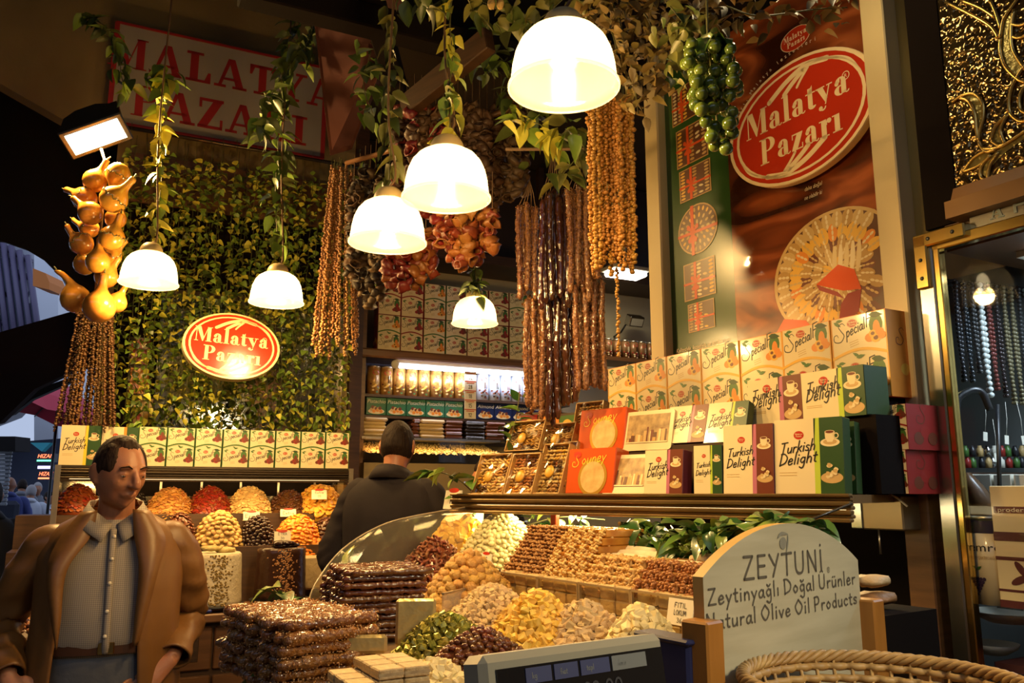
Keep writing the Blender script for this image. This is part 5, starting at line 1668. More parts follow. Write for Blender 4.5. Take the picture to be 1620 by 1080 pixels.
tt = MB().tube([MR @ Vector((v2 + .14, .16, zv1 - .075)), MR @ Vector((xE, .16, zv1 - .075))], .012, mat('cool_tube', (1, 1, 1), .4, emit=(.75, .88, 1), es=8), 8).build('tube_lamp', t, True)
MB().box((xE - v2 - .1, .10, .02), ((xE + v2) / 2 + .05, .20, zv1 - .058), M_white, MR).build('lamp_tray', t, True)
lamp('AREA', 'cabinet_light', MR @ Vector(((v2 + xE) / 2 + .1, .14, zv1 - .10)), 12, (.66, .84, 1), .6, (0, 0, rzR), .10)
# bead necklaces on a hooked rail
ra, rb = at(1492, 446, 2.46), None
railM = T(*ra) @ RZ(rzL - .12)
t = thing('hook_rail', 'dark rail with a row of small hooks inside the glass cabinet', 'rail', ra, rzL - .12)
MB().box((.60, .012, .02), (.28, 0, .0), M_black).build('rail_bar', t)
for k in range(13):
 MB().tube([(.02 + k * .032, -.006, -.002), (.02 + k * .032, -.022, -.006), (.02 + k * .032, -.024, .006)], .0018, M_steel, 5).build('hook', t)
NC = [((.03, .03, .035), .2), ((.02, .025, .03), .2), ((.05, .05, .05), .2), ((.70, .74, .70), .3), ((.16, .03, .02), .2), ((.03, .02, .02), .2), ((.17, .14, .07), .3), ((.17, .14, .07), .3),
 ((.04, .04, .04), .2), ((.25, .32, .28), .2), ((.06, .03, .03), .2), ((.70, .74, .70), .3), ((.05, .05, .06), .2)]
NL = ['black bead necklace nearest the steel post', 'dark bead necklace second from the steel post', 'grey-black bead necklace left of the white pearl one', 'white pearl necklace on the left half of the rail', 'dark red bead necklace right of the left pearl one',
 'dark brown bead necklace in the middle of the rail', 'olive bead necklace, left one of the olive pair', 'olive bead necklace, right one of the olive pair', 'black bead necklace right of the olive pair',
 'grey-green bead necklace between two dark ones', 'brown-black bead necklace left of the right pearl one', 'white pearl necklace on the right half of the rail', 'black bead necklace at the right end of the rail']
for k in range(13):
 mm = mat('necklace_bead_%s' % 'abcdefghijklm'[k], NC[k][0], .15, coat=.5)
 mb = MB()
 r_ = .0085 if k in (3, 11) else .0065
 Ln = (.30, .30, .27, .34, .32, .34, .36, .36, .40, .36, .36, .44, .4)[k]
 n = int(Ln / (r_ * 1.9))
 for i in range(n):
  f = i / (n - 1)
  for s_ in (-1, 1):
   mb.ball(r_, mm, T(s_ * .010 * math.sin(PI * min(1, f * 1.02)), (s_ * .004), -.006 - Ln * f), 8, 6)
 o = mb.build('bead_necklace')
 o.matrix_basis = railM @ T(.02 + k * .032, -.024, 0)
 tag(o, NL[k], 'necklace', 'bead necklaces')
for k in range(9):
 t = thing('price_tag', 'small white price tag on a string under the necklaces', 'price tag', (0, 0, 0), 0, 'price tags in the cabinet')
 MB().box((.016, .0015, .026), (0, 0, -.013), M_white).build('tag_card', t)
 MB().tube([(0, 0, 0), (.004, 0, .05), (0, 0, .10)], .0008, M_white, 4).build('string', t)
 t.matrix_basis = railM @ T(.05 + k * .045, -.05 + rnd(-.02, .02), -.46 - rnd(0, .12)) @ RY(rnd(-.2, .2))
# a black cane and things on the glass shelves
c = at(1548, 632, 2.36)
tag(MB().tube(smooth_path([c + Vector((-.075, 0, -.50)), c + Vector((-.07, 0, -.2)), c + Vector((-.065, 0, -.02)), c + Vector((-.03, 0, .022)), c + Vector((.01, 0, .022)), c + Vector((.03, 0, -.03))], 6), .010, M_black, 10).build('walking_cane'),
 'black walking cane with curved handle leaning inside the cabinet', 'cane')
tag(MB().tube([at(1578, 640, 2.38), at(1582, 800, 2.34)], .006, M_black, 8).build('dark_rod'), 'thin dark rod standing beside the cane in the cabinet', 'rod')
def vbox(pxl, pxr, yt, yb, off, d, body, label, name='carton', prints=None, zb=None):
 M, w_, h_ = place('R', off, pxl, pxr, yt, yb, 0, zb)
 t_ = thing(name, label, 'box', (0, 0, 0))
 MB().box((w_, d, h_), (0, d / 2, h_ / 2), body, None, .002).build('box_body', t_)
 if prints:
  mb = MB()
  prints(mb, w_, h_, UP @ T(0, 0, .0008))
  mb.build('front_print', t_)
 t_.matrix_basis = M
 return t_
def pr_proderm(mb, w_, h_, M):
 mm = mat('maroon_print', (.10, .015, .02), .4)
 mb.box((w_ * .9, h_ * .055, .0004), (0, h_ * .80, 0), mm, M)
 sans(mb, 'proderm', h_ * .035, M_white, M @ T(-.1 * w_, h_ * .785, .0006), 'C', w_ * .55)
 mb.box((w_, h_ * .075, .0004), (0, h_ * .58, 0), mm, M)
 for z_, q in ((.40, .03), (.14, .02), (.03, .06)):
  mb.box((w_, h_ * q, .0004), (0, h_ * z_, 0), mm, M)
 for a in (.2, 1.2, 2.2, 3.6, 5.0):
  mb.poly(ell(.16 * w_, .06 * w_, 14), mm, M @ T(0, h_ * .26, .0005) @ RZ(a) @ T(.14 * w_, 0, 0))
zz = zsh[1]
vbox(1573, 1668, 768, 945, -.02, .06, M_card, 'cream carton with maroon bands and twig picture at the right edge', prints=pr_proderm, zb=zz)
for k, (px, lab) in enumerate(((1526, 'pale blue-white carton on the upper glass shelf, nearest the steel post'), (1556, 'pale carton on the upper glass shelf, beside the cane'), (1588, 'white carton on the upper glass shelf, second from the right'), (1620, 'white carton on the upper glass shelf at the right edge'))):
 vbox(px - 14, px + 14, 750, 815, .16, .05, M_white, lab, zb=zsh[0])
# grape-labelled canister
M, w_, h_ = place('R', .03, 1542, 1602, 820, 945, 0, zz)
t = thing('canister', 'canister labelled cemre with purple band and grape picture', 'canister', (0, 0, 0))
MB().lathe([(0, 0), (w_ / 2, 0), (w_ / 2, h_), (0, h_)], M_card, 32).build('can_body', t)
MB().lathe([(w_ / 2 + .001, h_ * .83), (w_ / 2 + .001, h_ * .98)], mat('grape_purple', (.035, .02, .06), .3), 32).build('purple_band', t)
MB().lathe([(w_ / 2 - .002, h_), (w_ / 2 + .002, h_ - .004), (w_ / 2 + .003, h_ + .006), (w_ / 2 - .004, h_ + .007), (0, h_ + .004)], M_alu, 32).build('metal_rim', t)
mb = MB()
def curved(mb2, r_):
 out = MB()
 out.v = [(r_ * math.sin(v[0] / r_), -r_ * math.cos(v[0] / r_), v[1]) for v in mb2.v]
 out.f, out.mi, out.sm, out.mats = mb2.f, mb2.mi, mb2.sm, mb2.mats
 return out
fm = MB()
sans(fm, 'cemre', h_ * .10, M_ink, T(0, h_ * .62, 0), 'C', w_ * .95)
sans(fm, 'ÜZÜM ÇEKİRDEĞİ', h_ * .03, M_tan, T(0, h_ * .53, 0), 'C', w_ * .7)
for k in range(22):
 i = int((math.sqrt(8 * k + 1) - 1) / 2)
 j = k - i * (i + 1) // 2
 fm.poly(ell(.045 * w_, .045 * w_, 10, (j - i / 2) * .085 * w_ - .02, h_ * .12 + i * .075 * w_), MATS['grape_purple'])
leafprint(fm, -.02, h_ * .40, .2 * w_, .5, M_pg, T(0, 0, 0))
curved(fm, w_ / 2 + .0015).build('front_print', t)
t.matrix_basis = M
# a leather pouch-like horn above it and small jars in the back
c = at(1552, 795, 2.40)
tag(MB().loft([[(c.x + math.cos(a) * r_ + ox, c.y + math.sin(a) * r_, c.z + z_) for a in [2 * PI * i / 12 for i in range(12)]] for r_, z_, ox in ((.05, -.04, .02), (.045, .0, .0), (.03, .04, -.015), (.012, .085, -.035))],
   mat('horn_brown', (.10, .05, .02), .3)).build('horn'), 'brown horn standing behind the grape canister', 'horn')
for k in range(22):
 px, py = 1508 + (k % 11) * 11 + rnd(-2, 2), 722 + 18 * (k // 11)
 c = at(px, py, 2.62)
 mm = (M_white, M_pch, M_pg, M_black, M_tan, M_steel)[k % 6]
 o = MB().lathe([(0, 0), (.010, 0), (.010, .024), (.006, .028), (.006, .034), (0, .034)], mm, 10).build('perfume_bottle', None, False, c)
 tag(o, 'tiny coloured bottle in the back of the cabinet below the necklaces', 'bottle', 'tiny bottles in the cabinet')
a_, b_ = at(1500, 750, 2.62), at(1630, 750, 2.62)
tag(MB().box(((b_ - a_).length + .1, .05, .01), (0, 0, 0), M_darkwood, T(*((a_ + b_) / 2)) ).build('bottle_rack'), 'narrow dark rack the tiny bottles stand on', 'rack')
c = onz(1585, 985, loc(1560, 1045, 'R', 0).z + .07)
for k, (px, py, r_) in enumerate(((1590, 985, .10), (1565, 1035, .07))):
 c = loc(px, py, 'R', .12)
 o = MB().lathe([(0, .0), (r_ * .5, .0), (r_ * .9, .018), (r_, .03), (r_ * .96, .03), (r_ * .5, .008), (0, .006)], M_white, 32).build('china_plate', None, False, MR @ Vector((c.x, .14, c.z)))
 tag(o, ('large white plate low in the glass cabinet', 'small white plate at the very bottom of the glass cabinet')[k], 'plate')
def amber_mat():
 m = mat('amber_glass', (.26, .18, .08), .14, .9, col2=(.17, .11, .045), scale=9)
 N, L = m.node_tree.nodes, m.node_tree.links
 p = N['Principled BSDF']
 tc = N.new('ShaderNodeTexCoord')
 vo = N.new('ShaderNodeTexVoronoi')
 vo.inputs['Scale'].default_value = 55
 vo.feature = 'SMOOTH_F1'
 L.new(tc.outputs['Object'], vo.inputs['Vector'])
 bn = N.new('ShaderNodeBump')
 bn.inputs['Strength'].default_value = .55
 bn.inputs['Distance'].default_value = .02
 L.new(vo.outputs['Distance'], bn.inputs['Height'])
 L.new(bn.outputs[0], p.inputs['Normal'])
 return m
M_amber = amber_mat()
M_lead = mat('gold_leading', (.75, .52, .16), .25, .9)
M_agl = mat('amber_inlay', (.30, .24, .07), .25, .5, bump=.4, bscale=60)
sx0, sx1 = loc(1496, 150, 'R', -.03).x, xE + .1
sz0, sz1 = zv1 + .06, 3.5
t = thing('leaded_glass_panel', 'amber leaded glass panel with curling leaf pattern at the top right', 'window panel', MR @ Vector((sx0, 0, sz0)), rzR)
MB().box((sx1 - sx0, .012, sz1 - sz0), ((sx0 + sx1) / 2, -.02, (sz0 + sz1) / 2), M_amber, MR).build('glass_sheet', t, True)
mb = MB()
fill = MB()
def lp(pts):
 return [loc(x, y, 'R', -.03) for x, y in pts]
CUR = [[(1496, 3), (1530, 20), (1565, 40), (1580, 60)], [(1520, 0), (1550, 12), (1575, 28)], [(1583, 60), (1582, 80), (1590, 105), (1610, 125), (1622, 130)], [(1582, 60), (1588, 30), (1605, 5), (1612, -5)],
 [(1604, 15), (1600, 50), (1603, 80), (1622, 110)], [(1566, 0), (1575, 20), (1583, 45)], [(1600, 38), (1612, 40), (1625, 36)], [(1602, 58), (1612, 60), (1625, 55)],
 [(1506, 162), (1520, 152), (1540, 148), (1554, 162), (1556, 185), (1550, 208), (1548, 222)], [(1518, 155), (1532, 160), (1542, 180), (1545, 205), (1548, 222)],
 [(1548, 222), (1556, 235), (1580, 233), (1600, 222), (1625, 205)], [(1548, 222), (1552, 232), (1562, 240), (1575, 236)], [(1523, 272), (1540, 250), (1560, 238)], [(1523, 272), (1548, 262), (1568, 245)],
 [(1568, 245), (1553, 262), (1552, 280), (1564, 286)], [(1580, 240), (1566, 262), (1564, 286), (1580, 292), (1592, 302)], [(1567, 222), (1575, 200), (1595, 180)], [(1567, 222), (1580, 230), (1590, 228)], [(1595, 180), (1583, 205), (1590, 228)],
 [(1622, 100), (1600, 140), (1597, 175), (1610, 190), (1625, 192)], [(1625, 130), (1614, 150), (1614, 172), (1625, 180)], [(1625, 262), (1600, 300), (1588, 312)]]
for c_ in CUR:
 P = lp(c_)
 mb.tube(smooth_path([(p.x, -.030, p.z) for p in P], 5), .0052, M_lead, 6, MR)
for c_ in ([(1518, 155), (1540, 148), (1554, 162), (1556, 190), (1548, 222), (1545, 205), (1542, 180), (1532, 160)], [(1523, 272), (1540, 250), (1560, 238), (1568, 245), (1548, 262)],
  [(1567, 222), (1575, 200), (1595, 180), (1583, 205), (1590, 228)], [(1583, 60), (1588, 30), (1604, 15), (1600, 50), (1603, 80), (1616, 105), (1610, 125), (1590, 105), (1582, 80)],
  [(1548, 222), (1556, 235), (1575, 236), (1562, 240)], [(1600, 222), (1625, 205), (1625, 215), (1590, 240), (1568, 262), (1564, 284), (1553, 275), (1556, 260), (1575, 240)]):
 fill.poly([(p.x, p.z) for p in lp(c_)], M_agl, MR @ T(0, -.0275, 0) @ UP)
mb.build('leading', t, True)
fill.build('leaf_inlays', t, True)
MB().prism([(0, 0), (.0, .05), (.03, .055), (.05, .10), (.10, .115), (.10, .0)], sx1 - sx0, mat('carved_wood', (.26, .13, .04), .35), MR @ T(sx0, -.09, sz0 - .035) @ RZ(PI / 2) @ RX(PI / 2)).build('carved_sill', t, True)
struct(MB().box((sx0 - xb2, .06, 2.6), ((sx0 + xb2) / 2, .0, zv1 + 1.33), M_dark, MR).build('trim_5'))
# ------------------------------------------------------------------ sweets counter
ZB = 1.22
TI = MT.inverted()
def tz(px, py, z):
 return TI @ onz(px, py, z)
def ty(px, py, Y):
 return TI @ at(px, py, Y)
def theap(nm, lab, cat, grp, cx, pb, pt, wpx, r_, piece, core, n, z=ZB, dep=None, **k):
 b = onz(cx, pb, z)
 top = at(cx, pt, b.y)
 a = wpx / 2 / F * b.y
 bb = dep or min(a, .13)
 c = TI @ (b + Vector((0, bb * .55, 0)))
 return heap(nm, lab, cat, grp, MT, (c.x, c.y, z), a, bb, (top.z - z) * .96, r_, piece, core, n, **k)
# body and bed of the counter
xa, xb = ty(400, 1000, 2.2).x - .05, loc(1400, 950, 'T').x
t = thing('sweets_counter', 'wooden counter under the heaps of sweets below the display shelf', 'counter', MT @ Vector((xa, 0, 0)), rzT)
M_bed = mat('counter_bed', (.30, .19, .09), .5, col2=(.22, .13, .06), scale=4)
xl = ty(430, 1080, 1.75)
P = [TI @ at(x, 1000, y) for x, y in ((425, 1.62), (420, 2.15), (520, 2.75), (720, 3.35), (900, 3.05), (1120, 2.55), (1330, 2.25), (1290, 1.55), (900, 1.38), (600, 1.38))]
MB().prism([(p.x, p.y) for p in P], .03, M_bed, MT @ T(0, 0, ZB - .04)).build('display_bed', t, True)
MB().prism([((p.x - .2) * .98 + .2, p.y) for p in P], ZB - .04, M_darkwood, MT).build('counter_body', t, True)
M_tray = mat('tray_metal', (.50, .42, .28), .3, .7)
M_nougp = mat('pale_nougat_brick', (.56, .42, .20), .55, col2=(.40, .27, .10), scale=14, bump=.5, bscale=40)
M_plexi = glass_mat('clear_acrylic', (1, .98, .92), .05, .05)
# four acrylic fronted trays with nougat bricks
zt0 = loc(950, 927, 'T').z
tr_px = ((792, 850, 905, 'at the corner by the stuffed figs'), (852, 914, 915, 'second from the left corner'), (917, 997, 927, 'third from the left corner'), (1000, 1112, 940, 'nearest the wooden sign'))
for k, (x0_, x1_, yy, lab) in enumerate(tr_px):
 a, b = loc(x0_, yy, 'T').x, loc(x1_, yy, 'T').x
 w_ = b - a
 t = thing('nougat_tray', 'clear fronted tray of pale bricks ' + lab, 'tray', MT @ Vector(((a + b) / 2, 0, ZB)), rzT, 'clear fronted nougat trays')
 mb = MB()
 hh = zt0 - ZB
 for (sx, sz, cx, cz) in ((w_, .005, 0, hh), (w_, .006, 0, .004), (.005, hh, -w_ / 2, hh / 2), (.005, hh, w_ / 2, hh / 2)):
  mb.box((sx, .008, sz), (cx, 0, cz), M_tray)
 mb.box((w_, .30, .004), (0, .15, .002), M_tray)
 mb.build('tray_frame', t)
 MB().box((w_ - .006, .003, hh - .006), (0, -.001, hh / 2), M_plexi).build('acrylic_front', t)
 mb = MB()
 rr = random.Random(k)
 for r_ in range(3):
  for c_ in range(2 if w_ < .16 else 3):
   n_ = 2 if w_ < .16 else 3
   bw = (w_ - .012) / n_
   bx = MB().box((bw * .97, .24, hh / 3.15), (0, 0, 0), M_nougp, None, .004)
   mb.add([Vector(v) + Vector((rr.uniform(-.0015, .0015), rr.uniform(-.001, .001), rr.uniform(-.002, .002))) for v in bx.v], bx.f, M_nougp,
    T(-w_ / 2 + .006 + (c_ + .5) * bw, .128, .008 + (r_ + .5) * hh / 3.1))
 mb.build('nougat_bricks', t)
# bars studded with nuts, stacked behind the tray fronts
NUTV = {}
def bar_proto(key, base, nut, name, r_, seed, dense=15, wd_=.024):
 rr = random.Random(seed)
 t_ = thing(name, '-', 'sweet', (0, 0, 0), 0)
 MB().box((wd_, .15, wd_ * .92), (0, .075, wd_ * .46), base, None, .003).build('bar_block', t_)
 mb = MB()
 for k in range(dense):
  f = rr.random()
  if f < .6:
   p = (rr.uniform(-.5, .5) * wd_, -.001 + rr.uniform(-.003, .001), rr.uniform(0, .92) * wd_)
  else:
   p = (rr.uniform(-.5, .5) * wd_, rr.uniform(0, .09), wd_ * .93)
  mb.ball((r_, r_ * .7, r_ * .75), nut, T(*p) @ RZ(rr.random() * 6) @ RX(rr.random() * 6), 6, 5)
 mb.build('nuts', t_)
 return t_
M_amb = mat('amber_caramel', (.55, .26, .04), .22, coat=.4, col2=(.38, .14, .02), scale=30)
M_pnt = mat('peanut', (.62, .38, .13), .35)
M_hzl = mat('hazelnut', (.34, .13, .035), .3)
M_wal = mat('walnut_meat', (.40, .20, .06), .4)
M_cara = mat('dark_caramel', (.16, .05, .015), .22, coat=.4)
M_palec = mat('pale_caramel', (.66, .46, .18), .35)
def barstack(px0, px1, yb, yt, off, base, nut, nm, label, grp, r_, seed, step=.018, wd_=.024, zbase=None):
 a, b = loc(px0, yb, 'T', off), loc(px1, yb, 'T', off)
 top = loc((px0 + px1) / 2, yt, 'T', off + step * 3).z
 z0_ = zbase if zbase is not None else zt0 - .02
 n = max(1, int(round((b.x - a.x) / (wd_ * 1.06))))
 m = max(1, int(round((top - z0_) / (wd_ * .95))))
 pr_ = [bar_proto(nm, base, nut, nm, r_, seed + q, wd_=wd_) for q in range(2)]
 for q in pr_:
  q['label'] = label
  q['group'] = grp
 c = 0
 for j in range(m):
  for i in range(n):
   M = MT @ T(a.x + (i + .5) * (b.x - a.x) / n + rnd(-.002, .002), off + step * j + rnd(-.006, .006), z0_ + j * wd_ * .95) @ RZ(rnd(-.05, .05))
   if c < 2:
    pr_[c].matrix_basis = M
   else:
    dup(pr_[c % 2], M)
   c += 1
 if c < 2:
  for ch in kids(pr_[1]):
   bpy.data.objects.remove(ch)
  bpy.data.objects.remove(pr_[1])
 return c
barstack(793, 851, 905, 833, .03, M_cara, M_wal, 'nougat_bar', 'dark caramel bar with nuts in the tall stack at the corner tray', 'dark nut bars', .0055, 1)
barstack(852, 915, 912, 838, .03, M_amb, M_palec, 'nougat_bar', 'amber honey bar in the tall stack right of the dark nut bars', 'amber honey bars', .006, 5)
barstack(917, 999, 930, 874, .02, M_palec, M_pnt, 'nougat_bar', 'pale nut bar in the low stack between amber bars and red-brown ones', 'pale nut bars', .0065, 9)
barstack(1000, 1112, 944, 886, .02, M_wal, M_hzl, 'nougat_bar', 'red-brown hazelnut bar in the low stack beside the wooden sign', 'red-brown hazelnut bars', .0068, 13)
# white powdered rolls and pale bricks behind
M_powd = mat('powdered_white', (.80, .72, .52), .8, col2=(.70, .58, .36), scale=12, bump=.4, bscale=30)
for k, (xa_, xb_, y_, off_, lab) in enumerate(((918, 1040, 871, .22, 'longest white powdered roll at the back behind the pale nut bars'), (950, 1060, 879, .19, 'white powdered roll second from the back behind the pale nut bars'), (930, 1030, 884, .16, 'short white powdered roll resting against the pale nut bars'),
          (1000, 1095, 893, .17, 'white powdered roll behind the red-brown bars, left one'), (1040, 1125, 897, .14, 'white powdered roll behind the red-brown bars, right one'), (1095, 1140, 886, .20, 'white powdered roll half hidden by the wooden sign'))):
 a, b = loc(xa_, y_, 'T', off_), loc(xb_, y_ + 4, 'T', off_)
 pts = smooth_path([(a.x, off_, a.z), ((a.x + b.x) / 2, off_ + .004, (a.z + b.z) / 2 + .004), (b.x, off_, b.z)], 4)
 n = len(pts)
 o = MB().tube(pts, [.018 * (.55 + .45 * math.sin(PI * (i + .8) / (n + .6)) ** .5) + rnd(-.001, .001) for i in range(n)], M_powd, 10, MT).build('sweet_roll')
 tag(o, lab, 'sweet', 'white powdered rolls')
a = loc(953, 868, 'T', .24)
for k, (dx, dz) in enumerate(((-.02, 0), (.038, 0), (-.02, .032), (.038, .032))):
 o = MB().box((.054, .05, .030), (a.x + dx, .25, a.z + dz), M_nougp, MT, .003).build('nougat_brick')
 tag(o, ('lower left', 'lower right', 'upper left', 'upper right')[k] + ' pale nougat brick of four stacked in front of the green leaves', 'sweet', 'stacked nougat bricks')
# crate that carries the things behind
a, b = loc(792, 900, 'T', .12), loc(1130, 900, 'T', .12)
tag(MB().box((b.x - a.x, .36, zt0 + .03 - ZB), ((a.x + b.x) / 2, .37, (zt0 + .03 + ZB) / 2 - .002), M_darkwood, MT).build('wooden_riser'), 'dark wooden riser behind the nougat trays under the white rolls', 'riser')
# heaps
C_tan = mat('tan_lokum', (.58, .41, .19), .6, objvar=.15, bump=.3, bscale=4)
C_yel = mat('yellow_lokum', (.72, .46, .07), .45, objvar=.18, bump=.2, bscale=4)
C_pal = mat('pale_lokum', (.74, .60, .28), .5, objvar=.12)
C_foil = mat('yellow_green_foil', (.42, .36, .05), .25, .35, objvar=.4, col2=(.10, .10, .01), scale=2.2)
C_drk = mat('dark_jelly', (.13, .04, .012), .25, objvar=.3)
C_wht = mat('white_sugar_lump', (.74, .66, .40), .6, objvar=.12, col2=(.55, .52, .22), scale=1.5)
C_slc = mat('yellow_fruit_slice', (.78, .50, .065), .4, objvar=.15)
C_wln = mat('stuffed_fig', (.54, .30, .065), .4, objvar=.2, bump=.5, bscale=5)
C_red = mat('red_nut_curl', (.20, .06, .022), .28, objvar=.35, bump=.4, bscale=4)
cub = lambda m, q, **k: [piece_cube(m, .14, 1.0, q, **k), piece_cube(m, .2, 1.25, q + 1, **k)]
NP += theap('sugar_lump', 'white and pale green sugar lump in the heap under the shelf at the back', 'sweet', 'white sugar lumps', 794, 905, 808, 128, .0125, piece_ball(f_lump, C_wht, 8, 6), C_wht, 260, z=1.30, dep=.2, p=1.7, stuff='lump_bulk')
NP += theap('fruit_slice', 'yellow flat fruit slice in the heap left of the white sugar lumps', 'dried fruit', 'yellow fruit slices', 728, 895, 806, 96, .019, piece_cube(C_slc, .2, 1.3, 3), C_slc, 120, z=1.31, dep=.16, p=1.5, tilt=1.2, stuff='slice_bulk')
NP += theap('nut_curl', 'red-brown nut covered curl in the heap behind the dark sausages', 'sweet', 'red-brown nut curls', 684, 925, 848, 140, .0125, piece_curl(C_red), C_red, 260, z=1.28, dep=.15, p=1.4, tilt=1.2, stuff='curl_bulk')
NP += theap('stuffed_fig', 'tan stuffed fig in the heap beside the corner nougat tray', 'dried fruit', 'tan stuffed figs', 738, 968, 872, 132, .0175, piece_ball(f_walnut, C_wln, 14, 10), C_wln, 180, z=1.24, dep=.17, p=1.3, stuff='fig_bulk')
NP += theap('lokum_cube', 'small powdered tan sweet cube in the heap at the foot of the corner tray', 'sweet', 'tan sweet cubes', 778, 1008, 928, 176, .0092, cub(C_tan, 5), C_tan, 300, dep=.15, p=1.5, up=.2, tilt=.9, stuff='lokum_bulk')
NP += theap('lemon_lokum', 'bright yellow sweet cube in the heap in front of the nougat trays', 'sweet', 'yellow sweet cubes', 850, 1020, 938, 160, .0112, cub(C_yel, 8), C_yel, 260, dep=.13, p=1.5, up=.2, tilt=.9, stuff='lokum_bulk')
NP += theap('lokum_stick', 'powdered tan sweet stick in the heap right of the yellow cubes', 'sweet', 'tan sweet sticks', 928, 1024, 956, 150, .0105, [piece_cube(C_tan, .2, 1.8, 21), piece_cube(C_tan, .2, 1.2, 22)], C_tan, 190, dep=.11, p=1.6, up=.2, tilt=.9, stuff='lokum_bulk')
NP += theap('cream_lokum', 'large pale yellow sweet cube in the heap behind the scale display, by the wooden sign', 'sweet', 'pale yellow sweet cubes', 1022, 1040, 962, 112, .0125, cub(C_pal, 11), C_pal, 120, dep=.09, p=1.8, up=.3, tilt=.8, stuff='lokum_bulk')
NP += theap('wrapped_sweet', 'yellow-green foil wrapped sweet in the heap left of the tan cubes', 'sweet', 'foil wrapped sweets', 700, 1056, 976, 136, .0095, cub(C_foil, 14), C_foil, 260, dep=.13, p=1.6, up=.2, tilt=1., stuff='wrapped_sweet_bulk')
NP += theap('jelly_sweet', 'dark red-brown jelly sweet in the heap beside the scale display', 'sweet', 'dark jelly sweets', 756, 1086, 1000, 130, .0095, piece_ball(f_lump, C_drk, 8, 6), C_drk, 240, dep=.14, p=1.5, stuff='jelly_bulk')
NP += theap('milk_lokum', 'small pale sweet cube in the low heap at the bottom edge by the sesame blocks', 'sweet', 'small pale sweet cubes', 680, 1100, 1050, 124, .0095, cub(C_pal, 17), C_pal, 130, dep=.08, p=1.6, up=.3, tilt=.8, stuff='lokum_bulk')
# acrylic side tray wall of the figs
a, b = at(700, 980, 2.38), at(788, 912, 2.72)
d_ = (b - a)
Mw = T(a.x, a.y, ZB) @ RZ(math.atan2(d_.y, d_.x))
t = thing('acrylic_divider', 'clear acrylic divider with dark edges in front of the stuffed figs', 'divider', (a.x, a.y, ZB))
ln = d_.xy.length
MB().box((ln, .005, .085), (ln / 2, 0, .0425), glass_mat('smoky_acrylic', (.9, .85, .7), .10, .08, .25), Mw).build('acrylic_sheet', t, True)
MB().box((ln, .008, .005), (ln / 2, 0, .086), M_tray, Mw).build('top_edge', t, True)
for x in (ln,):
 MB().box((.012, .012, .12), (x, 0, .06), M_black, Mw).build('corner_post', t, True)
# sausages of grape paste and nuts: two stacks of rods
M_saus = mat('glazed_brown_paste', (.12, .038, .010), .2, coat=.5, objvar=.25, bump=.5, bscale=70)
M_sesame = mat('sesame_glaze', (.36, .14, .026), .22, coat=.6, objvar=.2, col2=(.11, .03, .007), scale=90, bump=.7, bscale=120)
M_sseed = mat('glazed_sesame', (.50, .24, .07), .2, coat=.6)
M_dsaus = mat('glazed_dark_paste', (.045, .014, .006), .14, coat=.8, objvar=.3, bump=.4, bscale=60)
def saus_mesh(L, r_, m, seed, bump=.30):
 rr = random.Random(seed)
 n = int(L / (r_ * .75))
 pts = [(L * i / n, .06 * r_ * math.sin(i * .9 + seed), .08 * r_ * math.cos(i * .7)) for i in range(n + 1)]
 rad = [r_ * (1 + rr.uniform(-bump, bump * .6)) for i in range(n + 1)]
 rad[0] *= .5
 rad[-1] *= .5
 mb = MB().tube(pts, rad, m, 9)
 if m is M_sesame:
  for k in range(150):
   f, a = rr.random(), rr.random() * 2 * PI
   p = pts[int(f * n)]
   mb.ball((.0017, .0026, .0017), M_sseed, T(L * f, p[1] + r_ * .98 * math.cos(a), p[2] + r_ * .98 * math.sin(a)) @ RX(a) @ RZ(rr.random() * 3), 5, 3)
 return mb
def stack(nm, label, grp, P0, dirx, L, r_, m, rows, cols, shift, seed, jz=0., mtop=None):
 """rods laid side by side in layers; dirx = heading of the rods in plan"""
 rz = math.atan2(dirx[1], dirx[0])
 pr_ = [tag(saus_mesh(L, r_, m, seed + q).build(nm), label, 'sweet', grp) for q in range(3)]
 c = 0
 for j in range(rows):
  for i in range(cols - (j % 2)):
   M = T(*P0) @ RZ(rz) @ T(rnd(-.012, .012) + shift * j, (i + .5 * (j % 2)) * r_ * 2.08 + rnd(-.0018, .0018), r_ + j * r_ * 1.76 + rnd(-jz, jz)) @ RZ(rnd(-.04, .04)) @ RX(rnd(0, 6))
   o = pr_[c] if c < 3 else pr_[c % 3].copy()
   if c >= 3:
    COL.objects.link(o)
   if j == rows - 1 and mtop:
    pass
   o.matrix_basis = M
   c += 1
A0 = onz(446, 1150, ZB - .02)
pA = Vector((at(440, 1040, 1.62).x, 1.62, ZB - .012))
stack('grape_nut_roll', 'glossy sesame-coated brown roll in the big stack at the front left of the counter', 'sesame-coated rolls', pA, (.78, .62), .205, .0125, M_sesame, 6, 13, .001, 3)
pBk = Vector((at(522, 985, 2.12).x, 2.10, ZB))
stack('grape_nut_roll', 'dark glossy nut roll in the pile between the sesame rolls and red-brown curls', 'dark nut rolls', pBk, (.92, .40), .215, .0088, M_saus, 11, 13, .004, 11, .002)
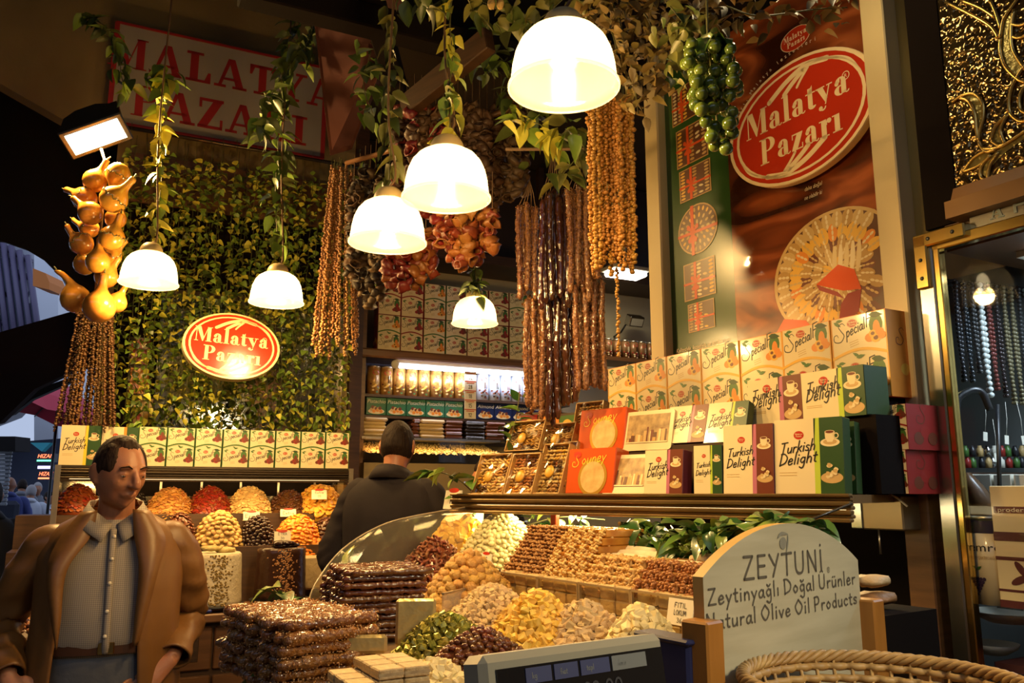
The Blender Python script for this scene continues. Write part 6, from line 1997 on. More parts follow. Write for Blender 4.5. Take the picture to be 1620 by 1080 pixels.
# gold foil packets and sesame blocks
M_foilp = mat('gold_foil', (.55, .43, .18), .28, .55, bump=.5, bscale=22)
for (px0, px1, yt, yb, Y, lab) in ((625, 689, 947, 1022, 1.92, 'tall gold foil packet standing between dark rolls and foil wrapped sweets'), (546, 612, 1004, 1034, 1.72, 'low gold foil packet behind the sesame blocks')):
 a, b = at(px0, yb, Y), at(px1, yb, Y)
 h_ = at(px0, yt, Y).z - a.z
 mb = MB()
 bx = MB().box((b.x - a.x, .018, h_), (0, 0, h_ / 2), M_foilp, None, .006)
 o = mb.add(bx.v, bx.f, M_foilp, T((a.x + b.x) / 2, Y, a.z) @ RZ(.12) @ RX(-.12)).build('foil_packet')
 tag(o, lab, 'packet', 'gold foil packets')
M_ses = mat('sesame_block', (.60, .44, .22), .6, objvar=.10, col2=(.50, .34, .15), scale=80, bump=.5, bscale=90)
M_sesd = mat('nut_layer', (.30, .20, .10), .5, col2=(.5, .38, .2), scale=70)
sp = None
P0 = at(612, 1076, 1.52)
cnt = 0
for lay in range(4):
 for i in range(3):
  for j in range(3):
   if lay == 3 and i == 0:
    continue
   M = T(P0.x - .01, P0.y, P0.z - .045) @ RZ(R(28)) @ T((i - 1) * .048, (j - .6) * .046, lay * .0185) @ RZ(rnd(-.06, .06))
   if sp is None:
    sp = thing('sesame_block', 'pale square sesame block in the stack at the bottom left of the counter', 'sweet', (0, 0, 0), 0, 'stacked sesame blocks')
    MB().box((.046, .044, .017), (0, 0, .0085), M_ses, None, .002).build('block', sp)
    MB().box((.0464, .0444, .005), (0, 0, .008), M_sesd).build('nut_filling', sp)
    sp.matrix_basis = M
   else:
    dup(sp, M)
tag(MB().box((.16, .16, .03), (0, 0, 0), M_darkwood, T(P0.x - .01, P0.y, P0.z - .062) @ RZ(R(28))).build('wooden_plinth'), 'dark wooden plinth under the sesame blocks', 'plinth')
# curved clear guard
t = thing('glass_guard', 'curved clear guard sheet between the counter and the man in dark jacket', 'glass guard', at(500, 955, 2.35))
G = [(486, 962, 2.30), (498, 925, 2.36), (540, 870, 2.5), (600, 832, 2.72), (660, 815, 2.95), (748, 800, 3.28), (748, 880, 3.28), (640, 915, 2.85), (560, 945, 2.55), (520, 962, 2.40)]
vs = [at(*g_) for g_ in G]
n_ = Vector((-.45, -.89, 0)).normalized() * .004
mb = MB().add(vs + [v + n_ for v in vs], [list(range(10)), list(range(19, 9, -1))] + [(i, (i + 1) % 10, 10 + (i + 1) % 10, 10 + i) for i in range(10)], glass_mat('guard_sheet', (.93, .88, .78), .02, .08, .05))
mb.build('clear_sheet', t, True)
MB().tube(smooth_path([at(*g_) for g_ in G[:6]], 5), .0022, mat('guard_edge', (.30, .24, .15), .3), 6).build('guard_rim', t, True)
# pale boxes behind the guard
a = at(590, 900, 2.62)
tag(MB().box((.17, .07, .06), (0, 0, 0), M_lump, T(a.x, a.y, ZB + .03) @ RZ(.2), .004).build('paper_tray'), 'pale scalloped paper tray behind the clear guard sheet', 'tray')
# sprigs of plastic leaves
M_pl1 = mat('plastic_leaf', (.10, .20, .035), .28, coat=.4)
M_pl2 = mat('plastic_leaf_light', (.24, .32, .06), .28, coat=.4)
M_pl3 = mat('plastic_leaf_deep', (.03, .09, .02), .28, coat=.4)
def sprig(name, label, P, n, ln, spread, heads, seed, cat='plant', mats=(M_pl1, M_pl2, M_pl3), group=None, wdr=.55):
 """P: path of the stem; leaves stand out from it"""
 rr = random.Random(seed)
 t_ = thing(name, label, cat, P[0], 0, group)
 pts = smooth_path(P, 6)
 MB().tube(pts, .0022, M_stem, 5).build('stem', t_, True)
 mb = MB()
 for k in range(n):
  f = (k + rr.random()) / n
  p = pts[min(len(pts) - 1, int(f * (len(pts) - 1)))]
  l_ = ln * rr.uniform(.6, 1.15)
  M = T(*p) @ T(*[rr.uniform(-spread, spread) for _ in range(3)]) @ RZ(rr.uniform(0, 2 * PI)) @ RY(rr.uniform(*heads)) @ RX(rr.uniform(-.7, .7))
  mb.leaf(l_, l_ * wdr, rr.choice(mats), M, rr.uniform(.1, .3), rr.uniform(.1, .5), 5)
 mb.build('foliage', t_, True)
 return t_
for k, (xa_, xb_, yy, off_, n, lab) in enumerate(((975, 1050, 850, .30, 54, 'dense green plastic foliage behind the powdered rolls'), (1050, 1130, 855, .26, 58, 'dense green plastic foliage left of the wooden sign'), (1120, 1210, 845, .22, 54, 'green plastic foliage rising behind the top of the wooden sign'),
           (1200, 1310, 836, .18, 40, 'green plastic foliage right of the top of the wooden sign'), (835, 960, 822, .40, 26, 'green plastic foliage in shade behind the tall nut bar stacks'))):
 a, b = loc(xa_, yy, 'T', off_), loc(xb_, yy, 'T', off_)
 P = [MT @ Vector((a.x, off_, a.z - .02)), MT @ Vector(((a.x + b.x) / 2, off_ - .02, (a.z + b.z) / 2 + .01)), MT @ Vector((b.x, off_ - .01, b.z))]
 sprig('leafy_spray', lab, P, n, .075 if k < 4 else .05, .035, (-.5, .8), 40 + k, wdr=.6)
sprig('leafy_spray', 'sprig of pointed green leaves left of the brown sesame rolls', [at(470, 985, 2.6), at(452, 955, 2.58), at(432, 930, 2.55)], 16, .085, .02, (-.7, .5), 60)
sprig('leafy_spray', 'upright green sprig behind the clear guard sheet', [at(548, 930, 2.62), at(545, 905, 2.6), at(556, 880, 2.6)], 9, .075, .012, (-1.2, -.1), 61)
sprig('leafy_spray', 'drooping green sprig at the far end of the display shelf', [at(760, 790, 3.35), at(720, 755, 3.3), at(672, 742, 3.25)], 16, .105, .025, (-.4, .8), 62)
sprig('leafy_spray', 'upright green sprig beside the upper nut trays', [at(800, 712, 3.35), at(815, 670, 3.35), at(822, 622, 3.35)], 12, .085, .02, (-1.2, .2), 63)
sprig('leafy_spray', 'dark green sprig at the foot of the sesame rolls', [at(430, 1075, 1.75), at(415, 1070, 1.75), at(428, 1060, 1.75)], 8, .04, .015, (-.5, .4), 64)
a = loc(878, 822, 'T', .30)
tag(MB().box((.03, .02, .09), (a.x, .30, a.z), M_prib, MT @ T(0, 0, 0), .003).build('red_packet'), 'small red packet between the leaves behind the nut bars', 'packet')
price_card(1076, 968, 'T', -.02, 40, 42, ['FITIL', 'LOKUM', '36'], 'white price card reading 36 on the nougat tray nearest the wooden sign', 0, False)
price_card(768, 884, 'T', -.03, 18, 18, ['28'], 'small white price card at the top of the stuffed figs')
price_card(716, 790, 'S', .0, 26, 30, ['18'], 'narrow price card hanging at the far end of the display shelf')
# ------------------------------------------------------------------ back shelves
def lb(px, py, off=0.):
 return loc(px, py, 'B', off)
b0, b1 = lb(574, 570).x, lb(905, 600).x
zL1, zL0 = lb(700, 560).z, lb(700, 580).z
t = thing('shelf_unit', 'dark wooden shelf unit of tins and boxes on the back wall', 'shelf', MBK @ Vector((b0, 0, 0)), rzL)
zbt = lb(600, 700).z
MB().box((.05, .42, zL1 - zbt + .75), (b0 + .0, .22, (zL1 + zbt) / 2 - .0), M_wood, MBK).build('side_panel', t, True)
mb = MB()
mb.box((b1 - b0 + .06, .46, .035), ((b0 + b1) / 2, .21, zL1 - .018), M_wood, MBK)
mb.box((b1 - b0 + .08, .04, .06), ((b0 + b1) / 2, -.03, zL1 - .034), M_wood, MBK, .012)
mb.build('cornice', t, True)
zc1 = lb(655, 626, .05).z
zc2 = lb(655, 658, .05).z
for k, z_ in enumerate((zc1, zc2 - .002)):
 MB().box((b1 - b0, .36, .018), ((b0 + b1) / 2, .22, z_ - .012), M_darkwood, MBK).build('shelf_board', t, True)
MB().box((b1 - b0, .02, zL1 - zbt), ((b0 + b1) / 2, .42, (zL1 + zbt) / 2 + .02), mat('shelf_back', (.12, .10, .12), .7), MBK).build('back_board', t, True)
a, b = lb(632, 576, .0), lb(900, 601, .0)
zt_ = lb(735, 586).z
MB().tube([(a.x, .0, zt_), (b1, .0, zt_)], .014, mat('cool_white_tube', (1, 1, 1), .4, emit=(.80, .80, 1.0), es=16), 10, MBK).build('tube_lamp', t, True)
MB().box((b1 - a.x + .06, .05, .03), ((a.x + b1) / 2, .02, zt_ + .036), M_white, MBK).build('lamp_batten', t, True)
MB().ball((.03, .03, .03), M_white, MBK @ T(a.x - .03, .0, zt_ + .01), 10, 8).build('lamp_holder', t, True)
lamp('AREA', 'shelf_back_light', MBK @ Vector(((a.x + b1) / 2, -.02, zt_ - .03)), 5, (.85, .85, 1), b1 - a.x, (MBK.to_3x3() @ Vector((0, .6, -1))).to_track_quat('-Z', 'Y').to_euler(), .05)
# two rows of fruit cartons
xs0 = lb(597, 525, .05).x
zr1, zr2 = lb(700, 505, .05).z, zL1
hbx = (lb(700, 450, .05).z - zr2) / 2
wbx = lb(634, 525, .05).x - xs0
edges = [(M_pch, M_pch, (M_pch, M_pbr)), (M_dkred, M_pg, (M_por, M_pam)), (M_pg, M_pg, (M_pbr, M_pch))]
desc = ['red-edged carton with cherries', 'orange fruit carton', 'green-edged carton with nuts']
pcs = [fruit_carton(wbx * .97, hbx * .985, .10, *e, desc[i], 'fruit cartons on the back shelf') for i, e in enumerate(edges)]
first = [True] * 3
seq = [[1, 0, 1, 2, 0, 0, 1, 2, 0], [0, 0, 1, 2, 1, 0, 1, 0, 2]]
ordn = ['first', 'second', 'third', 'fourth', 'fifth', 'sixth', 'seventh', 'eighth', 'ninth']
for r_ in range(2):
 for k in range(9):
  q = seq[r_][k]
  M = MBK @ T(xs0 + (k + .5) * wbx, .05 + rnd(0, .008), zr2 + r_ * hbx)
  lab = '%s in the %s row on the back shelf, %s from the left' % (desc[q], ('lower', 'upper')[r_], ordn[k])
  if first[q]:
   pcs[q].matrix_basis = M
   pcs[q]['label'] = lab
   first[q] = False
  else:
   dup(pcs[q], M, lab)
# tins of nuts and white-blue tins
M_can = mat('nut_tin_print', (.34, .12, .03), .3, .2, col2=(.62, .40, .10), scale=28, coat=.5)
M_canb = mat('blue_white_tin', (.55, .62, .75), .3, .1, coat=.5)
def can(body, r_, h_, label, group, dots):
 t_ = thing('nut_tin', label, 'tin', (0, 0, 0), 0, group)
 MB().lathe([(0, 0), (r_, 0), (r_, h_), (0, h_)], body, 20).build('tin_body', t_)
 MB().lathe([(r_ * .9, h_ - .004), (r_ * 1.03, h_ - .004), (r_ * 1.03, h_ + .006), (r_ * .9, h_ + .006), (0, h_ + .003)], M_alu, 20).build('tin_lid', t_)
 fm = MB()
 fm.poly(ell(r_ * .55, r_ * .38, 16, 0, h_ * .78), M_logo)
 rr_ = random.Random(3)
 for k in range(12):
  fm.poly(ell(r_ * .20, r_ * .15, 8, rr_.uniform(-.8, .8) * r_, rr_.uniform(.06, .42) * h_), dots[k % len(dots)], T(0, 0, k * .0001))
 fm.box((r_ * .5, h_ * .25, .0001), (r_ * .3, h_ * .55, 0), dots[0])
 curved(fm, r_ + .001).build('tin_print', t_)
 return t_
hc = lb(655, 584, .08).z - zc1
rc = (lb(665, 600, .08).x - lb(645, 600, .08).x) / 2 * .96
pc = [can(M_can, rc, hc, 'brown tin printed with mixed nuts on the shelf under the tube lamp', 'brown nut tins', (M_pnut, M_pam, M_pg, M_pbr)),
 can(M_canb, rc, hc, 'pale blue tin with dark nuts right of the hanging price strip', 'pale blue nut tins', (M_pbr, M_choc, M_pbr))]
xcan = lb(592, 605, .08).x
for k in range(8):
 M = MBK @ T(xcan + k * rc * 2.04, .10, zc1) @ RZ(rnd(-.15, .15))
 if k == 0:
  pc[0].matrix_basis = M
 else:
  dup(pc[0], M)
xcan2 = lb(765, 612, .08).x
for k in range(6):
 M = MBK @ T(xcan2 + k * rc * 2.04, .10, zc1) @ RZ(rnd(-.15, .15))
 if k == 0:
  pc[1].matrix_basis = M
 else:
  dup(pc[1], M)
# hanging price strip
t = thing('price_strip', 'white hanging strip of price cards in the middle of the back shelves', 'price card', (0, 0, 0))
c = lb(744, 625, -.02)
hs = lb(744, 588, -.02).z - lb(744, 662, -.02).z
t.matrix_basis = MBK @ T(c.x, -.02, c.z)
MB().box((.088, .003, hs), (0, 0, 0), MATS['paper']).build('strip', t)
mb = MB()
for k, s_ in enumerate(('32', '28', '18', '15', '12')):
 z_ = hs / 2 - hs / 5 * (k + .5)
 brush(mb, s_, hs * .085, M_ink, T(0, -.0025, z_ - hs * .06) @ UP, wt=.13)
 mb.box((.088, .001, .006), (0, -.002, z_ + hs * .095), M_logo)
 mb.box((.06, .001, .005), (0, -.002, z_ + hs * .06), M_logo)
mb.build('lettering', t)
# green and blue boxes of nuts, one word each
M_gb = mat('green_box_print', (.02, .12, .055), .3, coat=.5, col2=(.05, .20, .09), scale=6)
M_bb = mat('blue_box_print', (.012, .02, .075), .3, coat=.5)
def nutbox(word, body, w_, h_, label, group):
 t_ = thing('nut_box', label, 'box', (0, 0, 0), 0, group)
 MB().box((w_, .08, h_), (0, .04, h_ / 2), body).build('box_body', t_)
 mb = MB()
 sans(mb, word, h_ * .22, M_white, UP @ T(0, h_ * .68, .001), 'C', w_ * .92, .2)
 mb.poly(ell(w_ * .42, h_ * .16, 20, 0, h_ * .20), M_card, UP @ T(0, 0, .001))
 for k in range(9):
  mb.poly(ell(w_ * .09, h_ * .10, 10, (-.24 + .06 * k) * w_, h_ * (.30 + .10 * math.sin(k * 2.2) + .06 * (k % 2))), (M_pnut, M_pbr, M_por)[k % 3], UP @ T(0, 0, .0012 + k * .0001))
 mb.build('front_print', t_)
 return t_
hn = lb(655, 626, .05).z - zc2 - .016
wn = (lb(733, 640, .05).x - lb(580, 640, .05).x) / 5
p1 = nutbox('Pistachio', M_gb, wn * .97, hn * .93, 'green nut box with white lettering on the lower back shelf', 'green nut boxes')
p2 = nutbox('Almond', M_bb, wn * .97, hn * .93, 'dark blue nut box with white lettering on the lower back shelf', 'dark blue nut boxes')
x_ = lb(580, 640, .05).x
for k in range(5):
 M = MBK @ T(x_ + (k + .5) * wn, .05 + rnd(0, .01), zc2)
 if k == 0:
  p1.matrix_basis = M
 else:
  dup(p1, M)
x_ = lb(754, 650, .05).x
for k in range(5):
 M = MBK @ T(x_ + (k + .5) * wn, .05 + rnd(0, .01), zc2)
 if k == 0:
  p2.matrix_basis = M
 else:
  dup(p2, M)
# stacks of flat packets under the boxes
zp0, zp1 = lb(650, 692, .02).z, lb(650, 662, .02).z
M_pkc = mat('cream_packet', (.62, .47, .22), .4, objvar=.12, coat=.3)
M_pkb = mat('brown_packet', (.17, .06, .025), .25, objvar=.2, coat=.6)
M_pkk = mat('black_packet', (.03, .022, .018), .25, objvar=.2, coat=.6)
for s_, (xa_, xb_, mm, nm, col) in enumerate(((574, 612, M_pkc, 'left of the head of the man in dark jacket', 'cream'), (652, 665, M_pkb, 'right of the head of the man in dark jacket', 'brown'), (665, 704, M_pkc, 'in the middle of the lowest back shelf', 'cream'), (706, 734, M_pkb, 'beside the black packets', 'brown'), (737, 768, M_pkk, 'below the dark blue nut boxes', 'black'), (770, 800, M_pkb, 'at the right end behind the leaves', 'brown'))):
 a, b = lb(xa_, 680, .02), lb(xb_, 680, .02)
 n = 5
 hh = (zp1 - zp0) / n
 p_ = None
 for k in range(n):
  M = MBK @ T((a.x + b.x) / 2 + rnd(-.006, .006), .10 + rnd(-.01, .01), zp0 + k * hh) @ RZ(rnd(-.06, .06))
  if p_ is None:
   bx = MB().box((b.x - a.x, .16, hh * .96), (0, 0, hh / 2), mm, None, hh * .4)
   p_ = tag(bx.build('flat_packet'), '%s flat packet in the stack %s' % (col, nm), 'packet', '%s packets %s' % (col, nm))
   p_.matrix_basis = M
  else:
   o = p_.copy()
   COL.objects.link(o)
   o.matrix_basis = M
# glass nut case below
zg1, zg0 = lb(680, 694, -.1).z, lb(680, 728, -.1).z
xg0_, xg1_ = lb(578, 710, -.1).x, lb(800, 710, -.1).x
t = thing('nut_case', 'glass fronted case of pale nuts behind the man in dark jacket', 'display case', MBK @ Vector((xg0_, -.1, 0)), rzL)
MB().box((xg1_ - xg0_, .5, zg0 - .02), ((xg0_ + xg1_) / 2, .17, (zg0 - .02) / 2), mat('case_front', (.26, .19, .09), .5), MBK).build('case_body', t, True)
MB().box((xg1_ - xg0_, .42, .016), ((xg0_ + xg1_) / 2, .20, zp0 - .010), M_alu, MBK).build('case_top', t, True)
MB().box((xg1_ - xg0_, .005, zg1 - zg0 + .02), ((xg0_ + xg1_) / 2, -.085, (zg0 + zg1) / 2), M_glass, MBK).build('glass_front', t, True)
for k in range(4):
 x = xg0_ + (xg1_ - xg0_) * k / 3
 MB().box((.008, .30, zg1 - zg0), (x, .06, (zg0 + zg1) / 2), M_plexi, MBK).build('divider', t, True)
cols_ = [(M_pale, 'nutty yellow'), (mat('pale_pistachio', (.66, .50, .22), .5, col2=(.45, .33, .12), scale=90, bump=1., bscale=110), 'pale'), (mat('cream_seed', (.70, .56, .28), .5, col2=(.5, .38, .16), scale=100, bump=1., bscale=120), 'cream')]
for k in range(3):
 mb = MB()
 x0_, x1_ = xg0_ + (xg1_ - xg0_) * k / 3 + .01, xg0_ + (xg1_ - xg0_) * (k + 1) / 3 - .01
 rr = random.Random(k)
 nx, ny = 26, 12
 vs = []
 for j in range(ny + 1):
  for i in range(nx + 1):
   vs.append((x0_ + (x1_ - x0_) * i / nx, -.06 + .30 * j / ny, zg0 + .01 + (zg1 - zg0) * (.25 + .55 * j / ny) + rr.uniform(-.007, .007)))
 mb.add(vs, [(j * (nx + 1) + i, j * (nx + 1) + i + 1, (j + 1) * (nx + 1) + i + 1, (j + 1) * (nx + 1) + i) for j in range(ny) for i in range(nx)], cols_[k][0], MBK, False)
 for q in range(260):
  f, g_ = rr.random(), rr.random()
  mb.ball((.008, .006, .005), cols_[k][0], MBK @ T(x0_ + (x1_ - x0_) * f, -.06 + .30 * g_, zg0 + .016 + (zg1 - zg0) * (.25 + .55 * g_)) @ RZ(rr.random() * 6) @ RY(rr.random()), 6, 4)
 tag(mb.build('loose_nuts'), ('loose yellow nuts in the left bin of the glass nut case', 'loose pale nuts in the middle bin of the glass nut case', 'loose cream seeds in the right bin of the glass nut case')[k], 'nuts', None, 'stuff')
lamp('AREA', 'nut_case_light', MBK @ Vector(((xg0_ + xg1_) / 2, -.05, zp0 - .03)), 3.0, WARM, .9, (MBK.to_3x3() @ Vector((0, .3, -1))).to_track_quat('-Z', 'Y').to_euler(), .04)
zu = lb(750, 405, .05).z
t = thing('upper_ledge', 'dark wooden ledge high on the back wall', 'shelf', MBK @ Vector((b0, .3, zu)), rzL)
MB().box((xb1 - b0, .40, .07), ((xb1 + b0) / 2, .28, zu), M_darkwood, MBK).build('ledge_board', t, True)
MB().box((xb1 - b0, .03, .9), ((xb1 + b0) / 2, .46, zu + .48), mat('dark_panel', (.035, .02, .012), .6), MBK).build('back_panel', t, True)
for k in range(5):
 MB().box((.05, .05, .85), (b0 + .25 + k * .62, .25, zu + .45), M_darkwood, MBK).build('baluster', t, True)
# row of brown cans on the right
za = lb(1000, 566, .05).z
xa_, xb_ = lb(952, 566, .05).x, lb(1060, 566, .05).x
t = thing('wall_shelf', 'narrow wall shelf carrying brown cans at the right of the back wall', 'shelf', MBK @ Vector((xa_, .2, za)), rzL)
MB().box((xb_ - xa_ + .2, .3, .03), ((xa_ + xb_) / 2 + .05, .2, za - .016), M_wood, MBK).build('shelf_board', t, True)
hcn = lb(1000, 538, .05).z - za
pcan = can(mat('brown_can', (.20, .10, .04), .35, .2), hcn * .26, hcn, 'brown can with a pale label on the narrow wall shelf at the right', 'brown cans on the wall shelf', (M_card, M_pch))
for k in range(9):
 M = MBK @ T(xa_ + .02 + k * hcn * .57, .12, za)
 if k == 0:
  pcan.matrix_basis = M
 else:
  dup(pcan, M)
# ceiling light, spot lamp, fan
c = lb(990, 434, -.2)
t = thing('ceiling_light', 'bright white ceiling light above the narrow wall shelf', 'lamp', MBK @ Vector((c.x, -.2, c.z)), rzL)
MB().box((.30, .16, .04), (0, 0, .0), mat('lit_panel', (1, 1, .9), .4, emit=(1, .92, .75), es=10), None, .012).build('diffuser', t)
MB().box((.34, .20, .03), (0, 0, .034), M_white, None, .006).build('housing', t)
MB().tube([(0, 0, .04), (0, 0, 4.25 - c.z)], .006, M_white, 6).build('rod', t)
lamp('AREA', 'ceiling_light_glow', MBK @ Vector((c.x, -.2, c.z - .04)), 6, (1, .82, .5), .3, (0, 0, rzL), .15)
c = lb(1000, 505, .30)
t = thing('spot_lamp', 'small dark spot lamp on the cream back wall', 'lamp', MBK @ Vector((c.x, .3, c.z)), rzL)
MB().box((.14, .08, .09), (0, -.04, 0), M_steel, RX(.5), .006).build('lamp_head', t)
MB().box((.11, .004, .06), (0, -.083, 0), mat('dull_glass', (.35, .32, .26), .2), RX(.5)).build('lamp_glass', t)
MB().tube([(-.05, .0, -.03), (-.06, .08, -.10), (-.06, .19, -.12)], .008, M_black, 6).build('arm', t)
c = lb(912, 515, .1)
t = thing('wall_fan', 'round dark fan half hidden behind the hanging nut sausages', 'fan', MBK @ Vector((c.x, .2, c.z)), rzL)
for k in range(4):
 MB().tube([(.05 * (k + 1) * math.cos(a), -.02 - .01 * k, .05 * (k + 1) * math.sin(a)) for a in [2 * PI * i / 24 for i in range(25)]], .003, M_black, 4).build('guard_ring', t)
for k in range(4):
 MB().box((.15, .004, .07), (.09, 0, 0), M_steel, RY(k * PI / 2) @ RX(.4), .001).build('blade', t)
MB().lathe([(0, 0), (.04, 0), (.04, .16), (0, .16)], M_black, 16, RX(-PI / 2) @ T(0, 0, 0)).build('motor', t)
for k, (a_, b_, lab) in enumerate((((-.75, 1.2), (.75, 2.1), 'dark overhead beam nearest the camera carrying the largest pendant lamp'), ((-.9, 1.95), (.9, 2.85), 'dark overhead beam above the two middle pendant lamps'), ((-1.0, 2.75), (.75, 3.6), 'dark overhead beam behind the foliage over the hanging nut rolls'))):
 a_, b_ = Vector((a_[0], a_[1], 3.40)), Vector((b_[0], b_[1], 3.40))
 d_ = b_ - a_
 tag(MB().box((d_.length, .10, .10), (d_.length / 2, 0, 0), M_dark, T(*a_) @ RZ(math.atan2(d_.y, d_.x)), .006).build('overhead_beam'), lab, 'beam')
for k, (x, lab) in enumerate(((-.55, 'dark cross beam at the left of the overhead frame'), (.55, 'dark cross beam at the right of the overhead frame'))):
 tag(MB().box((.09, 3.4, .08), (x, 2.3, 3.49), M_dark, None, .006).build('overhead_beam'), lab, 'beam')
a_, b_ = at(640, 172, 3.25), at(775, 62, 2.9)
d_ = b_ - a_
o = tag(MB().box((d_.length, .05, .10), (d_.length / 2, 0, 0), M_darkwood, T(*a_) @ d_.to_track_quat('X', 'Z').to_matrix().to_4x4(), .004).build('wooden_rafter'), 'slanting brown rafter among the foliage behind the middle pendant lamp', 'beam')
# dark red awning cloth at the top centre
vs = [at(488, -40, 3.3), at(655, -40, 3.1), at(600, 130, 3.9), at(556, 235, 4.15), at(522, 245, 4.15)]
n_ = Vector((.3, -.7, -.6)).normalized() * .012
tag(MB().add(vs + [v + n_ for v in vs], [list(range(5)), list(range(9, 4, -1))] + [(i, (i + 1) % 5, 5 + (i + 1) % 5, 5 + i) for i in range(5)], mat('dark_red_cloth', (.055, .010, .006), .9)).build('awning_cloth'),
 'dark red awning cloth sloping down at the right end of the shop board', 'awning')
D_ = (M_lf1, M_lf3, M_lf3)  # darker leaf mix for dimly lit garlands, shade put into the colour
Y_ = (M_lf2, M_lf2, M_lf1)  # yellow leaf mix, lamplight put into the colour
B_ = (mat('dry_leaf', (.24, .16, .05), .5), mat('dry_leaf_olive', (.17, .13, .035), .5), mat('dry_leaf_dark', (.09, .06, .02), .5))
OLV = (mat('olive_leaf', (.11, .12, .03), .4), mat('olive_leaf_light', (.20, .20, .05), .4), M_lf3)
def gar(label, pts, Y, n, ln, sp, mats, seed, heads=(-.2, 1.3), wdr=.55, name='leaf_garland'):
 Ys = Y if hasattr(Y, '__len__') else [Y] * len(pts)
 return sprig(name, label, [at(p[0], p[1], y) for p, y in zip(pts, Ys)], n, ln, sp, heads, seed, 'garland', mats, None, wdr)
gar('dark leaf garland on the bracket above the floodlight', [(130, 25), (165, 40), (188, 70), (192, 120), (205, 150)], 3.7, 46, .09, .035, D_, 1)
gar('leaf garland with yellow leaves down the cord of the lamp beside the gourds', [(262, 110), (258, 160), (254, 220), (256, 280), (248, 340), (240, 388)], 3.6, 60, .085, .018, Y_, 2)
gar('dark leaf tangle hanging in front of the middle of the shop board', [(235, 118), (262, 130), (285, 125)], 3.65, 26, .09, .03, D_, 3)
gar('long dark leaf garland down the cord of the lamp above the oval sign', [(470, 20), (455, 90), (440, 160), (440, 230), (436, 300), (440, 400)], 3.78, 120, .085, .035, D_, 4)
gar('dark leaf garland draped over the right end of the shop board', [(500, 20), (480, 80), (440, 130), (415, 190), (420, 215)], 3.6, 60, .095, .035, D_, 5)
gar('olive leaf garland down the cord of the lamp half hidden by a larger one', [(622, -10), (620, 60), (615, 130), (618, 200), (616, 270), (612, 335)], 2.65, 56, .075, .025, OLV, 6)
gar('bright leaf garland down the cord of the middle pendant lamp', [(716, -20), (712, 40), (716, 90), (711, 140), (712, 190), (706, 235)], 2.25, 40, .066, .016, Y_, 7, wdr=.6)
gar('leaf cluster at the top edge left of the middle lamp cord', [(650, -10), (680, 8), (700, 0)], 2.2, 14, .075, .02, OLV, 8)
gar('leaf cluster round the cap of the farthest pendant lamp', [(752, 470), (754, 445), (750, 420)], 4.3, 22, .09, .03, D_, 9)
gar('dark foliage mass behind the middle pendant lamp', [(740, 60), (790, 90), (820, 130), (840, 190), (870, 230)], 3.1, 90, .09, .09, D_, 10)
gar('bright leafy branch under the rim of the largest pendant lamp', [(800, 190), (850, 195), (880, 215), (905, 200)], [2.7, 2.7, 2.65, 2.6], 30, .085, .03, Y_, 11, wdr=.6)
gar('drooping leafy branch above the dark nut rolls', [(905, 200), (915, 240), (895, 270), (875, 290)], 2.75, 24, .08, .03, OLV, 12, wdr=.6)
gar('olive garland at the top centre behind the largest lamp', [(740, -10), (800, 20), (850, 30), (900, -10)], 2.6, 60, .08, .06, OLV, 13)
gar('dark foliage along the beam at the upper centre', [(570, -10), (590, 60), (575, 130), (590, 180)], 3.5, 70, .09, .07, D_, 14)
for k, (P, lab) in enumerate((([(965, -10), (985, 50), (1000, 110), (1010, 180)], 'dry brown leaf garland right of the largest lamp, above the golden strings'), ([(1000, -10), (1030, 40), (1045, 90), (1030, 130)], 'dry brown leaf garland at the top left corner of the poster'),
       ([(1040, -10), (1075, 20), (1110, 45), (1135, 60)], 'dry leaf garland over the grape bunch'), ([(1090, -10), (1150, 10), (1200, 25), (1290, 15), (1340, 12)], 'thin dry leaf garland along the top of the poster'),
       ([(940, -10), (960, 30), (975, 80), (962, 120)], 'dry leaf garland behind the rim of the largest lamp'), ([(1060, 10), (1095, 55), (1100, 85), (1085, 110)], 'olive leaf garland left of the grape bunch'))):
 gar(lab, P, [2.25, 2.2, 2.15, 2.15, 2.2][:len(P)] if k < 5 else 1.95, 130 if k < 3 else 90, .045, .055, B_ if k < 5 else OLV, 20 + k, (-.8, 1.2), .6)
gar('dark thin foliage hanging behind the tan seed strings', [(585, 250), (580, 330), (590, 400), (600, 470)], 4.2, 80, .06, .05, D_, 30)
# pale cones at the top edge
for k, px in enumerate((777, 791)):
 c = at(px, 6, 2.3)
 tag(MB().ball((.012, .012, .022), mat('pale_cone', (.62, .42, .14), .5, bump=1., bscale=60), T(*c), 10, 8, f_walnut).build('hop_cone'), ('left', 'right')[k] + ' pale cone of the pair hanging at the top edge', 'cone')
# ------------------------------------------------------------------ grapes
M_grape = mat('green_grape', (.10, .15, .022), .12, coat=.7, objvar=.25, sss=.2)
t = thing('grape_bunch', 'large bunch of green plastic grapes hanging in front of the poster', 'grapes', at(1125, 70, 1.85))
rr = random.Random(5)
gp = None
cnt = 0
GP_ = []
for k in range(3000):
 f = rr.random()
 py = 68 + 170 * f
 half = 40 * (1 - f) ** .55 * (.55 + .45 * min(1, f * 5)) + 8
 px = 1122 + 18 * f + rr.uniform(-half, half)
 Y = 1.85 + rr.uniform(-.055, .055) * half / 40
 p = at(px, py, Y)
 if all((p - q).length > .0275 for q in GP_):
  GP_.append(p)
 if len(GP_) >= 74:
  break
for p in GP_:
 if gp is None:
  gp = MB().ball(.0165, M_grape, None, 14, 10).build('grape', t)
  gp.matrix_parent_inverse = t.matrix_basis.inverted()
  gp.matrix_basis = T(*p)
 else:
  o = gp.copy()
  COL.objects.link(o)
  o.matrix_basis = T(*p) @ SC(rr.uniform(.88, 1.1))
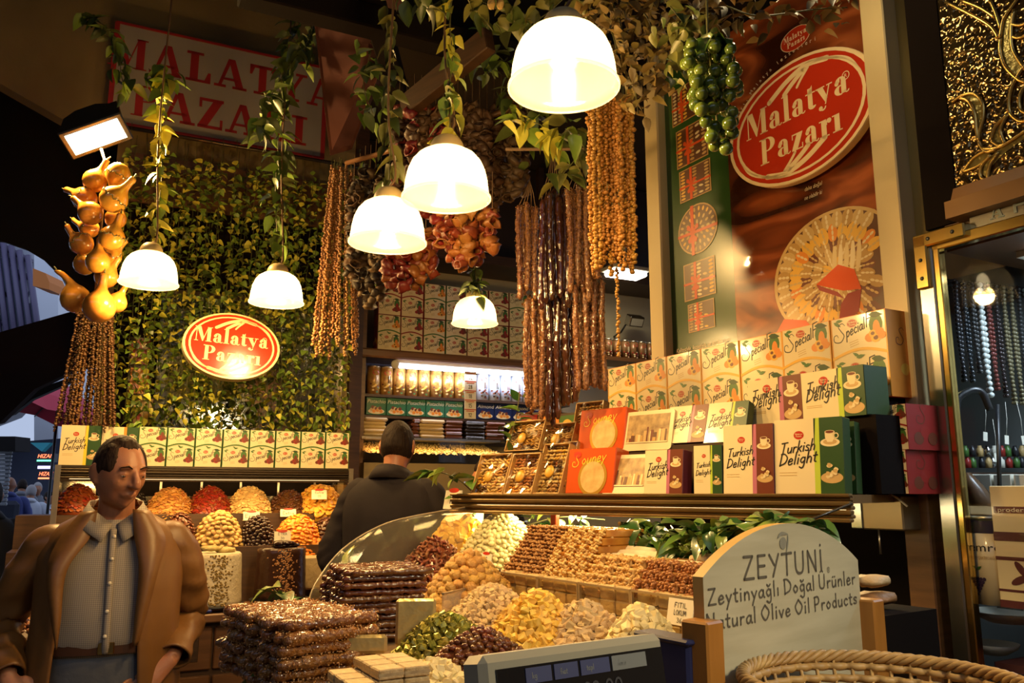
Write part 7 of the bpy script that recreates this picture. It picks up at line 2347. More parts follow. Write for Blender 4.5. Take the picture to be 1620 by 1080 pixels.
MB().tube(smooth_path([at(1118, -10, 1.85), at(1120, 60, 1.85), at(1130, 150, 1.85), at(1138, 230, 1.85)], 5), .003, M_stem, 6).build('stem', t, True)
mb = MB()
for k in range(5):
 mb.leaf(.07, .06, M_pl1, T(*at(1108 + 8 * k, 60, 1.84)) @ RZ(k * 1.9) @ RY(.7), .2, .4, 5)
mb.build('grape_leaves', t, True)
M_hses = mat('seed_coated_roll', (.075, .022, .010), .28, coat=.6, col2=(.30, .13, .045), scale=120, bump=1., bscale=110, objvar=.15)
M_seed = mat('sesame_seed', (.42, .20, .07), .3, coat=.5)
M_seed2 = mat('brown_seed_coat', (.16, .05, .02), .25, coat=.6)
def hang_stick(px, pyt, pyb, Y, m, label, grp, seed, r_=.0105, tie=None):
 a_, b_ = at(px, pyt, Y), at(px, pyb, Y)
 L = a_.z - b_.z
 t_ = thing('nut_roll', label, 'sweet', a_, 0, grp)
 rr = random.Random(seed)
 n = int(L / (r_ * .95))
 pts = [(rr.uniform(-.0015, .0015) + .004 * math.sin(i * .12 + seed), .004 * math.cos(i * .1 + seed), -L * i / n) for i in range(n + 1)]
 rad = [r_ * (1 + rr.uniform(-.22, .16)) for i in range(n + 1)]
 rad[0], rad[1], rad[-1], rad[-2] = r_ * .4, r_ * .8, r_ * .45, r_ * .85
 MB().tube(pts, rad, m, 9).build('coated_nuts', t_)
 if m is M_hses:
  mb = MB()
  for k in range(int(L * 520)):
   f, a = rr.random(), rr.random() * 2 * PI
   p = pts[int(f * n)]
   mb.ball((.0026, .0017, .0017), M_seed if k % 3 else M_seed2, T(p[0] + r_ * 1.02 * math.cos(a), p[1] + r_ * 1.02 * math.sin(a), -L * f) @ RZ(a) @ RX(rr.random() * 3), 5, 3)
  mb.build('seed_coating', t_)
 tp = Vector((0, 0, .10)) if tie is None else (tie - a_)
 MB().tube([(0, 0, 0), tp * .5 + Vector((.003, 0, 0)), tp], .0014, M_cord, 4).build('thread', t_)
 return t_
def sticks(pxl, pxr, pyt, pyb, Y, n, m, label, grp, seed, tie, jt=14, jb=22, r_=.0105):
 rr = random.Random(seed)
 tp = at(tie[0], tie[1], Y)
 for k in range(n):
  f = (k + .5) / n
  row = k % 2
  px = pxl + (pxr - pxl) * f
  hang_stick(px, pyt + rr.uniform(-jt, jt) * .6 + 26 * abs(f - .5) ** 1.5, pyb + rr.uniform(-jb, jb), Y + (.012 if row else -.016) + rr.uniform(-.006, .006), m, label, grp, seed * 10 + k, r_ * rr.uniform(.92, 1.1), tp)
M_hdark = mat('dark_must_roll', (.055, .018, .010), .10, coat=1., bump=.4, bscale=45, objvar=.25)
sticks(818, 850, 322, 468, 2.95, 5, M_hses, 'seed-coated nut roll in the upper left hanging bundle', 'upper left bundle of nut rolls', 1, (838, 285), 8, 8)
sticks(853, 902, 300, 470, 2.9, 7, M_hdark, 'glossy dark nut roll in the upper middle hanging bundle', 'upper middle bundle of nut rolls', 2, (875, 240), 14, 22, .0125)
sticks(897, 945, 292, 462, 2.85, 7, M_hses, 'seed-coated nut roll in the upper right hanging bundle next to the golden strings', 'upper right bundle of nut rolls', 3, (922, 240))
sticks(830, 866, 468, 655, 2.98, 6, M_hses, 'seed-coated nut roll in the lower left hanging bundle', 'lower left bundle of nut rolls', 4, (850, 440), 8, 14)
sticks(864, 912, 462, 655, 2.95, 7, M_hdark, 'glossy dark nut roll in the lower middle hanging bundle in front of the tins', 'lower middle bundle of nut rolls', 5, (888, 430), 8, 26, .0122)
sticks(908, 956, 440, 612, 2.9, 7, M_hses, 'seed-coated nut roll in the lower right hanging bundle above the snack bag', 'lower right bundle of nut rolls', 6, (930, 410), 10, 10)
bundle(964, 150, 428, 74, 2.35, 26, .0065, M_bead3, 'golden_string', 'golden bead-like string in the bundle hanging under the dry leaves', 'golden strings', 1.0, .03, .16, 'dried fruit string')
c0_, c1_ = at(976, 425, 2.4), at(976, 566, 2.4)
o = bead_string(c0_.z - c1_.z, .005, M_bead3, 99, 'golden_string', 'single long golden string hanging lower than the bundle, in front of the wall shelf', None, 'dried fruit string')
o.location = c0_
M_opep = mat('orange_dried_pepper', (.27, .075, .02), .45, col2=(.38, .16, .04), scale=14, bump=.5, bscale=30, objvar=.25)
M_rpep = mat('red_dried_pepper', (.19, .028, .014), .45, bump=.5, bscale=30, objvar=.25)
M_aub = mat('dried_aubergine', (.065, .034, .018), .55, col2=(.12, .065, .03), scale=14, bump=.5, bscale=30, objvar=.25)
def cup(mb, r_, m, M, rr):
 n, rings = 9, []
 ph = rr.random() * 6
 for i, (q, z) in enumerate(((.25, -.9), (.75, -.6), (1.0, 0), (.95, .5), (1.15, .85), (.85, .8), (.7, .2))):
  rings.append([(r_ * q * (1 + .20 * math.sin(3 * 2 * PI * j / n + ph + i * .4)) * math.cos(2 * PI * j / n), r_ * q * (.75 + .15 * math.sin(2 * 2 * PI * j / n + ph)) * math.sin(2 * PI * j / n),
     r_ * z * (1 + .15 * math.sin(2 * 2 * PI * j / n + ph))) for j in range(n)])
 mb.loft(rings, m, M, True, True, False)
def veg_string(px, pyt, pyb, Y, r_, ms, label, grp, seed, name='dried_vegetable_string'):
 rr = random.Random(seed)
 a_, b_ = at(px, pyt, Y), at(px, pyb, Y)
 L = a_.z - b_.z
 t_ = thing(name, label, 'dried vegetables', a_, 0, grp)
 MB().tube([(0, 0, .16), (0, 0, -L)], .002, M_cord, 4).build('thread', t_)
 mb = MB()
 z = 0
 while z > -L:
  cup(mb, r_ * rr.uniform(.8, 1.15), rr.choice(ms), T(rr.uniform(-.6, .6) * r_, rr.uniform(-.6, .6) * r_, z) @ RZ(rr.random() * 6) @ RX(rr.uniform(.4, 2.4)) @ RY(rr.uniform(-.6, .6)), rr)
  z -= r_ * .95
 mb.build('dried_pieces', t_)
for k in range(9):
 f = k / 8
 veg_string(697 + 82 * f, 338 + rnd(-6, 6), 392 + 30 * math.sin(PI * min(1, f * 1.05)) + rnd(-6, 8), 3.05 + rnd(-.07, .07), .026, (M_opep, M_opep, M_rpep), 'string of orange dried peppers under the middle pendant lamp', 'orange dried pepper strings under the middle lamp', 200 + k)
for k in range(7):
 f = k / 6
 veg_string(622 + 62 * f, 372 + rnd(-8, 8), 425 + 34 * (1 - abs(f - .35)) + rnd(-6, 6), 3.35 + rnd(-.07, .07), .026, (M_rpep, M_rpep, M_opep), 'string of red dried peppers right of the half hidden pendant lamp', 'red dried pepper strings', 230 + k)
for k in range(18):
 f = k / 17
 veg_string(632 + 196 * f, 170 + rnd(-12, 12), 300 + 45 * math.sin(PI * f) + rnd(-10, 14), 3.3 + rnd(-.10, .10), .024, (M_aub, M_aub, M_aub, M_rpep) if f < .4 else (M_aub,), 'string of dark dried aubergine shells hanging behind the pendant lamps', 'dark aubergine strings behind the lamps', 260 + k)
for k in range(8):
 f = k / 7
 veg_string(560 + 60 * f, 265 + 60 * abs(f - .4) + rnd(-10, 10), 430 + 55 * math.sin(PI * f * .9) + rnd(-10, 10), 3.95 + rnd(-.08, .08), .026, (MATS['dried_aubergine'], mat('black_dried_pepper', (.03, .02, .015), .5, bump=.5, bscale=30)), 'string of blackish dried peppers between the tan seed strings and the back shelf', 'blackish dried pepper strings', 300 + k)
tag(MB().tube([at(548, 258, 3.95), at(640, 232, 3.6), at(840, 160, 3.15)], .012, M_wood, 8).build('hanging_pole'), 'thin wooden pole the dried vegetable strings hang from', 'pole')
tag(MB().tube([at(690, 332, 3.05), at(790, 332, 3.05)], .006, M_cord, 6).build('hanging_line'), 'cord line holding the orange dried peppers', 'line')
tag(MB().tube([at(800, 236, 2.92), at(945, 236, 2.85), at(1020, 150, 2.4)], .006, M_cord, 6).build('hanging_line'), 'cord line holding the upper bundles of nut rolls', 'line')
# ------------------------------------------------------------------ people
M_skin = mat('skin', (.42, .19, .10), .45, sss=.15, col2=(.36, .14, .07), scale=14, bump=.06, bscale=90)
M_skin2 = mat('skin_shade', (.40, .20, .12), .5)
M_hair = mat('brown_hair', (.028, .014, .008), .7, spec=.2, bump=.8, bscale=70, stretch=(1, 1, .25))
M_hairb = mat('dark_hair', (.018, .010, .007), .7, spec=.2, bump=.8, bscale=70, stretch=(1, 1, .25))
M_hairg = mat('grey_hair', (.32, .30, .30), .6)
M_tanj = mat('tan_leather', (.20, .088, .022), .45, col2=(.14, .060, .015), scale=3.5, bump=.25, bscale=16)
M_navy = mat('dark_jacket_cloth', (.016, .012, .014), .8, spec=.2, col2=(.026, .020, .021), scale=5, bump=.2, bscale=14)
M_jean = mat('grey_blue_denim', (.075, .08, .10), .8, col2=(.11, .115, .135), scale=8, bump=.2, bscale=40)
M_belt = mat('brown_leather', (.06, .022, .010), .4)
def check_mat():
 m = mat('check_shirt', (.30, .25, .20), .8)
 N, L = m.node_tree.nodes, m.node_tree.links
 p = N['Principled BSDF']
 tc = N.new('ShaderNodeTexCoord')
 w1 = N.new('ShaderNodeTexWave')
 w1.bands_direction = 'X'
 w1.inputs['Scale'].default_value = 55
 w2 = N.new('ShaderNodeTexWave')
 w2.bands_direction = 'Z'
 w2.inputs['Scale'].default_value = 55
 ad = N.new('ShaderNodeMath')
 ad.operation = 'ADD'
 rp = N.new('ShaderNodeValToRGB')
 rp.color_ramp.elements[0].color = (.16, .135, .115, 1)
 rp.color_ramp.elements[1].color = (.35, .30, .25, 1)
 for w_ in (w1, w2):
  L.new(tc.outputs['Object'], w_.inputs['Vector'])
 L.new(w1.outputs['Fac'], ad.inputs[0])
 L.new(w2.outputs['Fac'], ad.inputs[1])
 dv = N.new('ShaderNodeMath')
 dv.operation = 'MULTIPLY'
 dv.inputs[1].default_value = .5
 L.new(ad.outputs[0], dv.inputs[0])
 L.new(dv.outputs[0], rp.inputs[0])
 L.new(rp.outputs[0], p.inputs['Base Color'])
 return m
M_shirt = check_mat()
def bake(o, mods):
 """modifiers worked into the mesh itself"""
 for ty, kw in mods:
  md = o.modifiers.new(ty.lower(), ty)
  for k, v in kw.items():
   setattr(md, k, v)
 dg = bpy.context.evaluated_depsgraph_get()
 dg.update()
 me = bpy.data.meshes.new_from_object(o.evaluated_get(dg))
 o.modifiers.clear()
 o.data = me
 me.polygons.foreach_set('use_smooth', [True] * len(me.polygons))
 return o
def head_fn(v):
 """sphere direction -> head surface; face looks to -y"""
 x, y, z = v.x, v.y, v.z
 rx, ry, rz = .0765, .098, .118
 k = 1.0
 if z < 0:      # jaw narrows and moves forward
  rx *= 1 - .20 * (-z) ** 1.8
 p = Vector((x * rx, y * ry, z * rz))
 if z < -.1 and y > 0:
  p.y *= 1 - .55 * min(1, (-z - .1) * 1.6)
 if z > .2:
  p.y += .008 * (z - .2)
 def g(dx, dy, dz, s, a):
  d = Vector((abs(x) if dx >= 0 else x, y, z)) - Vector((dx, dy, dz)).normalized()
  return a * math.exp(-d.length_squared / (2 * s * s))
 q = g(.36, -.9, .06, .13, -.0125) + g(.30, -.93, .24, .13, .0055) + g(0, -.95, .26, .10, .004) + g(.60, -.75, -.16, .17, .006) + g(.50, -.78, -.50, .17, -.005)
 q += g(0, -.72, -.78, .17, .019) + g(0, -.86, -.50, .16, .005) + g(0, -.80, -.64, .08, -.006) + g(.55, -.55, -.65, .18, .007)
 p += v * q
 return p
def person(name, label, P, yaw, hyaw, hpitch, H=1.76, hair=M_hair, hairline='receding', jacket=M_tanj, inner=M_shirt, legs=M_jean, openf=True, armL=None, armR=None, voxel=.0045,
  wide=1.0, group=None, droop=0.):
 S = H / 1.76
 t_ = thing(name, label, 'person', P, yaw, group)
 t_.scale = (S, S, S)
 t_.matrix_basis = T(*P) @ RZ(yaw) @ SC(S)
 armR = armR or [(-.195, .01, 1.42), (-.265, .02, 1.13), (-.235, -.10, .90), (-.215, -.16, .80)]
 armL = armL or [(.195, .01, 1.42), (.275, .02, 1.13), (.205, -.09, .95), (.13, -.12, .90)]
 Mh = T(0, -.034 - droop, 1.638 - droop * .25) @ RZ(hyaw) @ RX(hpitch) @ SC(.94)
 mb = MB()
 mb.ball(1, M_skin, Mh, 40, 28, head_fn)
 # nose, lips, ears, neck
 mb.tube([(0, -.094, .026), (0, -.104, .008), (0, -.117, -.012), (0, -.119, -.022), (0, -.106, -.030)], [.008, .0098, .0125, .0135, .009], M_skin, 10, Mh)
 for s in (-1, 1):
  mb.ball((.0085, .011, .0075), M_skin, Mh @ T(s * .0125, -.103, -.024), 8, 6)
  mb.ball((.009, .024, .033), M_skin, Mh @ T(s * .078, .012, -.002) @ RZ(s * -.35) @ RX(-.15), 10, 8)
  mb.ball((.008, .012, .012), M_skin, Mh @ T(s * .076, .004, -.030), 8, 6)
  mb.tube([(s * .014, -.090, .030), (s * .030, -.094, .037), (s * .050, -.082, .030)], [.006, .0075, .005], M_skin, 8, Mh)
  mb.tube([(s * .017, -.084, .0125), (s * .032, -.0895, .0145), (s * .047, -.079, .0095)], [.004, .0062, .004], M_skin, 8, Mh)
  mb.tube([(s * .018, -.083, .004), (s * .032, -.086, .000), (s * .046, -.077, .004)], [.004, .0055, .004], M_skin, 8, Mh)
 mb.tube([(-.027, -.082, -.0580), (-.010, -.0935, -.0535), (.010, -.0935, -.0535), (.027, -.082, -.0580)], [.003, .0045, .0045, .003], M_skin, 8, Mh)
 mb.tube([(-.023, -.083, -.0605), (0, -.0935, -.0625), (.023, -.083, -.0605)], [.003, .0055, .003], M_skin, 8, Mh)
 mb.tube([(0, .012, 1.40), (0, .004, 1.47), (0, -.010 - droop * .6, 1.55), (0, -.018 - droop, 1.62)], [.075, .058, .053, .051], M_skin, 16)
 # trunk and legs under the clothes
 ring = lambda z, rx, ry, cy=0.: [(rx * math.cos(2 * PI * j / 16), cy + ry * math.sin(2 * PI * j / 16), z) for j in range(16)]
 mb.loft([ring(.84, .14, .09), ring(.95, .155, .105), ring(1.08, .145, .105, -.01), ring(1.22, .150, .105, -.01), ring(1.36, .160, .095), ring(1.44, .15, .08), ring(1.49, .07, .06)], M_skin)
 for s in (-1, 1):
  mb.tube([(s * .085, 0, .92), (s * .095, -.01, .50), (s * .10, .01, .10), (s * .10, 0, .05)], [.085, .055, .038, .035], M_skin, 12)
  mb.tube([(s * .10, .03, .04), (s * .11, -.12, .03)], [.036, .03], M_skin, 10)
 for s, arm in ((-1, armR), (1, armL)):
  a0, a1, a2, a3 = [Vector(q) for q in arm]
  mb.tube([a0 * .9 + Vector((0, 0, .14)), a0, (a0 + a1) / 2, a1, (a1 + a2) / 2, a2], [.03, .04, .034, .028, .028, .024], M_skin, 12)
  # hand: palm, four fingers, thumb
  d = (a3 - a2).normalized()
  side = d.cross(Vector((0, -1, 0.2))).normalized()
  if side.x < 0:
   side = -side
  nrm = side.cross(d).normalized()
  if nrm.y > 0:
   nrm = -nrm
  pc = a2 + d * .055
  Mp = Matrix((side, nrm, d)).transposed().to_4x4()
  Mp.translation = pc
  mb.loft([[(q[0] * w_, q[1] * h_, z) for q in ell(1, 1, 12)] for w_, h_, z in ((.024, .017, -.06), (.030, .015, -.03), (.040, .014, .01), (.041, .0125, .038))], M_skin, Mp)
  th_ = -1 if s > 0 else 1       # the thumb lies on the side towards the body midline
  for f in range(4):
   x = (f - 1.5) * .0198
   L = (.062, .072, .068, .052)[f] if th_ < 0 else (.052, .068, .072, .062)[f]
   mb.tube([(x, 0, .03), (x * 1.05, -.004, .03 + L * .45), (x * 1.06, .004 + .004 * f, .03 + L * .8), (x * 1.04, .016 + .003 * f, .03 + L * 1.08)], [.0092, .0088, .0080, .0062], M_skin, 8, Mp)
  mb.tube([(th_ * .028, -.002, -.03), (th_ * .046, -.008, .0), (th_ * .054, -.008, .025), (th_ * .054, -.002, .046)], [.012, .0115, .0098, .0075], M_skin, 8, Mp)
 body = mb.build('body', t_)
 bake(body, [('REMESH', dict(mode='VOXEL', voxel_size=voxel)), ('SMOOTH', dict(factor=.5, iterations=3))])
 # eyes and brows
 if voxel < .008:
  mb = MB()
  for s in (-1, 1):
   mb.ball((.0115, .006, .0042), mat('eye_white', (.35, .28, .22), .2), Mh @ T(s * .032, -.0845, .006), 10, 7)
   mb.ball((.0052, .0035, .0036), M_black, Mh @ T(s * .034, -.0883, .0055), 8, 6)
  mb.build('eyes', t_)
  mb = MB()
  for s in (-1, 1):
   mb.tube([(s * .014, -.0975, .032), (s * .030, -.1005, .0405), (s * .052, -.088, .034)], [.0018, .0030, .0012], hair, 6, Mh)
  mb.build('eyebrows', t_)
 # hair cap
 def hair_fn(v):
  p = head_fn(v)
  hh_ = .0045 + .005 * max(0, v.z) + .002 * nz(v, 9, 2)
  x, y, z = abs(v.x), v.y, v.z
  if hairline == 'receding':
   front = .70 + .10 * (1 - min(1, x / .35)) + .10 * math.exp(-((x - .42) / .16) ** 2) - .62 * max(0, min(1, (x - .52) / .3)) if y < 0 else .0
   lim = front if y < -.12 else (.10 if y < .12 else -.42)
   if -.12 <= y < .12:
    lim = -.05
  else:
   front = .48 - .30 * max(0, min(1, (x - .5) / .4))
   lim = front if y < -.12 else (-.05 if y < .12 else -.5)
  k_ = max(-1, min(1, (z - lim + .05 * nz(v, 14, 5)) / .14))
  return p + v * (hh_ * k_ if k_ > 0 else .020 * k_)
 if hair:
  MB().ball(1, hair, Mh, 56, 44, hair_fn).build('hair', t_)
 # shirt
 n = 40
 def trunk(z, rx, ry, cy, m_=2.4):
  out = []
  for j in range(n):
   a = 2 * PI * j / n
   c, s_ = math.cos(a), math.sin(a)
   out.append((rx * math.copysign(abs(c) ** (2 / m_), c), cy + ry * math.copysign(abs(s_) ** (2 / m_), s_), z))
  return out
 if inner:
  mb = MB()
  sh = [(1.085, .170, .124, -.016), (1.10, .175, .131, -.020), (1.14, .178, .138, -.028), (1.24, .172, .134, -.022), (1.34, .176, .122, -.012), (1.41, .160, .104, -.004), (1.455, .115, .086, .0), (1.485, .076, .074, -.002)]
  mb.loft([[(x * 1 + .002 * nz((x, y, z), 30), y + .004 * nz((x, y, z), 14, 3), z) for x, y, z in trunk(*r_)] for r_ in sh], inner, None, True, True, False)
  if openf:
   # collar flaps and placket
   for s in (-1, 1):
    c_ = [(s * .006, -.082, 1.470), (s * .060, -.070, 1.515), (s * .078, -.010, 1.540), (s * .060, .05, 1.545)]
    d_ = [(s * .030, -.122, 1.418), (s * .090, -.100, 1.462), (s * .104, -.02, 1.49), (s * .08, .066, 1.50)]
    top, bot = smooth_path(c_, 5), smooth_path(d_, 5)
    mb.loft([[p, p + (q - p) * .5 + Vector((0, -.006, .0)), q] for p, q in zip(top, bot)], inner, None, False, False, False)
   mb.tube(smooth_path([(0, -.092, 1.455), (.003, -.134, 1.36), (.006, -.158, 1.24), (.008, -.167, 1.14), (.008, -.156, 1.10)], 6), .0105, inner, 8)
  o = mb.build('shirt', t_)
  if openf:
   md = o.modifiers.new('thickness', 'SOLIDIFY')
   md.thickness = .003
   mb = MB()
   for z, y in ((1.435, -.112), (1.37, -.142), (1.30, -.158), (1.22, -.171), (1.15, -.179)):
    mb.lathe([(0, .004), (.005, .004), (.006, 0), (0, 0)], mat('shirt_button', (.7, .62, .48), .3), 10, T(.005, y, z) @ RX(PI / 2))
   mb.build('buttons', t_)
 # jacket: a shell from one front edge round the back to the other
 mb = MB()
 jz = [(.80, .222, .150, .01), (.90, .226, .152, .008), (1.0, .222, .150, .0), (1.10, .212, .148, -.006), (1.20, .206, .146, -.006), (1.30, .210, .140, .0), (1.38, .212, .128, .004), (1.44, .196, .108, .008), (1.475, .155, .092, .012), (1.50, .105, .080, .012), (1.525, .082, .074, .010)]
 rows = []
 for i, (z, rx, ry, cy) in enumerate(jz):
  rx *= wide
  if openf:
   xl = -.115 - .03 * max(0, (1.3 - z)) - .02 * max(0, z - 1.3) * 0
   xr_ = .078 + .08 * max(0, (1.15 - z)) + .02 * (z > 1.3)
   if z > 1.45:
    xl, xr_ = -.070, .066
  else:
   xl, xr_ = -.004, .004
  a0, a1 = math.asin(max(-.98, xr_ / rx)), 2 * PI + math.asin(max(-.98, xl / rx))
  m_ = 54
  row = []
  for j in range(m_ + 1):
   a = a0 + (a1 - a0) * j / m_
   s_, c_ = math.sin(a), -math.cos(a)
   w_ = nz((s_ * 2, c_ * 2, z * 5), 1.5, 7) * .010 + nz((s_ * 3, c_ * 3, z * 1.2), 3, 2) * (.012 * (1.45 - min(1.45, z)) if openf else .022 * (z < 1.43))
   row.append((rx * math.copysign(abs(s_) ** .85, s_) * (1 + w_ * 2), cy + ry * math.copysign(abs(c_) ** .85, c_) * (1 + w_ * 3) - (.012 if openf and (j < 3 or j > m_ - 3) else 0), z))
  rows.append(row)
 mb.loft(rows, jacket, None, False, False, False)
 o = mb.build('jacket', t_)
 for ty, kw in (('SUBSURF', dict(levels=1, render_levels=1)), ('SOLIDIFY', dict(thickness=.006, offset=-1))):
  md = o.modifiers.new(ty.lower(), ty)
  for k, v in kw.items():
   setattr(md, k, v)
 for s, arm in ((-1, armR), (1, armL)):
  a0, a1, a2, a3 = [Vector(q) for q in arm]
  P_ = smooth_path([a0 + Vector((-s * .085, 0, .010)), a0 + Vector((-s * .022, 0, .0)), (a0 + a1) / 2 + Vector((s * .002, 0, 0)), a1 + Vector((s * .004, .012, 0)), (a1 + a2) / 2, a2 + (a3 - a2).normalized() * -.005], 13)
  n_ = len(P_)
  mb = MB()
  rad = []
  for i in range(n_):
   f = i / (n_ - 1)
   rad.append(.058 + .010 * math.sin(PI * min(1, f * 1.5 + .10)) - .010 * f)
  tmp = MB().tube(P_, rad, jacket, 22, None, False)
  vs = []
  for v in tmp.v:
   q = Vector(v)
   wv = nz(q, 8, s * 3) * .008 + (.3 - abs(nz((q.x * .45, q.y * .45, q.z + .5 * q.x * s), 17, s * 5))) * (.016 + .016 * (abs(q.z - a1.z) < .12))
   c_ = min(P_, key=lambda p: (p - q).length_squared)
   dr = (q - c_)
   vs.append(q + dr.normalized() * wv if dr.length > 1e-6 else q)
  mb.add(vs, tmp.f, jacket, None, True)
  o = mb.build('sleeve', t_)
  md = o.modifiers.new('thickness', 'SOLIDIFY')
  md.thickness = .006
 # collar and lapels
 mb = MB()
 if openf:
  for s in (-1, 1):
   xo = -.115 if s < 0 else .085
   inn = [(s * .050, -.082, 1.515), (s * .060, -.108, 1.44), (xo * .98, -.150, 1.34), (xo, -.166, 1.20), (xo * 1.02, -.168, 1.12)]
   outr = [(s * .098, -.060, 1.510), (s * .150, -.098, 1.425), (xo + s * .052, -.146, 1.335), (xo + s * .026, -.164, 1.20), (xo + s * .006, -.167, 1.12)]
   A_, B2 = smooth_path(inn, 6), smooth_path(outr, 6)
   mb.loft([[p + Vector((0, -.006, 0)), (p + q) / 2 + Vector((0, -.016, 0)), q + Vector((0, -.008, 0))] for p, q in zip(A_, B2)], jacket, None, False, False, False)
 c_, d_ = [], []
 for j in range(17):
  a = PI * 1.15 * (j / 16 - .5)
  c_.append(Vector((.074 * math.sin(a), .010 + .078 * math.cos(a), 1.556 - .03 * (1 - math.cos(a)))))
  d_.append(Vector((.108 * math.sin(a), .012 + .100 * math.cos(a), 1.500 - .02 * (1 - math.cos(a)))))
 mb.loft([[p, (p + q) / 2 + Vector((0, .006, .004)), q] for p, q in zip(c_, d_)], jacket, None, False, False, False)
 o = mb.build('lapels' if openf else 'collar', t_)
 md = o.modifiers.new('thickness', 'SOLIDIFY')
 md.thickness = .006
 # belt, trousers, shoes
 mb = MB()
 tr = [(1.115, .166, .126, -.014), (1.06, .174, .130, -.012), (1.0, .176, .130, -.008), (.92, .180, .128, .0), (.84, .176, .120, .004)]
 mb.loft([trunk(*r_) for r_ in tr], legs, None, True, True, True)
 for s in (-1, 1):
  rr_ = [[(s * .085 + .092 * math.cos(a), .108 * math.sin(a), .88) for a in [2 * PI * j / 18 for j in range(18)]]]
  for z, r1, cx, cy in ((.70, .086, .09, 0), (.50, .070, .095, -.01), (.30, .064, .10, .01), (.06, .062, .10, .01)):
   rr_.append([(s * cx + r1 * math.cos(a) + .003 * nz((z, a, s), 4), cy + r1 * 1.1 * math.sin(a), z) for a in [2 * PI * j / 18 for j in range(18)]])
  mb.loft(rr_, legs)
 mb.build('trousers', t_)
 if openf:
  mb = MB()
  mb.loft([trunk(z, .181, .140, -.018) for z in (1.095, 1.133)], M_belt, None, True, False, False)
  mb.box((.045, .006, .036), (.01, -.160, 1.114), M_brass, None, .004)
  mb.build('belt', t_)
 for s in (-1, 1):
  mb = MB()
  mb.loft([[(s * .105 + w_ * math.cos(a), y, .012 + h_ * max(-.25, math.sin(a)) + .01) for a in [2 * PI * j / 14 for j in range(14)]] for y, w_, h_ in ((.075, .02, .03), (.06, .035, .06), (0, .042, .075), (-.08, .046, .05), (-.16, .042, .034), (-.20, .018, .02))], M_black)
  mb.build('shoe', t_)
 return t_
YM = 2.75
pm = at(168, 1000, YM)
fy = math.atan2(-pm.x, pm.y)
person('person', 'person in tan leather jacket, checked shirt and grey jeans walking with one hand in pocket', (pm.x, YM, 0), fy * .9, R(34), R(12), 1.775,
 armR=[(-.205, .01, 1.40), (-.295, .08, 1.17), (-.245, -.09, 1.035), (-.185, -.13, .965)], armL=[(.205, .01, 1.40), (.240, .085, 1.16), (.195, -.10, 1.06), (.115, -.125, 1.00)], wide=1.02, droop=.03)
pb_ = at(622, 800, 3.75)
person('person', 'person with dark brown hair in a dark jacket seen from behind at the back shelves', (pb_.x, 3.75, .14), PI - .25, R(12), R(6), 1.77, hair=M_hairb, hairline='full', jacket=M_navy, inner=None, legs=M_navy, openf=False, voxel=.008, wide=1.10)
tag(MB().box((1.1, .9, .14), (0, 0, .07), M_darkwood, T(pb_.x, 3.85, 0) @ RZ(rzL)).build('floor_platform'), 'low wooden platform the person in dark jacket stands on', 'platform')
pb2 = at(784, 760, 4.35)
person('person', 'person with black hair mostly hidden behind the leaves and nut trays', (pb2.x, 4.35, .05), -1.1, 0, R(10), 1.72, hair=M_hairb, hairline='full', jacket=M_navy, inner=None, legs=M_navy, openf=False, voxel=.010)
tag(MB().box((1.5, .62, 1.18), (.62, 1.12, .59), M_darkwood, RZ(0)).build('near_counter'), 'dark wooden near counter under the scale display and the basket', 'counter')
ZC = 1.18
M_dgrey = mat('beige_grey_plastic', (.34, .31, .22), .45)
M_lcd = mat('dark_display', (.010, .010, .012), .12, coat=.6)
M_lblue = mat('blue_label', (.06, .07, .16), .4)
M_lgrey = mat('grey_label', (.20, .21, .20), .4)
pl, pr2 = at(760, 1037, .92), None
kD = Vector((1.47, 1, 0)).normalized()
prr = onp(1049, 1001, pl, kD)
w_ = (prr - pl).xy.length
rzD = math.atan2(kD.y, kD.x)
h_ = .17
t = thing('scale_display', 'beige grey display of a weighing scale with dark screen in the foreground', 'scale display', (pl.x + (prr.x - pl.x) / 2, pl.y + (prr.y - pl.y) / 2, ZC), rzD)
Md = T(0, 0, (pl.z + prr.z) / 2 - ZC) @ RX(R(-10))
mb = MB()
mb.box((w_, .045, h_), (0, .0225, -h_ / 2), M_dgrey, Md, .008)
mb.build('display_housing', t)
MB().box((w_ * .90, .003, h_ * .9), (.004, -.001, -h_ * .54), M_lcd, Md).build('screen', t)
mb = MB()
for k, (x0_, x1_, m_) in enumerate(((-.30, -.17, M_lblue), (-.155, -.03, M_lblue), (-.015, .145, M_lblue), (.16, .36, M_lgrey))):
 mb.box(((x1_ - x0_) * w_, .001, .016), ((x0_ + x1_) / 2 * w_, -.0032, -.026), m_, Md)
 brush(mb, ('kg', 'fiat', 'toplam', 'dara')[k][:4].replace('o', 'a'), .006, M_lgrey, Md @ T((x0_ + .03) * w_, -.004, -.029) @ UP, align='L', wt=.15)
mb.build('label_strip', t)
mb = MB()
for x, s_ in ((-.25, '0.000'), (-.08, '0.000'), (.12, '0.00')):
 sans(mb, s_, .020, mat('dim_digits', (.05, .05, .055), .4), Md @ T(x * w_, -.0034, -.060) @ UP)
mb.poly([(-.012, 0), (.012, 0), (0, -.02)], MATS['dim_digits'], Md @ T(-.42 * w_, -.0034, -.052) @ UP)
mb.build('digits', t)
MB().box((.04, .03, (pl.z + prr.z) / 2 - ZC - .05), (0, .05, ((pl.z + prr.z) / 2 - ZC - .05) / 2), M_dgrey, None, .004).build('stand_post', t)
MB().box((.18, .12, .02), (0, .06, .01), M_dgrey, None, .006).build('stand_foot', t)
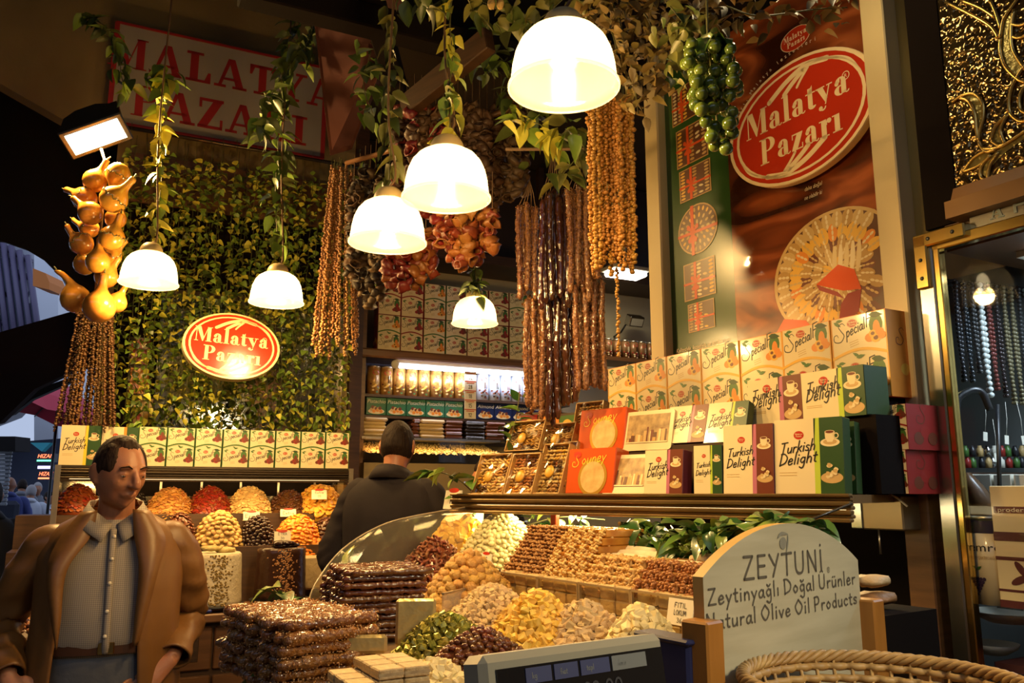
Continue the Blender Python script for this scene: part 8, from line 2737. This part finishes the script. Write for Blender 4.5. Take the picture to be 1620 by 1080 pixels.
# wooden shop sign
M_ply = mat('pale_plywood', (.50, .46, .32), .5, col2=(.40, .36, .24), scale=3, stretch=(2, 1, 14))
M_edge = mat('plywood_edge', (.62, .38, .10), .45)
M_post = mat('honey_wood', (.40, .17, .03), .38, col2=(.30, .12, .02), scale=4, stretch=(8, 8, 1))
M_prn = mat('grey_brown_print', (.10, .085, .06), .6)
kW = Vector((1.12, 1, 0)).normalized()
wl = at(1112, 912, 1.22)
rzW = math.atan2(kW.y, kW.x)
MW = T(wl.x, wl.y, 0) @ RZ(rzW)
def wloc(px, py):
 return MW.inverted() @ onp(px, py, wl, kW)
a, top, b = wloc(1112, 912), wloc(1237, 828), wloc(1357, 886)
W_ = b.x
zs_ = (a.z + b.z) / 2
zt_ = top.z
hh = zt_ - zs_
rad = (W_ * W_ / 4 + hh * hh) / (2 * hh)
ha = math.asin(W_ / 2 / rad)
arc = [(W_ / 2 + rad * math.sin(ha - 2 * ha * i / 24), zt_ - rad + rad * math.cos(ha - 2 * ha * i / 24)) for i in range(25)]
t = thing('wooden_sign', 'pale wooden arched sign with grey lettering between two wooden posts', 'sign', MW @ Vector((W_ / 2, 0, ZC)), rzW)
MB().prism([(0, ZC + .02), (W_, ZC + .02)] + arc, .018, M_ply, MW @ T(0, .018, 0) @ UP, M_edge).build('sign_board', t, True)
mb = MB()
Z = MW @ T(0, -.0008, 0) @ UP
def wtext(s_, px0, py0, px1, py1, size_px, wt):
 p, q = wloc(px0, py0), wloc(px1, py1)
 k_ = (wloc(px0, py0 - size_px).z - p.z)
 brush(mb, s_, k_, M_prn, Z @ T(p.x, (p.z + q.z) / 2, 0), wt=wt, align='L', width=q.x - p.x, gap=.14)
wtext('ZEYTUNİ', 1175, 915, 1302, 904, 37, .13)
wtext('Zeytinyağlı Doğal Ürünler', 1119, 951, 1353, 928, 26, .14)
wtext('Natural Olive Oil Products', 1117, 990, 1356, 960, 26, .14)
p = wloc(1310, 901)
ringpoly(mb, (.0042, .0042), (.005, .005), M_prn, Z @ T(p.x, p.z, 0), 16)
brush(mb, 'R' if 'R' in STR else 'P', .005, M_prn, Z @ T(p.x, p.z - .0025, 0), wt=.15)
p = wloc(1238, 857)
mo = mat('olive_grey_print', (.22, .21, .16), .6)
mb.poly(ell(.0105, .0095, 20), mo, Z @ T(p.x, p.z - .002, .0002) @ RZ(.3))
ribbon(mb, [(p.x - .016, p.z + .006), (p.x - .004, p.z + .013), (p.x + .016, p.z + .012)], .006, mo, Z @ T(0, 0, .0003), 5, .9)
ribbon(mb, [(p.x + .016, p.z + .012), (p.x + .014, p.z - .002), (p.x + .008, p.z - .018)], .004, mo, Z @ T(0, 0, .0003), 5, .8)
mb.build('lettering', t, True)
for k, (px0, px1, py) in enumerate(((1086, 1131, 983), (1358, 1391, 948))):
 p, q = wloc(px0, py), wloc(px1, py)
 z1_ = p.z
 MB().box((.040, .045, z1_ - ZC), ((-.012 if k == 0 else W_ + .014), -.004, (z1_ + ZC) / 2), M_post, MW, .003).build('post', t, True)
MB().box((W_ + .10, .09, .02), (W_ / 2, 0, ZC + .01), M_post, MW, .003).build('sign_foot', t, True)
# wicker basket with wrapped soaps
M_wick = mat('wicker', (.48, .30, .10), .5, col2=(.34, .19, .06), scale=30)
bc = at(1398, 1085, 1.16)
RB = .178
zrim = 1.328
t = thing('wicker_basket', 'round wicker basket of wrapped soaps at the lower right', 'basket', (bc.x, 1.16, ZC))
mb = MB()
nS_ = 40
H_b = zrim - ZC
for k in range(9):
 z = H_b * (k + .5) / 9
 rr_ = RB * (.78 + .22 * (k + .5) / 9)
 n = nS_ * 4
 mb.tube([((rr_ + .004 * math.sin(PI * i / 2 + (PI if k % 2 else 0))) * math.cos(2 * PI * i / n), (rr_ + .004 * math.sin(PI * i / 2 + (PI if k % 2 else 0))) * math.sin(2 * PI * i / n), z) for i in range(n + 1)], .0062, M_wick, 6)
mb.build('woven_side', t)
mb = MB()
for i in range(nS_):
 a = 2 * PI * i / nS_
 mb.tube([(RB * .77 * math.cos(a), RB * .77 * math.sin(a), .0), (RB * 1.0 * math.cos(a), RB * 1.0 * math.sin(a), H_b + .006)], .003, M_wick, 5)
mb.lathe([(0, .002), (RB * .78, .002), (RB * .78, .008), (0, .008)], M_wick, 32)
mb.build('stakes', t)
mb = MB()
for ph in (0, PI / 2, PI, PI * 1.5):
 n = 160
 mb.tube([((RB * 1.01 + .006 * math.cos(18 * 2 * PI * i / n + ph)) * math.cos(2 * PI * i / n), (RB * 1.01 + .006 * math.cos(18 * 2 * PI * i / n + ph)) * math.sin(2 * PI * i / n), H_b + .006 + .006 * math.sin(18 * 2 * PI * i / n + ph)) for i in range(n + 1)], .0042, M_wick, 6)
mb.build('braided_rim', t)
M_soap = mat('wrapped_soap', (.42, .16, .09), .3, coat=.6, objvar=.3, bump=.4, bscale=20)
for k, (dx, dy, rz_, m_, lab) in enumerate(((-.085, .01, .3, M_lump, 'cream wrapped soap at the left in the wicker basket'), (-.01, .05, -.2, M_soap, 'brown-red wrapped soap at the back of the wicker basket'), (.06, .03, .6, M_soap, 'brown-red wrapped soap right of the middle in the wicker basket'),
          (.02, -.03, .1, M_soap, 'brown-red wrapped soap in the middle of the wicker basket'), (.095, -.03, 1.2, M_lump, 'cream wrapped soap at the right in the wicker basket'), (-.05, -.06, .8, M_soap, 'brown-red wrapped soap at the front of the wicker basket'))):
 M = T(bc.x + dx, 1.16 + dy, ZC + .108 + .004 * k) @ RZ(rz_) @ RX(.15 * (k % 3 - 1))
 bx = MB().box((.075, .055, .030), (0, 0, 0), m_, None, .010)
 o = MB().add(bx.v, bx.f, m_, None, True).build('wrapped_soap')
 o.matrix_basis = M
 tag(o, lab, 'soap', 'wrapped soaps in the basket')
tag(MB().lathe([(0, 0), (RB * .70, 0), (RB * .74, .088), (0, .088)], mat('basket_paper', (.30, .20, .10), .8), 32, T(bc.x, 1.16, ZC + .008)).build('packing_paper'), 'brown packing paper filling the bottom of the wicker basket', 'paper')
# blue scoop bin and yellow jar between display and sign
c = at(1066, 1050, 1.22)
Mq = T(c.x, c.y, 0) @ RZ(.6)
t = thing('blue_bin', 'navy blue plastic bin beside the left post of the wooden sign', 'bin', (c.x, c.y, ZC))
ztp = at(1070, 1012, 1.22).z
MB().box((.030, .10, ztp - ZC), (.012, .02, (ztp + ZC) / 2), mat('navy_plastic', (.018, .022, .075), .35), Mq, .004).build('bin_wall', t, True)
MB().box((.04, .11, .008), (.012, .02, ztp), MATS['navy_plastic'], Mq, .003).build('bin_rim', t, True)
c = at(1046, 1062, 1.20)
tag(MB().lathe([(0, 0), (.030, 0), (.032, .06), (.026, .10), (.014, .118), (.014, .13), (0, .13)], mat('yellow_jar', (.55, .33, .04), .25, coat=.6), 20, T(c.x - .012, 1.27, ZC)).build('yellow_jar'), 'yellow jar partly hidden between the scale display and the wooden sign', 'jar')
# things in the dark behind the sign
for k, (px, py, r_, lab) in enumerate(((1378, 918, .035, 'round pale loaf-like sweet in the dark right of the wooden sign, upper one'), (1385, 945, .038, 'brown loaf-like sweet in the dark right of the wooden sign, lower one'))):
 c = at(px, py, 1.95)
 tag(MB().ball((r_ * 1.2, r_, r_ * .6), (mat('pale_loaf', (.55, .38, .18), .6, bump=.4), mat('brown_loaf', (.32, .16, .06), .6, bump=.4))[k], T(*c), 14, 10, f_lump).build('sweet_loaf'), lab, 'sweet')
c = at(1382, 962, 1.95)
tag(MB().box((.20, .20, c.z - ZB + .0), (0, 0, (c.z + ZB) / 2), M_dark, T(c.x, c.y + .02, 0) @ RZ(rzT)).build('dark_crate'), 'dark crate under the loaf-like sweets right of the wooden sign', 'crate')
def slab(name, pts, Y, th_, m, label, cat, kind=None):
 """an upright board or cloth standing in the street at depth Y"""
 P = [at(x, y, Y) for x, y in pts]
 n = len(P)
 Q = [p + Vector((0, th_, 0)) for p in P]
 o = MB().add(P + Q, [list(range(n)), list(range(2 * n - 1, n - 1, -1))] + [(i, (i + 1) % n, n + (i + 1) % n, n + i) for i in range(n)], m).build(name)
 return tag(o, label, cat, None, kind)
M_awn = mat('black_awning', (.012, .009, .010), .9)
M_awn2 = mat('dark_maroon_awning', (.022, .009, .010), .9)
slab('street_awning', [(-420, -160), (260, -160), (260, 520), (140, 520), (118, 480), (98, 440), (70, 412), (40, 394), (0, 380), (-420, 330)], 5.6, .06, M_awn, 'large black awning with curved lower edge over the street', 'awning')
slab('street_awning', [(-420, 640), (-420, 610), (-10, 528), (115, 492), (200, 470), (200, 560), (112, 588), (55, 615), (0, 668), (-420, 760)], 6.2, .06, M_awn2, 'dark maroon awning slanting over the street below the black one', 'awning')
slab('street_awning', [(-300, 690), (-300, 660), (0, 640), (52, 618), (115, 595), (115, 603), (50, 632), (20, 655), (0, 662)], 7.5, .05, M_black, 'thin dark awning arm below the maroon awning', 'awning arm')
# facade at the far left and a white house
t = thing('building', 'grey modern building with rows of tilted window frames at the far left', 'building', at(0, 800, 17).xy.to_3d())
P = [at(x, y, 17) for x, y in ((-260, 250), (8, 372), (54, 400), (54, 640), (-260, 760))]
Q = [p + Vector((-2, 3, 0)) for p in P]
M_fac = mat('pale_blue_facade', (.55, .58, .66), .6)
M_frm = mat('violet_grey_frame', (.13, .11, .20), .4)
n = len(P)
MB().add(P + Q, [list(range(n)), list(range(2 * n - 1, n - 1, -1))] + [(i, (i + 1) % n, n + (i + 1) % n, n + i) for i in range(n)], M_fac).build('wall', t, True)
for i in range(7):
 a_, b_ = at(-60, 318 + 36 * i, 16.9), at(50 - 0.8 * i, 388 + 26 * i, 16.9)
 MB().tube([a_, b_], .07, M_frm, 6).build('window_band', t, True)
for i in range(9):
 a_, b_ = at(-60 + 13 * i, 340 + 8 * i, 16.8), at(-36 + 13 * i, 560 + 2 * i, 16.8)
 MB().tube([a_, b_], .06, M_frm, 6).build('window_mullion', t, True)
for i in range(5):
 MB().box((.55, .05, .6), (0, 0, 0), mat('window_glass_dark', (.10, .12, .16), .1), T(*at(-8 + 11 * i, 430 + 18 * i, 16.85))).build('window_pane', t, True)
slab('building', [(54, 400), (92, 420), (92, 720), (54, 720)], 21, 3, mat('white_facade', (.80, .82, .86), .7), 'white house front lit by daylight beyond the grey building', 'building')
slab('street_canopy', [(52, 424), (72, 432), (78, 446), (78, 458), (52, 452)], 15, .6, mat('orange_canvas', (.70, .22, .04), .7), 'small orange canopy between the grey building and the white house', 'awning')
slab('building', [(84, 440), (135, 440), (135, 800), (84, 800)], 24, 3, mat('pale_facade', (.62, .66, .74), .7), 'pale house front behind the red umbrella', 'building')
# shutters, dark shopfront below
M_shut = mat('steel_shutter', (.30, .33, .38), .4, .4)
t = thing('roller_shutter', 'grey roller shutter at the left edge of the street', 'shutter', at(5, 900, 9.5).xy.to_3d())
p0, p1 = at(-60, 800, 9.5), at(20, 712, 9.5)
for k in range(14):
 MB().box((p1.x - p0.x, .04, (p1.z - p0.z) / 15), ((p0.x + p1.x) / 2, 9.5, p0.z + (p1.z - p0.z) * (k + .5) / 14), M_shut, None, .01).build('shutter_slat', t, True)
slab('shutter_header', [(-200, 690), (24, 690), (24, 713), (-200, 713)], 9.4, .3, M_awn, 'dark header box above the roller shutter', 'box')
slab('building', [(8, 700), (140, 690), (140, 900), (8, 900)], 19, .5, mat('blue_dark_wall', (.05, .06, .10), .8), 'dim blue house front behind the street crowd', 'building')
# red umbrella
uc = at(92, 640, 11)
t = thing('market_umbrella', 'red market umbrella tilted over the street', 'umbrella', (uc.x, 11, 0))
Mu = T(*uc) @ RY(R(14)) @ RX(R(-10))
n, RU = 8, .78
M_umb = mat('red_canvas', (.62, .03, .07), .6)
mb = MB()
vs, fs = [(0, 0, .28)], []
for k in range(3):
 f = (k + 1) / 3
 for j in range(n * 2):
  a = PI * j / n
  q = RU * f * (1 if j % 2 == 0 else .96)
  vs.append((q * math.cos(a), q * math.sin(a), .28 - .42 * f ** 1.3 - (.05 if j % 2 and k == 2 else 0)))
N2 = n * 2
fs += [(0, 1 + j, 1 + (j + 1) % N2) for j in range(N2)]
for k in range(2):
 fs += [(1 + k * N2 + j, 1 + (k + 1) * N2 + j, 1 + (k + 1) * N2 + (j + 1) % N2, 1 + k * N2 + (j + 1) % N2) for j in range(N2)]
mb.add(vs, fs, M_umb, Mu)
mb.build('canopy', t, True)
for j in range(n):
 a = 2 * PI * j / n
 MB().tube([Mu @ Vector((0, 0, .26)), Mu @ Vector((RU * .5 * math.cos(a), RU * .5 * math.sin(a), .10)), Mu @ Vector((RU * math.cos(a), RU * math.sin(a), -.16))], .008, M_black, 5).build('rib', t, True)
MB().tube([(uc.x, 11, 0), (uc.x, 11, uc.z + .2)], .02, M_black, 8).build('pole', t, True)
slab('street_canopy', [(48, 700), (80, 700), (66, 714)], 12.5, .1, mat('turquoise_canvas', (.05, .45, .55), .6), 'small turquoise cloth tip below the red umbrella', 'awning')
# lit signs
M_neon = mat('neon_red', (1, .2, .1), .4, emit=(1, .16, .06), es=5)
M_neog = mat('neon_green', (.2, 1, .5), .4, emit=(.15, 1, .45), es=3)
M_neov = mat('neon_violet', (.7, .6, 1), .4, emit=(.62, .5, 1), es=4)
M_neob = mat('neon_blue', (.3, .7, 1), .4, emit=(.25, .65, 1), es=3)
for k, (px, py, w_, h_, word, mt, mu, lab) in enumerate(((92, 724, 26, 11, 'HIZAN', M_neon, M_neog, 'topmost lit red and green street sign'), (92, 739, 24, 6, '', M_neov, None, 'violet lit street sign bar between the two red ones'), (92, 752, 22, 11, 'HIZAN', M_neon, M_neon, 'lower lit red street sign'), (122, 743, 12, 8, '', M_neob, None, 'small blue lit street sign at the right'))):
 c = at(px - 20, py, 14)
 s_ = 14 / F
 t = thing('lit_sign', lab, 'sign', c)
 MB().box((w_ * s_ * 1.1, .1, h_ * s_ * 1.2), (0, .06, 0), M_black).build('sign_box', t)
 mb = MB()
 if word:
  fat(mb, 'I', .001, mt, T(0, -.1, 0) @ UP)
  sans(mb, word, h_ * s_ * .55, mt, T(0, .0, -.0 * s_) @ UP, 'C', w_ * s_ * .95, .2)
  mb.box((w_ * s_, .01, h_ * s_ * .22), (0, 0, -h_ * s_ * .38), mu)
 else:
  mb.box((w_ * s_, .01, h_ * s_ * .7), (0, 0, 0), mt)
 mb.build('lit_lettering', t)
# the crowd
M_blu = mat('blue_jacket', (.05, .07, .26), .7)
M_ltb = mat('pale_shirt', (.55, .58, .66), .7)
M_gry = mat('grey_coat', (.16, .17, .20), .8)
crowd = ((17, 753, 11.5, PI + .1, None, M_blu, 'person in blue jacket with a dark backpack walking away down the street', 'receding'), (50, 766, 12.5, PI, M_hairg, M_ltb, 'grey-haired person in pale shirt walking away down the street', 'full'),
  (36, 757, 14.5, PI, M_hairb, M_gry, 'person in grey coat ahead of the pale shirted one', 'full'), (60, 762, 15, .2, M_hairg, M_gry, 'grey-haired person at the right of the street crowd', 'full'),
  (76, 776, 13.5, 1.2, M_hairb, M_ltb, 'person in pale top at the right edge of the street crowd', 'full'))
for (px, py, Y, yaw, hr, jk, lab, hl) in crowd:
 c = at(px, py, Y)
 person('person', lab, (c.x, Y, 0), yaw + .4, 0, 0, c.z / 1.0 if 1.5 < c.z < 1.95 else 1.72, hair=hr, hairline=hl, jacket=jk, inner=None, legs=M_navy, openf=False, voxel=.018)
c = at(17, 753, 11.5)
t = thing('backpack', 'dark backpack on the person in blue jacket', 'backpack', (c.x, 11.5 - .0, 1.0))
MB().box((.30, .16, .44), (.02, -.20, .26), mat('dark_blue_cloth', (.03, .035, .06), .8), RZ(.4), .05).build('pack_body', t)
MB().box((.22, .05, .2), (.02, -.30, .16), MATS['dark_blue_cloth'], RZ(.4), .02).build('front_pocket', t)
c = at(0, 752, 5.2)
person('person', 'person in black clothes standing in shade at the left edge', (c.x - .05, 5.2, 0), PI + .6, 0, R(8), 1.68, hair=M_hairb, hairline='full', jacket=mat('black_coat', (.012, .011, .013), .8), inner=None, legs=M_navy, openf=False, voxel=.012)
# loose nuts in a sack at the lower left corner
c = at(2, 1010, 2.9)
t = MB()
rr = random.Random(2)
zq = c.z
vs = []
N_ = 22
for j in range(N_ + 1):
 for i in range(N_ + 1):
  x, y = -.35 + .7 * i / N_, -.35 + .7 * j / N_
  vs.append((x, y, .22 - .9 * (x * x + y * y) + rr.uniform(-.01, .01)))
t.add(vs, [(j * (N_ + 1) + i, j * (N_ + 1) + i + 1, (j + 1) * (N_ + 1) + i + 1, (j + 1) * (N_ + 1) + i) for j in range(N_) for i in range(N_)], M_brn, T(c.x - .12, 3.25, zq - .22))
for k in range(700):
 x, y = rr.uniform(-.33, .33), rr.uniform(-.33, .33)
 t.ball((.016, .009, .008), M_nutm if k % 3 else M_brn, T(c.x - .12 + x, 3.25 + y, zq - .215 + .22 - .9 * (x * x + y * y)) @ RZ(rr.random() * 6) @ RY(rr.uniform(-.6, .6)), 6, 4)
tag(t.build('loose_nuts'), 'loose brown nuts heaped at the lower left corner behind the tan sleeve', 'nuts', None, 'stuff')
tag(MB().box((.78, .78, zq - .25), (c.x - .12, 3.25, (zq - .25) / 2), M_darkwood).build('nut_bin'), 'dark wooden bin under the loose nuts at the lower left corner', 'bin')
